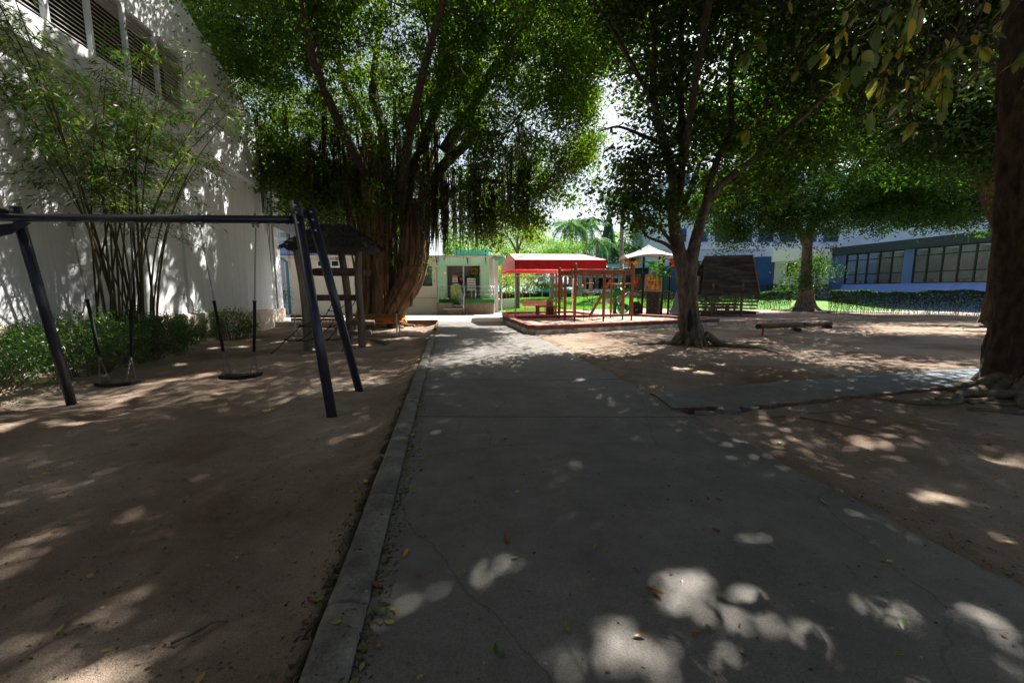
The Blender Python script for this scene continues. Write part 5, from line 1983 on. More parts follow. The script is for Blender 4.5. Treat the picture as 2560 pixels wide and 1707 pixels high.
M_paper = mat('white_paper', (.75, .78, .74), .7, .04, 6, 0)
M_opaper = mat('orange_paper', (.70, .16, .08), .7, .06, 6, 0)
M_tealp = mat('teal_paper', (.05, .30, .24), .7, .12, 5, 0)
M_ppaper = mat('crimson_paper', (.50, .07, .14), .7, .1, 6, 0)
M_ypaper = mat('yellow_paper', (.72, .46, .03), .7, .12, 9, .05)
M_lime = mat('lime_board', (.50, .62, .06), .6, .15, 5, .02)
t = flat_panel('notice', 'orange and white notice taped to the glass door', 'notice', -3.82, 2.28, .34, .46, M_paper)
q = MB()
q.box((-3.82, fy + .037, 2.42), (.34, .006, .19))
q.build('orange_header', M_opaper, t)
for k in range(4):
    q = MB()
    q.box((-3.82, fy + .037, 2.27 - k * .05), (.24 - .05 * (k % 2), .006, .014))
    q.build('text_line', M_ink, t)
t = flat_panel('photo_board', 'pale board with rows of small pictures behind the railing', 'board', -2.72, 1.92, .56, .78, M_paper, y=fy - .08)
for r_ in range(4):
    for c_ in range(6):
        q = MB()
        q.box((-2.95 + c_ * .092, fy - .09, 2.18 - r_ * .165), (.062, .006, .07))
        q.build('picture', M_ink if (r_ + c_) % 3 else M_tealp, t)
for x in (-2.82, -2.62):
    q = MB()
    q.box((x, fy - .08, 2.34), (.09, .03, .06))
    q.build('clip', M_ink, t, bevel=.005)
q = MB()
q.box((-2.72, fy - .06, 1.22), (.05, .05, .64))
q.build('stand', M_white_pole, t)
flat_panel('poster', 'dark teal poster inside the right door pane', 'poster', -2.86, 2.28, .56, .42, M_tealp, y=fy + .3)
t = thing('paper_flower', 'big yellow paper flower hanging behind the door glass', 'decoration', (-2.52, fy + .25, 2.78))
for k in range(8):
    a = k * math.pi / 4
    q = MB()
    q.lathe((-2.52 + .2 * math.cos(a), fy + .25, 2.78 + .2 * math.sin(a)), [(.04, -.02), (.13, 0), (.04, .02)], 10)
    for i in range(len(q.v)):
        x, y, z = q.v[i]
        cx_, cz_ = -2.52 + .2 * math.cos(a), 2.78 + .2 * math.sin(a)
        q.v[i] = (x, fy + .25 + (z - cz_), cz_ + (y - (fy + .25)))
    q.build('petal', M_ypaper, t)
q = MB()
q.box((-2.52, fy + .22, 2.78), (.14, .03, .14), rot=Matrix.Rotation(R(45), 3, 'Y'))
q.build('centre', M_orange, t, bevel=.02)
t = thing('ring_mobile', 'ring decoration hanging behind the left door pane', 'decoration', (-3.6, fy + .3, 2.9))
for cx_, r_, m_ in ((-3.75, .28, M_ypaper), (-3.58, .30, M_ink)):
    q = MB()
    q.tube([(cx_ + r_ * math.cos(a), fy + .3, 2.88 + r_ * math.sin(a)) for a in np.linspace(0, 2 * math.pi, 25)], .012, 5, cap=False)
    q.build('ring', m_, t)
t = thing('bubble_sign', 'crimson round sign with white speech bubble behind the glass', 'sign', (-3.52, fy + .28, 2.2))
q = MB()
q.tube([(-3.45, fy + .28, 2.2), (-3.45, fy + .30, 2.2)], .27, 20)
q.build('disc', M_ppaper, t)
q = MB()
q.tube([(-3.42, fy + .265, 2.28), (-3.42, fy + .278, 2.28)], .12, 16)
q.build('bubble', M_paper, t)
t = thing('arch_board', 'lime arched board with a blue rim standing on the terrace', 'board', (-3.8, fy - .25, .97))


def arch_poly(cx_, w, z0, z1, n=14):
    r_ = w / 2
    return [(cx_ - r_, z0), (cx_ + r_, z0)] + [(cx_ + r_ * math.cos(a), z1 - r_ + r_ * math.sin(a)) for a in np.linspace(0, math.pi, n)]


q = MB()
q.ext([(x, fy - .24, z) for x, z in arch_poly(-3.72, .78, .97, 2.0)], (0, .03, 0))
q.build('rim', M_sill, t)
q = MB()
q.ext([(x, fy - .26, z) for x, z in arch_poly(-3.74, .66, .98, 1.94)], (0, .03, 0))
q.build('face', M_lime, t)
for i, (x, lab) in enumerate(((-4.45, 'pair of pale shoes left at the end of the turf'), (-4.15, 'pair of pale shoes left beside the arch board'))):
    t = thing('shoes', lab, 'shoes', (x, 25.6, .955), 'shoes left on the terrace')
    for s_ in (-.06, .06):
        q = MB()
        q.lathe((x + s_, 25.6, .955), [(.045, 0), (.05, .03), (.035, .075), (.02, .085)], 10, sy=2.2)
        q.build('shoe', M_white_pole, t)

ter = thing('terrace', 'raised concrete terrace topped with bright green turf and side steps', 'terrace', (-2.9, 25.9, 0))
m = MB()
m.prism([(-3.02, 25.22), (-1.16, 25.45), (-1.16, 26.98), (-4.72, 26.98), (-4.66, 25.75), (-3.02, 25.75)], -.1, .72)
m.build('plinth', M_conc_t, ter, bevel=.01)
m = MB()
m.prism([(-3.05, 25.18), (-1.11, 25.42), (-1.11, 26.99), (-4.75, 26.99), (-4.70, 25.71), (-3.05, 25.71)], .722, .955)
m.build('turf_mat', M_turf, ter, bevel=.02)
m = MB()
m.prism([(-4.70, 25.0), (-3.72, 25.0), (-3.72, 25.745), (-4.66, 25.745)], -.1, .71)
m.build('block', M_conc_t, ter, bevel=.01)
m = MB()
m.prism([(-4.70, 25.0), (-3.72, 25.0), (-3.72, 25.70), (-4.66, 25.70)], .713, .745)
m.build('block_turf', M_turf, ter)
for (x0, x1, z) in ((-4.28, -3.06, .36), (-3.70, -3.06, .56)):
    m = MB()
    m.box(((x0 + x1) / 2, 24.92 if z < .5 else 25.36, z), (x1 - x0, .40 if z < .5 else .36, .07))
    m.build('tread', M_plaza, ter, bevel=.006)
for (x0, x1, y0, y1, z1) in ((-4.06, -3.10, 24.76, 24.99, .322), (-3.70, -3.06, 25.12, 25.74, .522)):
    m = MB()
    m.prism([(x0, y0), (x1, y0), (x1, y1), (x0, y1)], -.1, z1)
    m.build('riser', M_conc_t, ter)
rail = thing('railing', 'bright steel railing round the turf topped terrace and its steps', 'railing', (-2.9, 25.3, .95))
xs_p = [(-4.62, 25.78, .955), (-4.45, 25.78, .955), (-3.62, 25.78, .955), (-2.98, 25.30, .955), (-2.3, 25.36, .955), (-1.33, 25.48, .955), (-1.18, 25.75, .955)]
for (x, y, z) in xs_p:
    m = MB()
    m.tube([(x, y, z), (x, y, 1.76)], .022, 8)
    m.build('rail_post', M_zinc, rail)
for z in (1.76, 1.50, 1.25):
    m = MB()
    m.tube([(-4.62, 25.78, z), (-3.62, 25.78, z)], .02 if z > 1.7 else .012, 8)
    m.tube([(-2.98, 25.30, z), (-1.33, 25.48, z), (-1.18, 25.75, z), (-1.18, 26.9, z)], .02 if z > 1.7 else .012, 8)
    m.tube([(-3.62, 25.78, z), (-2.98, 25.30, z)], .02 if z > 1.7 else .012, 8)
    m.build('rail_bar', M_zinc, rail)
m = MB()
m.tube([(-3.0, 24.80, .0), (-3.0, 24.80, 1.15)], .035, 10)
m.build('newel', M_zinc, rail)
for dz in (0, -.18, -.34, -.52, -.68):
    m = MB()
    m.tube([(-3.62, 25.72, 1.76 + dz), (-3.0, 24.82, 1.15 + dz)], .026 if dz == 0 else .014, 8)
    m.build('hand_rail', M_zinc, rail)

# ------------------------------------------------------------------ building behind on the left
lb = thing('rear_building', 'pale multi storey building with balconies glimpsed behind the banyan', 'building', (-12, 30, 0))
m = MB()
m.prism([(-24, 30), (-6.5, 30), (-6.5, 38), (-24, 38)], -.1, 9.6)
m.build('wall', mat('lilac_render', (.50, .53, .68), .8, .07, 1.2, .05), lb)
for z in (4.6, 7.3, 9.7):
    m = MB()
    m.prism([(-24, 28.6), (-6.2, 28.6), (-6.2, 29.99), (-24, 29.99)], z, z + .22)
    m.build('balcony_slab', M_white, lb)
    for zz in (.55, 1.0):
        if z < 9:
            m = MB()
            m.beam((-24, 28.66, z + zz), (-6.25, 28.66, z + zz), .05, .05)
            m.build('balcony_rail', M_white, lb)
for z0 in (5.0, 7.7):
    for k in range(6):
        x = -22.4 + k * 2.7
        f_ = MB()
        f_.box((x, 29.97, z0 + 1.0), (1.9, .06, 1.7))
        fo = f_.build('window', M_white, lb)
        p_ = MB()
        p_.box((x - .45, 29.93, z0 + 1.0), (.8, .03, 1.5))
        p_.build('pane', M_glass, fo)
        p_ = MB()
        p_.box((x + .45, 29.93, z0 + 1.0), (.8, .03, 1.5))
        p_.build('pane', M_glass, fo)
m = MB()
m.box((-15.2, 27.9, 4.35), (3.4, 1.6, .9))
m.build('blue_lit_wall', mat('blue_lit_render', (.28, .38, .66), .8, .06, 1.5, .04), lb)  # blue light on the recessed wall put into its colour
for i, x in enumerate((-12.5, -11.6)):
    t = thing('air_conditioner', ['air conditioner unit on the cream wall nearest the white building', 'air conditioner unit on the cream wall nearest the hut post'][i], 'air conditioner', (x, 26.75, 3.05), 'air conditioners on the cream wall')
    m = MB()
    m.box((x, 26.78, 3.25), (.62, .34, .42))
    m.build('case', M_white, t, bevel=.02)
    m = MB()
    m.box((x - .03, 26.60, 3.25), (.42, .02, .30))
    m.build('grille', M_dark, t)
m = MB()
m.tube(smooth_path([(-14.3, 25.7, -.1), (-14.3, 25.7, 2.9), (-14.35, 25.75, 3.3), (-14.9, 25.9, 3.6)], 4), .085, 10)
tag(m.build('water_pipe', M_bluepipe), 'upright blue water pipe beside the white building corner', 'pipe')
t = thing('steel_strut', 'ochre steel strut jutting out behind the white building corner', 'strut', (-15, 26.5, 6))
for a, b in (((-16.2, 26.8, 8.6), (-14.4, 26.4, 7.3)), ((-14.42, 26.4, 7.3), (-15.1, 26.7, 5.9))):
    m = MB()
    m.beam(a, b, .14, .14)
    m.build('bar', M_yelpaint, t)
t = thing('potted_shrub', 'thin straggly shrub in the gap beside the blue pipe', 'shrub', (-14.9, 25.2, -.1))
m = MB()
tp_ = []
for k in range(14):
    a = random.uniform(0, 6.28)
    e = Vector((-14.8 + .6 * math.cos(a), 25.2 + .4 * math.sin(a), random.uniform(.8, 2.4)))
    m.tube(arc((-14.9, 25.2, -.1), e, .1, 4), [.02, .016, .01, .008, .005], 4, cap=False)
    tp_ += [tuple(e + Vector((random.gauss(0, .2), random.gauss(0, .2), random.gauss(0, .25)))) for _ in range(40)]
m.build('stem', M_root, t)
leaf_object('foliage', np.array(tp_), .12, L_shrub, t)

# ------------------------------------------------------------------ red canopy
can = thing('shade_canopy', 'red cloth shade canopy with pale sunlit hipped roof on white poles', 'canopy', (2, 21, .2))
FLc, FRc, BLc, BRc = Vector((.14, 18.9, 0)), Vector((4.42, 18.95, 0)), Vector((-.64, 23.7, 0)), Vector((3.68, 24.2, 0))
ez, vb, rz_ = 2.92, 2.50, 3.40
RA, RB = Vector((-.22, 21.2, rz_)), Vector((3.95, 21.5, rz_))
RA = FLc.lerp(BLc, .48) + Vector((.10, 0, rz_))
RB = FRc.lerp(BRc, .48) + Vector((-.35, 0, rz_))
E = lambda v, z: Vector((v.x, v.y, z))
roof = MB()


def cloth(mb_, quad, nu, nv, sag):
    a, b, c, d = [Vector(q) for q in quad]
    nrm = (b - a).cross(d - a).normalized()
    vs, fs = [], []
    for j in range(nv + 1):
        for i in range(nu + 1):
            u, v = i / nu, j / nv
            p = a.lerp(b, u).lerp(d.lerp(c, u), v)
            vs.append(p - nrm * sag * 16 * u * (1 - u) * v * (1 - v) * (1 + .3 * math.sin(u * 25)))
    for j in range(nv):
        for i in range(nu):
            fs.append((j * (nu + 1) + i, j * (nu + 1) + i + 1, (j + 1) * (nu + 1) + i + 1, (j + 1) * (nu + 1) + i))
    mb_.add(vs, fs, True)


for qd in ([E(FLc, ez), E(FRc, ez), RB, RA], [E(BRc, ez), E(BLc, ez), RA, RB], [E(BLc, ez), E(FLc, ez), RA, RA], [E(FRc, ez), E(BRc, ez), RB, RB]):
    cloth(roof, qd, 24, 8, .03)


def cloth_mat():
    m_ = bpy.data.materials.new('red_cloth_translucent')
    m_.use_nodes = True
    n_, l_ = m_.node_tree.nodes, m_.node_tree.links
    p_ = n_['Principled BSDF']
    tc = n_.new('ShaderNodeTexCoord')
    nz = n_.new('ShaderNodeTexNoise')
    nz.inputs['Scale'].default_value = 1.6
    nz.inputs['Detail'].default_value = 5
    l_.new(tc.outputs['Object'], nz.inputs['Vector'])
    cr = n_.new('ShaderNodeValToRGB')
    cr.color_ramp.elements[0].color = (.30, .006, .012, 1)
    cr.color_ramp.elements[1].color = (.42, .016, .026, 1)
    l_.new(nz.outputs['Fac'], cr.inputs['Fac'])
    l_.new(cr.outputs[0], p_.inputs['Base Color'])
    p_.inputs['Roughness'].default_value = .55
    tr_ = n_.new('ShaderNodeBsdfTranslucent')
    tr_.inputs['Color'].default_value = (.75, .03, .025, 1)
    mx = n_.new('ShaderNodeMixShader')
    mx.inputs[0].default_value = .16
    l_.new(p_.outputs[0], mx.inputs[1])
    l_.new(tr_.outputs[0], mx.inputs[2])
    l_.new(mx.outputs[0], n_['Material Output'].inputs['Surface'])
    return m_


M_cloth = cloth_mat()


def lit_cloth_mat():  # paler copy of the red cloth: sunlight put into its colour
    m_ = bpy.data.materials.new('lit_red_cloth')
    m_.use_nodes = True
    n_, l_ = m_.node_tree.nodes, m_.node_tree.links
    p_ = n_['Principled BSDF']
    p_.inputs['Base Color'].default_value = (.72, .46, .44, 1)
    p_.inputs['Roughness'].default_value = .5
    tc = n_.new('ShaderNodeTexCoord')
    nz = n_.new('ShaderNodeTexNoise')
    nz.inputs['Scale'].default_value = 2.2
    l_.new(tc.outputs['Object'], nz.inputs['Vector'])
    cr = n_.new('ShaderNodeValToRGB')
    cr.color_ramp.elements[0].color = (.62, .36, .35, 1)
    cr.color_ramp.elements[1].color = (.80, .62, .60, 1)
    l_.new(nz.outputs['Fac'], cr.inputs['Fac'])
    l_.new(cr.outputs[0], p_.inputs['Base Color'])
    tr_ = n_.new('ShaderNodeBsdfTranslucent')
    tr_.inputs['Color'].default_value = (.75, .06, .05, 1)
    mx = n_.new('ShaderNodeMixShader')
    mx.inputs[0].default_value = .3
    l_.new(p_.outputs[0], mx.inputs[1])
    l_.new(tr_.outputs[0], mx.inputs[2])
    l_.new(mx.outputs[0], n_['Material Output'].inputs['Surface'])
    return m_


M_lit_cloth = lit_cloth_mat()
roof.build('roof', M_lit_cloth, can)
for (a, b, m_) in ((FLc, FRc, M_cloth), (BRc, BLc, M_cloth), (FRc, BRc, M_cloth), (BLc, FLc, M_lit_cloth)):
    v_ = MB()
    n = 40
    vs = []
    nn = Vector(((b - a).y, -(b - a).x, 0)).normalized()
    for k in range(n + 1):
        p = a.lerp(b, k / n) + nn * .012 * math.sin(k * 1.3)
        vs += [E(p, ez), E(p, vb + .012 * math.sin(k * .9))]
    v_.add(vs, [(2 * k, 2 * k + 1, 2 * k + 3, 2 * k + 2) for k in range(n)], True)
    v_.build('valance', m_, can)
for v in (FLc, FRc, BLc, BRc):
    m = MB()
    vi = v.lerp((FLc + BRc) / 2, .012)
    m.tube([E(vi, .02), E(vi, ez - .02)], .034, 10)
    m.build('pole', M_white_pole, can)
for zz in (vb - .16, ez - .22):
    for a, b in ((FLc, FRc), (FRc, BRc), (BRc, BLc), (BLc, FLc)):
        a, b = a.lerp((FLc + BRc) / 2, .02), b.lerp((FLc + BRc) / 2, .02)
        m = MB()
        m.tube([E(a, zz), E(b, zz)], .017, 6)
        if zz > vb - .1:
            for k in range(1, 8):
                p = a.lerp(b, k / 8)
                m.tube([E(p, zz), E(p, ez - .01)], .009, 5)
        m.build('frame_rail', M_white_pole, can)

# ------------------------------------------------------------------ timber climbing frame
cf = thing('climbing_frame', 'brown timber climbing frame with rope nets and ladder in the front sand bed', 'climbing frame', (3.7, 17.6, .15))
posts = dict(a=(2.18, 18.45, 2.50), b=(2.33, 17.55, 2.10), c=(2.68, 17.05, 2.60), d=(3.93, 17.13, 2.22), e=(4.78, 19.3, 2.55), f=(4.97, 17.9, 2.25), g=(5.20, 17.33, 2.60))
for k_, (x, y, h) in posts.items():
    m = MB()
    m.lathe((x, y, .42), [(.058, 0), (.066, .02), (.066, h - .47), (.058, h - .43), (.03, h - .42)], 14)
    po = m.build('post', M_post, cf)
    m = MB()
    m.lathe((x, y, -.1), [(.036, 0), (.036, .52)], 10)
    m.build('post_shoe', mat('grey_shoe', (.05, .05, .055), .5, .1, 8, .02, metal=.4), po)
    if h > 2.4:
        m = MB()
        m.lathe((x, y, h - .01), [(.066, 0), (.06, .03), (.03, .045)], 12)
        m.build('post_cap', mat('grey_cap', (.10, .10, .11), .5, .1, 8, .02), po)
for a, b, h in (((2.70, 17.05, 2.28), (5.18, 17.33, 2.28), .21), ((2.20, 18.4, 2.27), (2.66, 17.1, 2.27), .20), ((2.2, 18.45, 2.24), (4.76, 19.3, 2.24), .16)):
    m = MB()
    m.beam(a, b, .09, h)
    bo = m.build('beam', M_post, cf, bevel=.01)
    if h == .20:
        for u in (.15, .4, .62, .85):
            for dz in (-.05, .05):
                m = MB()
                q = Vector(a).lerp(Vector(b), u)
                m.box((q.x - .045, q.y - .02, q.z + dz), (.02, .03, .035))
                m.build('bolt', M_dark, bo)
m = MB()
m.beam((3.62, 18.7, .25), (4.70, 19.2, 2.0), .10, .10)
m.build('brace', M_post, cf, bevel=.01)
m = MB()
m.tube([(3.98, 17.18, 1.78), (4.95, 17.85, 1.78)], .025, 8)
m.tube([(4.97, 17.86, 1.78), (5.16, 17.4, 1.78)], .025, 8)
m.build('red_bar', M_red, cf)
for z in (.72, 1.12, 1.52):
    m = MB()
    m.tube([(2.20, 18.4, z), (2.33, 17.6, z)], .022, 8)
    m.build('rung', M_post, cf)
for x in (3.06, 3.42):
    m = MB()
    m.tube(arc((x, 17.1, 2.2), (x + .02, 17.08, .2), 0, 8), .012, 5)
    m.build('ladder_rope', M_rope, cf)
for i, z in enumerate((1.80, 1.42, 1.02, .68)):
    m = MB()
    m.tube([(3.02, 17.1, z), (3.48, 17.09, z)], .022, 8)
    m.build('ladder_rung', M_red if i < 2 else M_steel_dark, cf)
m = MB()
m.lathe((3.08, 17.6, 1.62), [(.01, 0), (.05, .02), (.068, .06), (.05, .105), (.01, .125)], 12)
m.build('wooden_ball', mat('ball_wood', (.55, .32, .10), .5, .1, 8, .02), cf)
net = MB()
tr_n = [Vector(p) for p in ((2.75, 17.2, 2.0), (3.05, 17.6, 1.55), (3.3, 17.9, 1.25), (3.6, 18.2, 1.0), (3.75, 18.5, .8))]
for i in range(len(tr_n) - 1):
    net.tube(arc(tr_n[i], tr_n[i + 1], .02, 4), .012, 5)
for a, b in (((2.75, 17.3, 1.75), (3.3, 17.6, 1.2)), ((3.3, 17.6, 1.2), (3.75, 17.3, 1.9)), ((2.4, 17.9, 1.45), (3.3, 17.6, 1.2)), ((3.3, 17.6, 1.2), (3.5, 17.5, .95)), ((3.5, 17.5, .95), (3.9, 17.2, 1.35)),
             ((3.5, 17.5, .95), (3.3, 17.3, .55)), ((2.45, 17.7, 1.1), (3.0, 17.5, 1.35)), ((3.5, 17.5, .95), (3.6, 17.9, .65)), ((3.6, 17.6, 2.0), (3.9, 17.4, 1.3)), ((3.75, 18.1, 1.9), (3.92, 17.3, 1.1))):
    net.tube(arc(a, b, .03, 5), .012, 5)
net.build('climbing_net', M_rope, cf)
net = MB()
for i in range(9):
    x0 = 2.5 + i * .31
    for (ya, yb) in ((17.15, 18.3),):
        net.tube(arc((x0, ya + (x0 - 2.5) * .08, 2.20), (x0 - .1 + random.uniform(-.1, .2), yb + (x0 - 2.5) * .3, 2.2), .12, 6), .010, 5)
for j in range(5):
    y0 = 17.2 + j * .26
    net.tube([(2.5 + k * .31, y0 + k * .06, 2.12 - .09 * math.sin(k * 1.7 + j) ** 2) for k in range(9)], .010, 5)
net.build('top_net', M_rope, cf)
m = MB()
m.tube([(4.55, 17.9, 2.2), (4.52, 17.92, .35)], .010, 5)
m.tube([(4.52, 17.92, .35), (4.6, 17.95, .22)], .010, 5)
m.build('hanging_rope', M_rope, cf)

# table, stump, seat and post under the canopy
t = thing('play_table', 'low brown timber table standing in the sand bed under the red canopy', 'table', (1.9, 21.6, .2))
m = MB()
m.box((1.85, 21.65, .655), (1.05, .55, .06), R(12))
m.build('top', M_lwood, t, bevel=.008)
for (x, y) in ((1.42, 21.37), (1.34, 21.75), (2.36, 21.58), (2.28, 21.95)):
    m = MB()
    m.box((x, y, .36), (.09, .09, .54), R(12))
    m.build('leg', M_post, t, bevel=.006)
t = thing('tree_stump', 'grey cut stump standing behind the brown play table', 'stump', (2.12, 22.2, .15))
m = MB()
m.tube([(2.12, 22.2, .1), (2.1, 22.2, .7), (2.1, 22.2, .99)], [.24, .20, .16], 14, flute=.05)
m.build('stump_wood', M_log, t)
m = MB()
m.beam((2.42, 22.0, .1), (2.42, 22.0, 2.42), .09, .09)
tag(m.build('timber_post', M_post), 'reddish timber post beside the play table under the canopy', 'post')
pb = thing('park_bench', 'faded pink slatted bench on the edge of the lawn behind the canopy', 'bench', (1.5, 26.2, .05))
for k in range(4):
    m = MB()
    m.box((1.5, 26.28 + k * .03, .52 + k * .085), (1.62, .028, .075))
    m.build('back_slat', M_pinkb, pb, bevel=.006)
for k in range(4):
    m = MB()
    m.box((1.52, 26.16 - k * .10, .43), (1.66, .085, .03))
    m.build('seat_slat', M_pinkb, pb, bevel=.006)
for x in (.86, 2.16):
    m = MB()
    m.tube(smooth_path([(x, 26.42, .86), (x, 26.28, .45), (x, 26.25, .3), (x, 26.38, .03)], 4), .028, 8)
    m.tube(smooth_path([(x, 26.28, .42), (x, 25.86, .40), (x, 25.9, .25), (x, 25.78, .03)], 4), .028, 8)
    m.build('cast_leg', M_terra, pb)

# ------------------------------------------------------------------ multi play structure
ps = thing('play_structure', 'large playground structure with pale tent roof, green spiral slide and noughts and crosses panel', 'play structure', (8.1, 23.2, .1))


def pst(name, mb_, m_, bevel=0.0, parent=None):
    return mb_.build(name, m_, parent or ps, bevel=bevel)


for (x, y, h) in ((6.87, 23.25, 3.35), (7.45, 22.9, 3.35), (8.65, 23.75, 3.45), (8.42, 22.5, 3.35), (9.15, 23.4, 3.1), (9.5, 22.6, 2.3), (10.6, 23.4, 2.65), (9.9, 23.6, 2.6)):
    m = MB()
    m.lathe((x, y, -.1), [(.062, 0), (.062, h + .1), (.04, h + .13)], 12)
    pst('post', m, M_black_post)
m = MB()
m.prism([(6.87, 23.3), (7.45, 22.9), (8.42, 22.5), (9.5, 22.6), (9.15, 23.4), (8.65, 23.75), (7.6, 24.2)], 1.40, 1.46)
pst('deck', m, M_brown_pl)
m = MB()
m.prism([(9.15, 23.45), (9.5, 22.65), (10.7, 23.0), (10.5, 23.7)], 1.38, 1.44)
pst('bridge', m, M_brown_pl)
# tent roof: four scalloped panels
apex = Vector((7.85, 23.4, 4.10))
cor = [Vector((6.42, 22.5, 3.27)), Vector((9.15, 22.3, 3.33)), Vector((9.3, 24.5, 3.38)), Vector((6.5, 24.6, 3.32))]
for i in range(4):
    a, b = cor[i], cor[(i + 1) % 4]
    vs, fs = [], []
    nu, nv = 12, 8
    for j in range(nv + 1):
        for k in range(nu + 1):
            u, v = k / nu, j / nv
            e = a.lerp(b, u) + Vector((0, 0, .20 * math.sin(math.pi * u)))
            p = e.lerp(apex, v)
            p.z -= .07 * math.sin(math.pi * v)
            vs.append(p)
    for j in range(nv):
        for k in range(nu):
            fs.append((j * (nu + 1) + k, j * (nu + 1) + k + 1, (j + 1) * (nu + 1) + k + 1, (j + 1) * (nu + 1) + k))
    m = MB()
    m.add(vs, fs, True)
    pst('tent_panel', m, M_sail)
    m = MB()
    m.tube([a.lerp(b, k / 12) + Vector((0, 0, .20 * math.sin(math.pi * k / 12) - .01)) for k in range(13)], .03, 6)
    pst('tent_edge', m, M_tan)


def glow_plastic(name, col):
    m_ = bpy.data.materials.new(name)
    m_.use_nodes = True
    n_, l_ = m_.node_tree.nodes, m_.node_tree.links
    p_ = n_['Principled BSDF']
    p_.inputs['Base Color'].default_value = (*col, 1)
    p_.inputs['Roughness'].default_value = .4
    nz = n_.new('ShaderNodeTexNoise')
    nz.inputs['Scale'].default_value = 9
    mr_ = n_.new('ShaderNodeMapRange')
    mr_.inputs['To Min'].default_value = .34
    mr_.inputs['To Max'].default_value = .52
    l_.new(nz.outputs['Fac'], mr_.inputs['Value'])
    t_ = n_.new('ShaderNodeBsdfTranslucent')
    t_.inputs['Color'].default_value = (*col, 1)
    mx_ = n_.new('ShaderNodeMixShader')
    l_.new(mr_.outputs[0], mx_.inputs[0])
    l_.new(p_.outputs[0], mx_.inputs[1])
    l_.new(t_.outputs[0], mx_.inputs[2])
    l_.new(mx_.outputs[0], n_['Material Output'].inputs['Surface'])
    return m_


P_orange, P_yellow, P_green = glow_plastic('orange_petal', (.90, .20, .02)), glow_plastic('yellow_petal', (.92, .55, .03)), glow_plastic('green_petal', (.02, .50, .08))


def petal_poly(c, n, r, droop, m_, name, stemz=None, flip=1):
    """tulip / flower finial with separate curved petals, joined"""
    mb_ = MB()
    for k in range(n):
        a = 2 * math.pi * k / n + .4
        vs, fs = [], []
        for j in range(6):
            u = j / 5
            w = r * .95 * math.sin(math.pi * (.12 + .80 * u))
            rr = r * (.18 + 1.0 * u ** 1.2)
            z = flip * r * (1.1 * u - droop * u * u * 1.5)
            for s_ in (-1, 0, 1):
                aa = a + s_ * w / max(.05, rr) * .55
                vs.append((c[0] + rr * math.cos(aa), c[1] + rr * math.sin(aa), c[2] + z - (.06 * r if s_ == 0 else 0)))
        for j in range(5):
            for q_ in range(2):
                fs.append((j * 3 + q_, j * 3 + q_ + 1, (j + 1) * 3 + q_ + 1, (j + 1) * 3 + q_))
        mb_.add(vs, fs, True)
    mb_.lathe((c[0], c[1], c[2] - r * .55 * flip), [(r * .12, 0), (r * .20, r * .25), (r * .24, r * .6)], 10)
    o_ = pst(name, mb_, m_)
    sm = o_.modifiers.new('solid', 'SOLIDIFY')
    sm.thickness = .02
    return o_


petal_poly((6.62, 22.9, 2.92), 5, .30, .30, P_orange, 'orange_flower')
petal_poly((7.05, 22.7, 2.90), 5, .30, .28, P_yellow, 'yellow_flower')
petal_poly((7.72, 22.35, 2.86), 4, .40, .35, P_green, 'green_leaf')
petal_poly((8.12, 22.3, 2.58), 6, .30, .30, P_green, 'green_tulip')
petal_poly((9.02, 22.7, 3.02), 5, .38, .32, P_orange, 'orange_flower')
petal_poly((9.45, 23.3, 3.1), 5, .25, .30, P_yellow, 'yellow_flower')
petal_poly((10.6, 23.4, 2.95), 6, .36, .36, P_green, 'green_tulip')
m = MB()
m.lathe((10.6, 23.4, 2.52), [(.12, 0), (.22, .12), (.27, .42), (.24, .55)], 14)
pst('tulip_cup', m, M_green_pl)
m = MB()
m.lathe((8.12, 22.3, 2.28), [(.07, 0), (.10, .2), (.16, .42)], 12)
pst('tulip_cup', m, M_green_pl)
m = MB()
m.tube(smooth_path([(9.42, 22.75, 1.45), (9.42, 22.75, 2.5), (9.30, 22.72, 2.9), (9.08, 22.7, 3.05)], 5), .05, 10)
pst('flower_stalk', m, M_black_post)


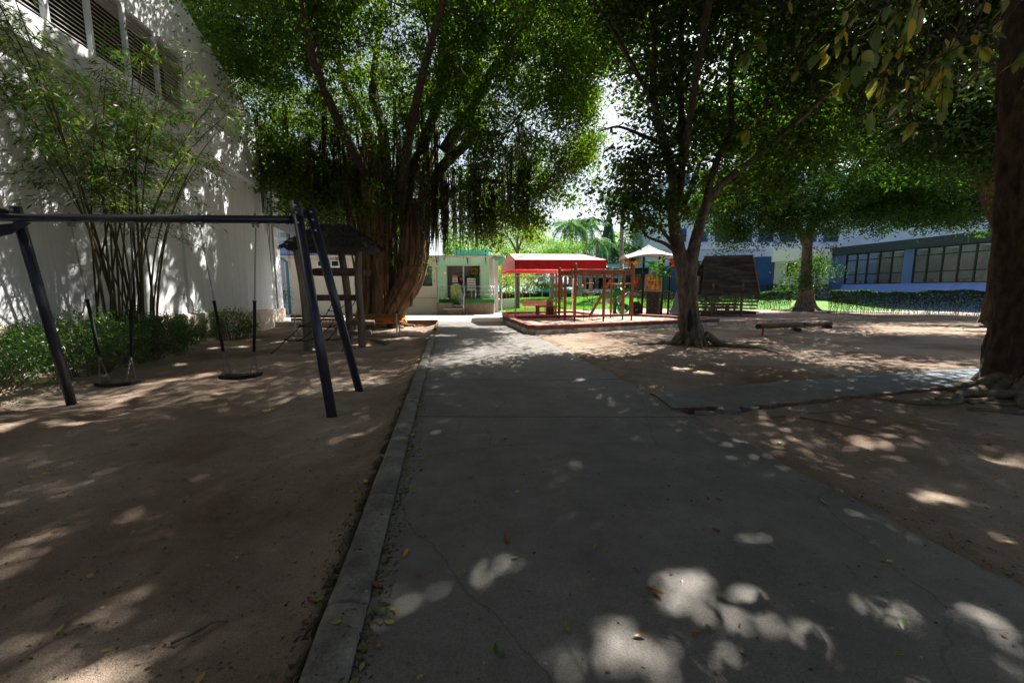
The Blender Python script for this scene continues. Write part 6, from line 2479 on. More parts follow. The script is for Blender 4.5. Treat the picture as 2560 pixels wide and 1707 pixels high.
# noughts and crosses panel
def xo_panel(cx_, cy_, z0, z1, w, rz, frame_m, drum_m, marks, cols):
    ang = Matrix.Rotation(rz, 3, 'Z')
    C_ = Vector((cx_, cy_, (z0 + z1) / 2))
    L = lambda x, y, z: C_ + ang @ Vector((x, y, z))
    H_ = z1 - z0
    f_ = MB()
    fw = .12
    arcp = [(-w / 2, -H_ / 2), (w / 2, -H_ / 2), (w / 2 - .02, H_ / 2 - .06), (w / 4, H_ / 2), (-w / 4, H_ / 2), (-w / 2 + .02, H_ / 2 - .06)]
    inn = [(-w / 2 + fw, -H_ / 2 + fw), (w / 2 - fw, -H_ / 2 + fw), (w / 2 - fw, H_ / 2 - fw), (w / 4, H_ / 2 - fw), (-w / 4, H_ / 2 - fw), (-w / 2 + fw, H_ / 2 - fw)]
    for i in range(6):
        j = (i + 1) % 6
        f_.ext([L(arcp[i][0], -.05, arcp[i][1]), L(arcp[j][0], -.05, arcp[j][1]), L(inn[j][0], -.05, inn[j][1]), L(inn[i][0], -.05, inn[i][1])], ang @ Vector((0, .10, 0)))
    fo = pst('panel_frame', f_, frame_m, .006)
    iw, ih = w - 2 * fw, H_ - 2 * fw
    for r_ in range(3):
        zc = ih / 2 - ih * (r_ + .5) / 3
        for c_ in range(cols):
            xc = -iw / 2 + iw * (c_ + .5) / cols
            d_ = MB()
            rr = iw / cols * .46
            p = L(xc, 0, zc)
            d_.lathe((p.x, p.y, p.z - ih / 6 + .01), [(rr * .9, 0), (rr, .015), (rr, ih / 3 - .035), (rr * .9, ih / 3 - .02)], 14)
            do = pst('drum', d_, drum_m, parent=fo)
            mk, sh = marks[r_][c_]
            if mk:
                k_ = MB()
                if mk == 'X':
                    for s_ in (1, -1):
                        k_.beam(L(xc + sh - .05 * s_, -rr * .98, zc - .075), L(xc + sh + .05 * s_, -rr * .98, zc + .075), .03, .026, up=tuple(ang @ Vector((0, -1, 0))))
                else:
                    k_.tube([L(xc + sh + .055 * math.cos(a), -rr * .96, zc + .075 * math.sin(a)) for a in np.linspace(0, 2 * math.pi, 17)], .017, 6, cap=False)
                pst('mark', k_, M_ink, parent=do)
    return fo


xo_panel(7.95, 22.62, 1.42, 2.44, .96, R(-18), M_tan, M_yel,
         [[(None, 0), ('O', .03), ('X', .05)], [('X', .0), ('O', -.06), ('O', .07)], [('O', -.03), (None, 0), (None, 0)]], 3)
xo_panel(7.12, 23.05, 1.58, 2.42, .56, R(-36), M_dgreen, M_orange, [[('O', 0), ('O', 0)], [(None, 0), ('O', .04)], [('O', -.04), ('O', 0)]], 2)
# green barrier panels and railings


def railing(a, b, z0, z1, n, m_, name='railing'):
    a, b = Vector(a), Vector(b)
    mb_ = MB()
    for z in (z0, z1):
        mb_.tube([E(a, z + a.z), E(b, z + b.z)], .02, 6)
    for k in range(n + 1):
        p = a.lerp(b, k / n)
        mb_.tube([(p.x, p.y, z0 + p.z), (p.x, p.y, z1 + p.z)], .012, 5)
    return pst(name, mb_, m_)


railing((8.48, 22.52, .08), (9.42, 22.6, -.08), 1.42, 2.26, 9, M_dgreen)
railing((6.85, 23.25, 0), (6.05, 23.9, .0), 1.52, 2.32, 8, M_dgreen)
railing((8.7, 23.8, 0), (9.9, 23.65, 0), 1.46, 2.2, 9, M_dgreen)
railing((9.9, 23.2, 0), (10.6, 23.35, 0), 1.46, 2.2, 6, M_dgreen)
m = MB()
m.box((8.62, 22.9, 1.95), (.46, .07, 1.0), R(30))
pst('barrier_panel', m, M_green_pl, .03)
m = MB()
m.box((8.85, 23.2, 2.38), (.5, .1, .34), R(20))
pst('barrier_panel', m, M_green_pl, .05)
# dark climbing panel with grip holes
cl = MB()
cl.beam((7.86, 22.48, 1.40), (7.72, 22.05, .12), .62, .06, up=(0, -1, .3))
clo = pst('climbing_panel', cl, M_brown_pl, .008)
for r_ in range(5):
    for c_ in range(3):
        q = Vector((7.86, 22.48, 1.40)).lerp(Vector((7.72, 22.05, .12)), .12 + r_ * .19)
        m = MB()
        m.lathe((q.x - .2 + c_ * .2, q.y - .05, q.z - .02), [(.022, 0), (.030, .02), (.022, .04)], 8)
        pst('grip', m, M_tan if (r_ + c_) % 2 else M_dark, parent=clo)
m = MB()
m.ext([(6.92, 22.9, .08), (7.36, 22.8, .08), (7.36, 22.8, .72), (7.28, 22.82, .86), (7.0, 22.88, .88), (6.92, 22.9, .74)], (.01, .06, 0))
wo = pst('low_panel', m, M_brown_pl, .01)
m = MB()
m.box((7.12, 22.83, .40), (.14, .03, .09))
pst('low_panel_hole', m, M_lime, .01, wo)
m = MB()
m.box((7.12, 23.1, 1.32), (.52, .5, .18), R(-36))
pst('deck_skirt', m, M_tan, .02)


# slides: swept U-shaped troughs
def trough(path, width, depth, m_, name, up_hint=Vector((0, 0, 1)), th=.03):
    P = [Vector(p) for p in path]
    prof = [(-.5, 1), (-.46, .35), (-.34, .05), (0, 0), (.34, .05), (.46, .35), (.5, 1)]
    vs = []
    for i, p in enumerate(P):
        d = (P[min(i + 1, len(P) - 1)] - P[max(0, i - 1)]).normalized()
        s_ = d.cross(up_hint).normalized()
        n_ = s_.cross(d)
        for (a, b) in prof:
            vs.append(p + s_ * a * width + n_ * b * depth)
    fs = []
    n = len(prof)
    for i in range(len(P) - 1):
        for k in range(n - 1):
            fs.append((i * n + k, i * n + k + 1, (i + 1) * n + k + 1, (i + 1) * n + k))
    mb_ = MB()
    mb_.add(vs, fs, True)
    o_ = pst(name, mb_, m_)
    sm = o_.modifiers.new('solid', 'SOLIDIFY')
    sm.thickness = th
    return o_


spiral = []
for k in range(26):
    u = k / 25
    a = R(35) - u * R(420)
    spiral.append((6.0 + .52 * math.cos(a), 23.3 + .52 * math.sin(a), 1.62 - 1.32 * u))
lead = [(6.85, 23.75, 1.72), (6.62, 23.7, 1.68)]
run = [(spiral[-1][0] - .14, spiral[-1][1] - .22, .27), (spiral[-1][0] - .2, spiral[-1][1] - .5, .25)]
trough(smooth_path(lead + spiral + run, 2), .56, .26, M_green_pl, 'spiral_slide')
m = MB()
m.lathe((6.0, 23.3, .05), [(.10, 0), (.10, 1.75), (.06, 1.8)], 12)
pst('spiral_column', m, M_green_pl)
m = MB()
m.box((6.2, 22.72, .17), (.14, .14, .26))
m.box((5.95, 22.62, .15), (.10, .10, .22))
pst('slide_foot', m, M_dark)
for dx in (0, .46):
    trough(smooth_path([(9.72 + dx, 22.75, 1.50), (9.58 + dx, 22.6, 1.42), (9.30 + dx, 22.25, .92), (9.08 + dx, 21.95, .45), (8.92 + dx, 21.75, .30), (8.72 + dx, 21.5, .27)], 5), .44, .20, M_gslide, 'slide_lane')
for dx in (-.25, .72):
    m = MB()
    m.tube(smooth_path([(9.75 + dx, 22.62, 1.42), (9.66 + dx, 22.50, 2.0), (9.78 + dx, 22.72, 2.22), (9.9 + dx, 22.9, 2.1)], 5), .085, 10)
    pst('slide_hood', m, M_tan)
m = MB()
m.box((9.05, 21.75, .14), (.5, .2, .14))
pst('slide_foot', m, M_dark)
trough(smooth_path([(6.95, 24.0, 1.3), (6.7, 23.9, 1.15), (6.35, 23.75, .75), (6.2, 23.65, .55)], 4), .45, .16, M_tan, 'back_slide')
m = MB()
m.lathe((8.75, 25.2, 0), [(.04, 0), (.04, 1.3)], 10)
for z in (.30, .62, 1.0):
    m.lathe((8.75, 25.2, z), [(.05, 0), (.24, .03), (.22, .07), (.06, .14)], 14)
pst('pod_steps', m, M_green_pl)
m = MB()
for k in range(5):
    m.tube(smooth_path([(8.32 + k * .06, 23.0, .05), (8.33 + k * .05, 23.0, .5), (8.40 + k * .03, 23.0, .95 - .05 * abs(k - 2))], 3), .05, 8)
pst('tan_climber', m, M_tan)
for k in range(5):
    m = MB()
    m.box((10.75 + .28 * k, 23.1, 1.25 - .26 * k), (.26, .9, .04))
    pst('stair_tread', m, M_dgreen)
for y in (22.65, 23.55):
    m = MB()
    m.tube([(10.65, y, 2.0), (11.95, y, .75)], .022, 6)
    m.tube([(10.65, y, 1.3), (11.95, y, .1)], .03, 6)
    for k in range(7):
        m.tube([(10.7 + k * .2, y, 1.26 - k * .19), (10.7 + k * .2, y, 1.96 - k * .19)], .012, 5)
    pst('stair_rail', m, M_dgreen)

# ------------------------------------------------------------------ open sided playhouse with steep board roof
ph = thing('playhouse', 'open playhouse with steep dark board roof, railings and plank floor', 'playhouse', (11.95, 22.3, .1))
top0, top1 = Vector((10.82, 22.75, 3.36)), Vector((13.52, 22.85, 3.44))
bot0, bot1 = Vector((10.30, 21.75, 1.22)), Vector((13.46, 21.85, 1.27))
nr = 15
for i in range(nr):
    u0, u1 = i / nr, (i + 1.22) / nr
    segs = [0, random.uniform(.25, .4), random.uniform(.6, .75), 1] if i % 2 else [0, random.uniform(.42, .58), 1]
    for s0, s1 in zip(segs[:-1], segs[1:]):
        a = top0.lerp(bot0, u0).lerp(top1.lerp(bot1, u0), s0 + .004)
        b = top0.lerp(bot0, u0).lerp(top1.lerp(bot1, u0), s1 - .004)
        c = top0.lerp(bot0, min(1.02, u1)).lerp(top1.lerp(bot1, min(1.02, u1)), s1 - .004)
        d = top0.lerp(bot0, min(1.02, u1)).lerp(top1.lerp(bot1, min(1.02, u1)), s0 + .004)
        jj = random.uniform(-.012, .012)
        lift = Vector((0, -.045 + jj, .018))
        m = MB()
        m.ext([a, b, c + lift, d + lift], (0, .025, .012))
        m.build('roof_board', M_shing, ph)
m = MB()
m.ext([top0 + Vector((.02, .05, -.03)), top1 + Vector((-.02, .05, -.03)), bot1 + Vector((-.02, .05, .0)), bot0 + Vector((.02, .05, .0))], (0, .02, .01))
bk0, bk1 = Vector((10.42, 24.0, 1.22)), Vector((13.5, 24.05, 1.27))
m.ext([top0 + Vector((0, .06, -.02)), top1 + Vector((0, .06, -.02)), bk1, bk0], (0, .03, .015))
m.build('roof_lining', M_dwood, ph)
m = MB()
m.beam(top0 + Vector((-.04, .03, .03)), top1 + Vector((.04, .03, .03)), .10, .05)
m.build('ridge_board', M_dwood, ph)
for e in (bot1, bk1):
    m = MB()
    m.beam(top1 + Vector((.02, 0, -.02)), e + Vector((.02, 0, 0)), .04, .16)
    m.build('barge_board', M_bench if e is bot1 else M_dwood, ph)
for (x, y) in ((10.98, 21.95), (12.62, 21.98), (11.5, 23.75), (13.25, 23.78)):
    m = MB()
    m.beam((x, y, -.05), (x, y, 1.9), .10, .10)
    m.build('post', M_lwood, ph, bevel=.006)
for k in range(7):
    m = MB()
    m.box((11.98, 21.95 + k * .28, .34), (3.12, .26, .04))
    m.build('floor_plank', M_lwood, ph, bevel=.004)
for z in (.52, .70, .89):
    m = MB()
    m.box((11.9, 21.88, z), (3.0, .035, .085))
    m.build('rail', M_lwood, ph, bevel=.004)
    m = MB()
    m.box((12.3, 23.86, z), (2.4, .035, .085))
    m.build('rail', M_lwood, ph, bevel=.004)
m = MB()
m.box((12.0, 23.0, .74), (1.1, .4, .05))
m.box((11.6, 23.0, .54), (.06, .36, .36))
m.box((12.4, 23.0, .54), (.06, .36, .36))
m.build('inner_table', M_lwood, ph)
for y in (22.1, 23.5):
    m = MB()
    m.beam((10.5, y, .25), (13.5, y, .25), .12, .12)
    m.build('floor_joist', M_dwood, ph)

# ------------------------------------------------------------------ log balance beams
for i, (a, b, lab) in enumerate((((8.12, 13.1, .32), (10.75, 14.75, .24), 'longer balance log raised on a red metal peg'), ((10.85, 14.85, .23), (12.75, 15.9, .20), 'farther balance log resting on round cross logs'))):
    t = thing('balance_log', lab, 'balance log', ((a[0] + b[0]) / 2, (a[1] + b[1]) / 2, .02), 'balance logs on the sand')
    m = MB()
    A1, B1 = Vector(a), Vector(b)
    m.tube([A1.lerp(B1, k / 8) + Vector((0, 0, .008 * math.sin(k * 2))) for k in range(9)], [.085 + .006 * math.sin(k * 3 + i) for k in range(9)], 14)
    m.build('log', mat('brown_log', (.085, .050, .036), .85, .4, 6, .3, stretch=(.3, .3, 1), fine=.4), t)
    if i == 0:
        m = MB()
        m.tube([(8.42, 13.3, -.1), (8.42, 13.3, .26)], .03, 8)
        m.build('red_peg', M_red, t)
    e = B1.lerp(A1, .12)
    m = MB()
    m.tube([(e.x - .05, e.y - .22, .07), (e.x + .05, e.y + .22, .07)], .085, 12)
    m.build('cross_log', M_bark_r, t)

# ------------------------------------------------------------------ blue building on the right
rb = thing('blue_building', 'low slate blue building with wide black framed windows behind the clipped hedge', 'building', (33.5, 35, 0))
fa, fb_ = Vector((32.5, 41.3, 0)), Vector((35.35, 22.4, 0))
fd = (fb_ - fa).normalized()
fn = Vector((-fd.y, fd.x, 0)) * (1)        # points away from the viewer (into the building)
if fn.x < 0:
    fn = -fn
SL = (fb_ - fa).length
spt = lambda x: (x - fa.x) / fd.x          # distance along the facade from world x on it
FP = lambda s_, z, o_=0.0: fa + fd * s_ + fn * o_ + Vector((0, 0, z))


def facade(name, s0, s1, z0, z1, m_, o0=0.0, o1=.3, parent=rb, bevel=0):
    mb_ = MB()
    mb_.ext([FP(s0, z0, o0), FP(s1, z0, o0), FP(s1, z1, o0), FP(s0, z1, o0)], fn * (o1 - o0))
    return mb_.build(name, m_, parent, bevel=bevel)


ys_of = lambda y: (y - fa.y) / fd.y
w1 = (ys_of(39.74), ys_of(34.69))
w2 = (ys_of(33.94), ys_of(28.4))
w3 = (ys_of(27.6), ys_of(23.0))
ZB, ZT = 2.08, 4.98
facade('fascia', 0, SL, 4.985, 5.75, M_fascia, -.25, .3)
facade('pier', 0, w1[0], -.1, 4.98, M_bluegrey)
facade('pier', w1[1], w2[0], -.1, 4.98, M_bluegrey)
facade('pier', w2[1], w3[0], -.1, 4.98, M_bluegrey)
facade('pier', w3[1], SL, -.1, 4.98, M_bluegrey)
m = MB()
for (a, b) in ((w1[0], (w1[1] + w2[0]) / 2), ((w1[1] + w2[0]) / 2, (w2[1] + w3[0]) / 2), ((w2[1] + w3[0]) / 2, w3[1])):
    sm_ = MB()
    sm_.ext([FP(a + .004, ZB, .0), FP(b - .004, ZB, .0), FP(b - .004, 1.35, -.62), FP(a + .004, 1.35, -.62), ], fn * .02 + Vector((0, 0, .012)))
    sm_.ext([FP(a + .004, 1.34, -.6), FP(b - .004, 1.34, -.6), FP(b - .004, -.1, -.6), FP(a + .004, -.1, -.6)], fn * .8)
    sm_.build('sill', M_sill, rb)
for (a, b), divs in ((w1, (38.68, 37.71, 36.64, 35.63)), (w2, (32.97, 31.97, 30.95, 29.95, 29.1)), (w3, (26.6, 25.6, 24.6))):
    edges = [a] + [ys_of(y) for y in divs] + [b]
    fo_ = MB()
    for s_ in edges:
        fo_.ext([FP(s_ - .05, ZB, .02), FP(s_ + .05, ZB, .02), FP(s_ + .05, ZT, .02), FP(s_ - .05, ZT, .02)], fn * .12)
    for z in (ZB + .05, 3.02, 4.36, ZT - .05):
        fo_.ext([FP(a, z - .04, .035), FP(b, z - .04, .035), FP(b, z + .04, .035), FP(a, z + .04, .035)], fn * .09)
    wo_ = fo_.build('window', M_frame, rb)
    for e0, e1 in zip(edges[:-1], edges[1:]):
        for z0, z1 in ((ZB + .09, 2.98), (3.06, 4.32), (4.40, ZT - .09)):
            p_ = MB()
            p_.ext([FP(e0 + .05, z0, .08), FP(e1 - .05, z0, .08), FP(e1 - .05, z1, .08), FP(e0 + .05, z1, .08)], fn * .012)
            p_.build('pane', M_mirror, wo_)
facade('room_back', 0, SL, -.1, 5.4, M_room, 5.5, 5.7)
facade('room_floor', 0, SL, 1.9, 1.98, M_room, .35, 5.5)
for k in range(9):  # unseen roof left as narrow strips so daylight brightens the room
    facade('roof_strip', SL * k / 9, SL * (k + .22) / 9, 5.2, 5.3, M_white, .35, 5.5)
ft = 0
for (a, b) in (w1, w2, w3):
    n_ = 4
    for k in range(n_):
        s_ = a + (b - a) * (k + .6) / n_
        c = FP(s_, 0, 1.0 + .5 * (k % 2))
        t = thing('stool' if k % 2 else 'low_table', '%s behind the %s window of the blue building, %s' % ('wooden stool' if k % 2 else 'low wooden table', ('first', 'second', 'third')[ft], ('farthest inside', 'second from the far end', 'third from the far end', 'beside the pier')[k]), 'stool' if k % 2 else 'table', (c.x, c.y, 1.98), 'furniture in the blue building')
        q = MB()
        w_ = .42 if k % 2 else .9
        q.box((c.x, c.y, 2.42), (w_, w_, .05))
        q.build('top', M_table, t)
        for dx in (-1, 1):
            for dy in (-1, 1):
                q = MB()
                q.box((c.x + dx * w_ * .42, c.y + dy * w_ * .42, 2.19), (.05, .05, .42))
                q.build('leg', M_table, t)
    ft += 1
m = MB()
m.prism([(26.9, 41.45), (32.5, 41.35), (32.5, 41.9), (26.9, 42.2)], -.1, 4.62)
m.build('white_wall', M_white, rb)
m = MB()
m.box((28.65, 41.36, 3.6), (1.0, .06, 1.3))
wo_ = m.build('window', M_frame, rb)
for dx in (-.24, .24):
    m = MB()
    m.box((28.65 + dx, 41.32, 3.6), (.40, .03, 1.1))
    m.build('pane', M_glass, wo_)
m = MB()
m.tube([(31.3, 41.25, 0), (31.3, 41.25, 4.6)], .07, 8)
m.build('drainpipe', mat('blue_grey_pipe', (.3, .34, .42), .5, .1, 6, .02), rb)
m = MB()
m.prism([(24.6, 40.5), (26.3, 40.5), (26.3, 41.0), (26.85, 43.0), (26.85, 46), (24.6, 46)], -.1, 4.85)
m.prism([(16.0, 41.5), (24.596, 41.5), (24.596, 46), (16.0, 46)], -.1, 4.0)
m.build('navy_block', M_navy, rb)
m = MB()
m.ext([(25.9, 40.3, 4.30), (32.4, 41.0, 4.72), (32.4, 41.0, 5.6), (25.9, 40.3, 5.6)], (.2, 5, 0))
m.build('white_soffit_band', M_white, rb)
ub = thing('tall_building', 'tall pale blue building rising behind the slate blue one', 'building', (30, 48, 0))
m = MB()
m.prism([(17.6, 47), (38.0, 47), (46.0, 26), (52.0, 26), (52, 60), (17.6, 60)], -.1, 14.5)
m.build('wall', M_paleblue, ub)
for z in (6.2, 9.4, 12.6):
    m = MB()
    m.prism([(17.5, 46.9), (37.95, 46.9), (38.05, 47.0), (17.5, 47.0)], z, z + .35)
    m.build('string_course', M_white, ub)
    for k in range(8):
        x = 19.2 + k * 2.5
        f_ = MB()
        f_.box((x, 46.96, z + 1.6), (1.7, .08, 1.5))
        fo = f_.build('window', M_bluegrey, ub)
        p_ = MB()
        p_.box((x, 46.91, z + 1.6), (1.5, .03, 1.3))
        p_.build('pane', M_glass, fo)


# ------------------------------------------------------------------ hedges
def hedge(label, a, b, w, z0, z1, n, twig_n, bare=True, leaf=.075):
    a, b = Vector((*a, 0)), Vector((*b, 0))
    d = (b - a)
    L = d.length
    d.normalize()
    nn = Vector((-d.y, d.x, 0))
    t_ = thing('hedge', label, 'hedge', ((a.x + b.x) / 2, (a.y + b.y) / 2, 0), 'clipped hedges by the blue building')
    u = RNG.uniform(0, L, n)
    v = RNG.uniform(-w / 2, w / 2, n)
    top = z1 + .06 * np.sin(u * 1.3) + .04 * np.sin(u * 4.1)
    face = RNG.random(n) < .55
    z = z0 + (top - z0) * RNG.beta(1.5, 1.0, n)
    v = np.where(face, -w / 2 * np.sign(nn.y) * RNG.uniform(.85, 1.03, n), v)
    z = np.where(~face & (RNG.random(n) < .7), top + RNG.normal(0, .03, n), z)
    p = np.stack([a.x + d.x * u + nn.x * v, a.y + d.y * u + nn.y * v, z], 1)
    # the lower part is thin and gappy
    if bare:
        keep = (RNG.random(n) < np.clip((z - z0) / (.5 * (z1 - z0)), .36, 1))
        p = p[keep]
    leaf_object('foliage', p, leaf, L_hedge, t_, aspect=.6, flat=1.0)
    m_ = MB()
    for k in range(twig_n):
        c = a + d * random.uniform(0, L) + nn * random.uniform(-.3, .3) * w
        m_.tube([(c.x, c.y, -.02), (c.x + random.gauss(0, .08), c.y + random.gauss(0, .08), (z0 + z1) * .35), (c.x + random.gauss(0, .25), c.y + random.gauss(0, .25), z1 * .9)], [.013, .008, .004], 4, cap=False)
    m_.build('stem', M_root, t_, kind='stuff')


hedge('long clipped hedge with gappy foot between the two old trees', (22.3, 28.2), (31, 21.6), .9, .05, 1.42, 42000, 220)
hedge('clipped hedge between the playhouse and the ivy clad tree', (10.5, 33.5), (20.6, 29.6), .9, .05, 1.40, 30000, 160)
hedge('farther low hedge in front of the white wall', (24.6, 39.5), (31.2, 39.8), .9, .05, 1.95, 7000, 40, False, .11)
pv = MB()
pv.prism([(21, 30.5), (34, 22), (35.5, 24), (32, 41), (22, 41)], .0, .012)
pv.build('pavement', mat('pale_pavement', (.45, .46, .48), .9, .1, 2, .1), kind='structure')  # paving in one even pale grey


# ------------------------------------------------------------------ palms, trees and buildings beyond the lawn
def frond_mesh(L, droop, n=22, name='frond'):
    vs, fs = [], []
    pts = []
    for k in range(n + 1):
        u = k / n
        pts.append(Vector((L * (u - .16 * droop * u * u), 0, L * (.42 * u - droop * u * u * .75))))
    for k in range(1, n + 1):
        u = k / n
        p = pts[k]
        l_ = L * .28 * math.sin(math.pi * min(1, .12 + u * .86)) + .05
        for s_ in (-1, 1):
            tip = p + Vector((l_ * .45, s_ * l_ * .62, -l_ * (.55 + .35 * random.random())))
            w_ = Vector((.022 * L / 2.4, 0, .01))
            o_ = len(vs)
            mid = p.lerp(tip, .55) + Vector((0, 0, .08 * l_))
            vs += [p - w_, p + w_, mid + w_, tip, mid - w_]
            fs.append((o_, o_ + 1, o_ + 2, o_ + 3, o_ + 4))
    mb_ = MB()
    mb_.add(vs, fs, False)
    mb_.tube(pts, lerp_list([.035, .008], n + 1), 4, cap=False)
    me_ = mb_.mesh(name)
    me_.materials.append(L_palm)
    return me_


fr_m = [frond_mesh(3.0, .55), frond_mesh(2.8, .95), frond_mesh(2.6, 1.35)]


def palm(label, x, y, h, r, nf=16, sc=1.0, shaft=True, z0=.6):
    t_ = thing('palm_tree', label, 'palm', (x, y, z0), 'palms beyond the lawn')
    m_ = MB()
    limb(m_, [(x, y, z0 - .6), (x + .03, y, z0 + h * .3), (x - .02, y, z0 + h * .7), (x, y, z0 + h)], [r * 1.25, r, r * .95, r * .85], 12, 5, .02, .03)
    m_.build('trunk', M_palmtrunk, t_)
    if shaft:
        m_ = MB()
        m_.lathe((x, y, z0 + h - .02), [(r * .9, 0), (r * 1.05, .3), (r * .7, 1.2)], 12)
        m_.build('crownshaft', M_palmbase, t_)
    for k in range(nf):
        o_ = link('frond', fr_m[k % 3], t_)
        o_.location = (0, 0, h + (1.1 if shaft else .05) - .15 * (k % 3))
        o_.rotation_euler = (0, R(random.uniform(-12, 22) + 10 * (k % 3)), k * 2.399 + random.uniform(-.2, .2))
        s_ = sc * random.uniform(.85, 1.12)
        o_.scale = (s_, s_, s_)


palm('feather palm with hanging dead fronds above the bench end of the canopy', 6.9, 47.5, 8.6, .26, 18, 1.15, False)
palm('tallest feather palm behind the middle of the red canopy roof', 8.9, 50, 9.4, .28, 18, 1.2, False)
palm('leaning young palm with drooping fronds behind the canopy corner', 10.9, 52, 7.2, .22, 16, 1.1, False)
palm('slim royal palm with pale trunk between canopy and play structure', 10.75, 40, 8.6, .21, 14, 1.0, True)
t = thing('conifer', 'dark weeping conifer behind the royal palm', 'tree', (13.2, 56, .5), 'trees beyond the lawn')
cp, cd = [], []
for k in range(5200):
    u = random.random() ** .7
    r_ = (1 - u) * 2.6 * math.sqrt(random.random()) + .1
    a = random.uniform(0, 6.28)
    cp.append((13.2 + r_ * math.cos(a), 56 + r_ * math.sin(a), 1.5 + 10.5 * u - .25 * r_))
    cd.append((math.cos(a) * .5, math.sin(a) * .5, -1))
leaf_object('crown', np.array(cp), .42, L_con, t, aspect=.2, dirs=np.array(cd))
m = MB()
m.tube([(13.2, 56, 0), (13.2, 56, 11)], [.22, .05], 8)
m.build('trunk', M_bark_g, t)


def simple_tree(label, x, y, h, regs, n, per, sig, size, leafm, tr_r=.16, bark=M_bark_g, grp='trees beyond the lawn', z0=.3):
    t_ = thing('tree', label, 'tree', (x, y, z0), grp)
    m_ = MB()
    limb(m_, [(x, y, z0 - .5), (x + .05, y, z0 + h * .4), (x, y, z0 + h)], [tr_r * 1.4, tr_r, tr_r * .5], 10, 5, .04, .03)
    m_.build('trunk', bark, t_)
    cx_ = MB()
    for k in range(5):
        a = random.uniform(0, 6.28)
        rg = random.choice(regs)
        cx_.tube(smooth_path([(x, y, z0 + h * .75), ((x + rg[0]) / 2, (y + rg[1]) / 2, z0 + h), (rg[0] + rg[3] * .5 * math.cos(a), rg[1] + rg[4] * .5 * math.sin(a), rg[2])], 3), lerp_list([tr_r * .5, .02], 7), 5, cap=False)
    cx_.build('branch', bark, t_)
    c_ = ell_points(regs, n)
    leaf_object('crown', leaf_clumps(c_, per, sig, .7), size, leafm, t_, aspect=.55)
    return t_


simple_tree('bright yellow green tree beside the white column of the mint building', -1.0, 33.5, 1.6, [(-1.0, 33.5, 2.7, 1.3, 1.1, 1.4, 1), (.0, 33.2, 2.2, .9, .9, .9, .6)], 70, 40, .26, .14, L_lime, .12)
simple_tree('lime green tree rounding behind the slate blue gazebo', 3.3, 44.5, 1.8, [(2.2, 44.5, 3.0, 1.9, 1.4, 1.3, 1), (4.2, 44.5, 2.9, 1.6, 1.4, 1.1, .8)], 110, 40, .3, .16, L_lime, .14)
simple_tree('lawn tree whose slim trunk stands right behind the pink bench', .4, 31.5, 5.4, [(.3, 31.5, 6.6, 2.2, 1.6, 1.1, 1), (1.4, 32, 5.6, 1.2, 1.2, .8, .5), (-1.2, 32, 5.5, 1.0, 1, .7, .3)], 170, 46, .3, .13, L_lime, .17)
simple_tree('crooked broadleaf tree behind the canopy ridge', 4.6, 38, 3.0, [(3.2, 38, 4.6, 1.5, 1.2, .9, 1), (5.2, 38.4, 5.4, 1.6, 1.2, 1.0, 1)], 110, 42, .3, .15, L_far, .2)
for i, (x, y, h, r_, lab) in enumerate(((-2.5, 52, 5, 4.2, 'pale hazy tree behind the mint building roof'), (3.5, 58, 6, 5.0, 'broad hazy tree mass behind the lime green tree'), (17.5, 58, 7, 4.2, 'green tree behind the play structure roof'),
                                        (-9.5, 46, 6, 4.8, 'bushy tree behind the cream wall'), (9.0, 62, 6, 4.5, 'blue green tree far behind the tallest palm'), (-18, 42, 9, 4.5, 'tall tree behind the balconies'))):
    simple_tree(lab, x, y, h, [(x, y, h + 1.2, r_, r_ * .8, r_ * .62, 2), (x + r_ * .6, y, h - .8, r_ * .6, r_ * .6, r_ * .45, 1), (x - r_ * .6, y, h - .5, r_ * .6, r_ * .6, r_ * .45, 1)], 260, 46, .5, .26, L_far if i not in (4,) else L_con, .24)
for i, (x, y, h) in enumerate(((3.6, 36.5, 3.1), (6.9, 41, 3.2), (10.4, 38.5, 3.0), (8.4, 43, 3.4))):
    t = thing('lawn_trunk', ('bare grey trunk on the lawn behind the timber post', 'bare grey trunk behind the ladder ropes', 'bare grey trunk behind the spiral slide', 'bare grey trunk far back on the lawn by the dark roof')[i], 'tree trunk', (x, y, lawn_z(np.array([x * 1.0]), np.array([y * 1.0]))[0]), 'bare trunks on the lawn')
    m = MB()
    limb(m, [(x, y, .1), (x + .03, y, 1.6), (x, y, h + 1.0)], [.30, .22, .20], 12, 4, .05, .03)
    m.build('trunk', M_palmtrunk, t)

# gazebo, awnings, pots, low wall, rear roofs
gz_ = thing('gazebo', 'small gazebo with slate blue pyramid roof and orange posts on the lawn', 'gazebo', (.42, 42, .55))
m = MB()
ap = Vector((.35, 42, 3.0))
ring = [Vector((.35 + 1.15 * math.cos(a), 42 + 1.15 * math.sin(a), 2.0)) for a in np.linspace(0, 2 * math.pi, 7)[:-1] + .3]
for i in range(6):
    a, b = ring[i], ring[(i + 1) % 6]
    q = MB()
    q.ext([a, b, ap.lerp(b, .22) + Vector((0, 0, 0)), ap.lerp(a, .22)], (0, 0, .04))
    q.build('roof_panel', M_gaz, gz_)
m.lathe((.35, 42, 2.72), [(.30, 0), (.26, .2), (.12, .38), (.03, .5)], 8)
m.build('roof_cap', M_gaz, gz_)
for i in range(6):
    p = ring[i].lerp(Vector((.35, 42, 2.0)), .15)
    m = MB()
    m.beam((p.x, p.y, .2), (p.x, p.y, 2.04), .11, .11)
    m.build('post', M_terra if i % 2 else M_dwood, gz_)
pt = thing('plant_pot', 'big terracotta pot on the low white wall by the yellow green tree', 'plant pot', (-1.35, 31.5, .72))
m = MB()
m.lathe((-1.35, 31.5, .72), [(.22, 0), (.33, .35), (.37, .36), (.37, .43), (.31, .43), (.29, .38)], 18)
m.build('bowl', M_terra, pt)
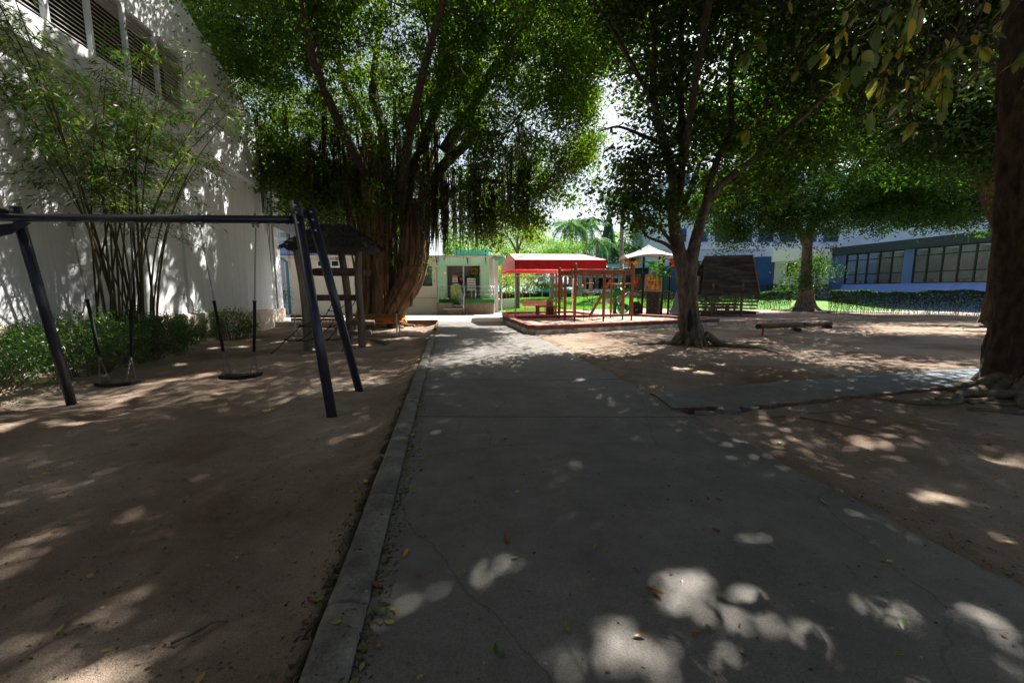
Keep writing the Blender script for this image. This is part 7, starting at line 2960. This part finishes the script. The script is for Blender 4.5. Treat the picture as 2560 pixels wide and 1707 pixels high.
m = MB()
m.box((-.75, 32.3, .45), (2.6, .3, .75))
tag(m.build('garden_wall', M_white), 'low white garden wall under the yellow green tree', 'garden wall')
aw = thing('striped_awning', 'pale striped awning running behind the gazebo', 'awning', (1.8, 45, 1.4))
for k in range(26):
    m = MB()
    x = -1.6 + k * .2
    m.ext([(x, 44.6, 1.38), (x + .196, 44.6, 1.38), (x + .196, 45.8, 1.95), (x, 45.8, 1.95)], (0, 0, .02))
    m.build('stripe', M_white if k % 2 else M_teal, aw)
for x in (-1.4, .4, 2.0, 3.4):
    m = MB()
    m.tube([(x, 44.7, .3), (x, 44.7, 1.4)], .04, 8)
    m.build('pole', M_white_pole, aw)
ga = thing('green_awning', 'rounded green fabric awning on poles at the back of the lawn', 'awning', (4.4, 44, 1.3))
m = MB()
vs, fs = [], []
for j in range(9):
    u = j / 8
    for k in range(7):
        a = math.pi * .5 * k / 6
        vs.append((3.2 + 3.4 * u, 43.6 + 1.2 * (1 - math.cos(a)), 1.35 + .42 * math.sin(a) + .12 * u))
for j in range(8):
    for k in range(6):
        fs.append((j * 7 + k, j * 7 + k + 1, (j + 1) * 7 + k + 1, (j + 1) * 7 + k))
m.add(vs, fs, True)
m.build('cover', M_greenaw, ga)
for x in (3.3, 4.9, 6.5):
    m = MB()
    m.tube([(x, 43.65, .5), (x, 43.65, 1.45)], .035, 8)
    m.build('pole', M_white_pole, ga)
fh = thing('garden_hedge', 'dark clipped hedge below the awnings at the back of the lawn', 'hedge', (3, 46, .3))
n = 9000
leaf_object('foliage', np.stack([RNG.uniform(-3, 12, n), RNG.uniform(45.9, 46.8, n), RNG.uniform(.3, 1.35, n)], 1), .16, L_hedge, fh, aspect=.6, flat=1)
m = MB()
m.box((4.5, 46.4, .7), (14.8, .5, 1.0))
m.build('stem', M_bark_r, fh)
bb = thing('pavilion', 'long dark pavilion with teal roof edge behind the climbing frame', 'building', (13, 54, 0))
m = MB()
m.prism([(4.5, 52.0), (22, 52.0), (22, 58), (4.5, 58)], 3.15, 4.35)
m.build('dark_fascia', M_fascia, bb)
m = MB()
m.ext([(4.2, 51.4, 4.36), (22.3, 51.4, 4.36), (22.3, 55, 5.1), (4.2, 55, 5.1)], (0, 0, .08))
m.build('teal_roof', M_teal, bb)
m = MB()
m.prism([(4.5, 56), (22, 56), (22, 57), (4.5, 57)], -.1, 3.14)
m.build('rear_wall', M_bluegrey, bb)
for k in range(8):
    x = 5.0 + k * 2.3
    m = MB()
    m.box((x, 52.3, 1.55), (.25, .25, 3.18))
    m.build('column', M_fascia, bb)
    m = MB()
    m.box((x + 1.1, 55.9, 1.5), (1.3, .1, 2.2))
    m.build('door', M_white if k % 2 else M_dark, bb)
lw = thing('low_rear_wall', 'white painted low wall along the back of the lawn', 'garden wall', (9, 49, .3))
m = MB()
m.box((9.5, 49.5, .9), (11, .3, 1.5))
m.build('panel', M_white, lw)
gr = thing('grey_roof', 'low grey sloping roof behind the lime green tree', 'building', (5.2, 49, 0))
m = MB()
m.ext([(2.5, 47.5, 2.3), (8.2, 47.5, 2.1), (8.0, 50.5, 3.6), (4.0, 50.5, 3.9)], (0, .1, .1))
m.build('roof', M_gaz, gr)
m = MB()
m.prism([(2.9, 48.2), (7.9, 48.2), (7.9, 50.3), (2.9, 50.3)], -.1, 2.3)
m.build('wall', M_fascia, gr)

# ------------------------------------------------------------------ small things on the ground
def ground_top(x, y):
    if xl(y) < x < xr(y) and y < 19:
        return zpath(x, y), 'path'
    if xl(y) - .2 < x <= xl(y):
        return .044, 'kerb'
    if x > 2.2 and slab_near(x) + .12 < y < slab_far(x):
        return .052, 'slab'
    return gzf(x, y), ('left' if x < xl(y) else 'right')


lf_cols = [('yellow', F_yellow, .15), ('lime', F_lime, .30), ('green', F_green, .22), ('pale', F_pale, .13), ('brown', F_brown, .20)]
lf_mesh = {}
for nm, m_, w_ in lf_cols:
    for i in range(3):
        L_, W_ = (.07, .036) if i == 0 else ((.055, .034) if i == 1 else (.10, .04))
        mb_ = MB()
        us = [0, .2, .5, .8, 1]
        ws = [.05, .75, 1, .6, .04]
        curl = random.uniform(.05, .35)
        vs = []
        for u, q in zip(us, ws):
            z = curl * L_ * (2 * (u - .5)) ** 2 * .6
            vs += [((u - .5) * L_, -W_ * q / 2, z + .22 * W_ * q), ((u - .5) * L_, 0, z), ((u - .5) * L_, W_ * q / 2, z + .18 * W_ * q)]
        fs = []
        for a in range(4):
            for k in range(2):
                fs.append((a * 3 + k, a * 3 + k + 1, (a + 1) * 3 + k + 1, (a + 1) * 3 + k))
        mb_.add(vs, fs, True)
        me = mb_.mesh('fallen_leaf')
        me.materials.append(m_)
        lf_mesh[(nm, i)] = me
words = {'yellow': 'golden yellow', 'lime': 'yellow green', 'green': 'dark green', 'pale': 'pale green', 'brown': 'rust brown'}
where = {'path': 'on the grey concrete path', 'kerb': 'on top of the kerb', 'slab': 'on the raised side slab', 'left': 'on the sand by the swings', 'right': 'on the sand by the corner tree'}
shape = ('oval', 'small round', 'long')
n_l = 0
placed = []
while n_l < 235:
    y = .9 + 9.5 * random.random() ** 1.9
    x = random.uniform(-1.32, 1.32) * (y + .3)
    gather = random.random()
    if gather < .16:
        x = xl(y) + abs(random.gauss(.03, .07))
    elif gather < .24:
        x = xl(y) - .22 - abs(random.gauss(.03, .06))
    elif gather < .32:
        x, y = 6.9 - abs(random.gauss(0, 1.3)), 4.9 + random.gauss(0, .5)
    if x < xw(y) + 1.6 or (x > 7 and y > 5):
        continue
    z, wh = ground_top(x, y)
    r_ = random.random()
    acc = 0
    for nm, m_, w_ in lf_cols:
        acc += w_
        if r_ <= acc:
            break
    i = random.choices((0, 1, 2), (.45, .35, .2))[0]
    o = link('fallen_leaf', lf_mesh[(nm, i)])
    o.location = (x, y, z + .006)
    o.rotation_euler = (random.gauss(0, .18), random.gauss(0, .18), random.uniform(0, 6.28))
    s_ = random.uniform(.55, 1.15) * (.9 if wh != 'right' else 1.1)
    o.scale = (s_, s_, s_)
    band = ('right at the bottom', 'low in view', 'well below the swings', 'just below the swings', 'level with the swings', 'farther along')[sum(y > q for q in (1.35, 1.95, 2.9, 4.3, 6.2))]
    if wh == 'path':
        f_ = (x - xl(y)) / (xr(y) - xl(y))
        spot = ('on the path by the kerb', 'left of the path middle', 'right of the path middle', 'on the path by its sandy edge')[min(3, int(f_ * 4))]
    elif wh == 'left':
        spot = ('on the sand beside the kerb', 'on the open swing sand', 'on the sand towards the hedge')[min(2, int((xl(y) - x) / 1.4))]
    elif wh == 'right':
        spot = ('on the sand beside the path', 'on the sand by the corner tree')[min(1, int((x - xr(y)) / 1.2))]
    else:
        spot = where[wh]
    tag(o, '%s %s leaf %s, %s' % (shape[i], words[nm], spot, band), 'leaf', 'fallen leaves on the ground')
    n_l += 1
# crumbs of leaf and bark litter nobody would count
lp = []
for i in range(8000):
    y = .8 + 12 * random.random() ** 1.6
    x = random.uniform(-1.35, 1.35) * (y + .3)
    near_kerb = random.random() < .30
    if near_kerb:
        x = xl(y) + (abs(random.gauss(.01, .05)) if random.random() < .6 else -.21 - abs(random.gauss(.01, .06)))
    elif random.random() < .12:
        x = xr(y) + random.gauss(0, .12)
    if x < xw(y) + .6:
        continue
    z, wh = ground_top(x, y)
    if wh == 'path' and not near_kerb and random.random() < .75:
        continue
    lp.append((x, y, z + .004))
L_lit = leaf_mat('litter', [(.03, .018, .01), (.08, .05, .025), (.14, .10, .04)], .2)
dd = np.stack([RNG.normal(0, 1, len(lp)), RNG.normal(0, 1, len(lp)), RNG.normal(0, .15, len(lp))], 1)
link('leaf_litter', leaves_mesh('leaf_litter', np.array(lp), .026, L_lit, aspect=.45, dirs=dd, flat=.3), kind='stuff')
pv_, pf_ = [], []
for i in range(1500):
    y = .8 + 9 * random.random() ** 1.8
    x = random.uniform(-1.35, 1.35) * (y + .3)
    if x < xw(y) + 1 or (xl(y) - .22 < x < xr(y) and random.random() < .85):
        continue
    z, wh = ground_top(x, y)
    r_ = random.uniform(.004, .013)
    o_ = len(pv_)
    a_ = random.random() * 3
    for k in range(5):
        pv_.append((x + r_ * math.cos(a_ + k * 1.257), y + r_ * .8 * math.sin(a_ + k * 1.257), z))
    pv_.append((x + r_ * .2, y, z + r_ * .75))
    for k in range(5):
        pf_.append((o_ + k, o_ + (k + 1) % 5, o_ + 5))
pm_ = MB()
pm_.add(pv_, pf_, True)
pm_.build('gravel', mat('small_stone', (.26, .23, .20), .9, .4, 30, .2), kind='stuff')
for i, (a, b, lab) in enumerate((((-1.55, 1.62), (-1.36, 1.72), 'thin dark twig on the near sand left of the kerb'), ((1.75, 9.9), (3.6, 10.6), 'long thin twig on the sand left of the hollow trunk'), ((3.4, 4.55), (3.9, 4.15), 'short stick beside the broken slab edge'),
                                 ((3.1, 4.6), (4.4, 4.95), 'long stick lying along the slab edge near the roots'), ((4.3, 3.1), (4.75, 2.8), 'small bent twig on the right hand sand'))):
    m = MB()
    pa = Vector((*a, gzf(*a) + .012))
    pb_ = Vector((*b, gzf(*b) + .012))
    m.tube(smooth_path([pa, pa.lerp(pb_, .4) + Vector((.02, .03, .005)), pa.lerp(pb_, .75) + Vector((-.02, .02, .006)), pb_], 3), lerp_list([.008, .004], 10), 5)
    tag(m.build('twig', M_root), lab, 'twig', 'twigs on the ground')
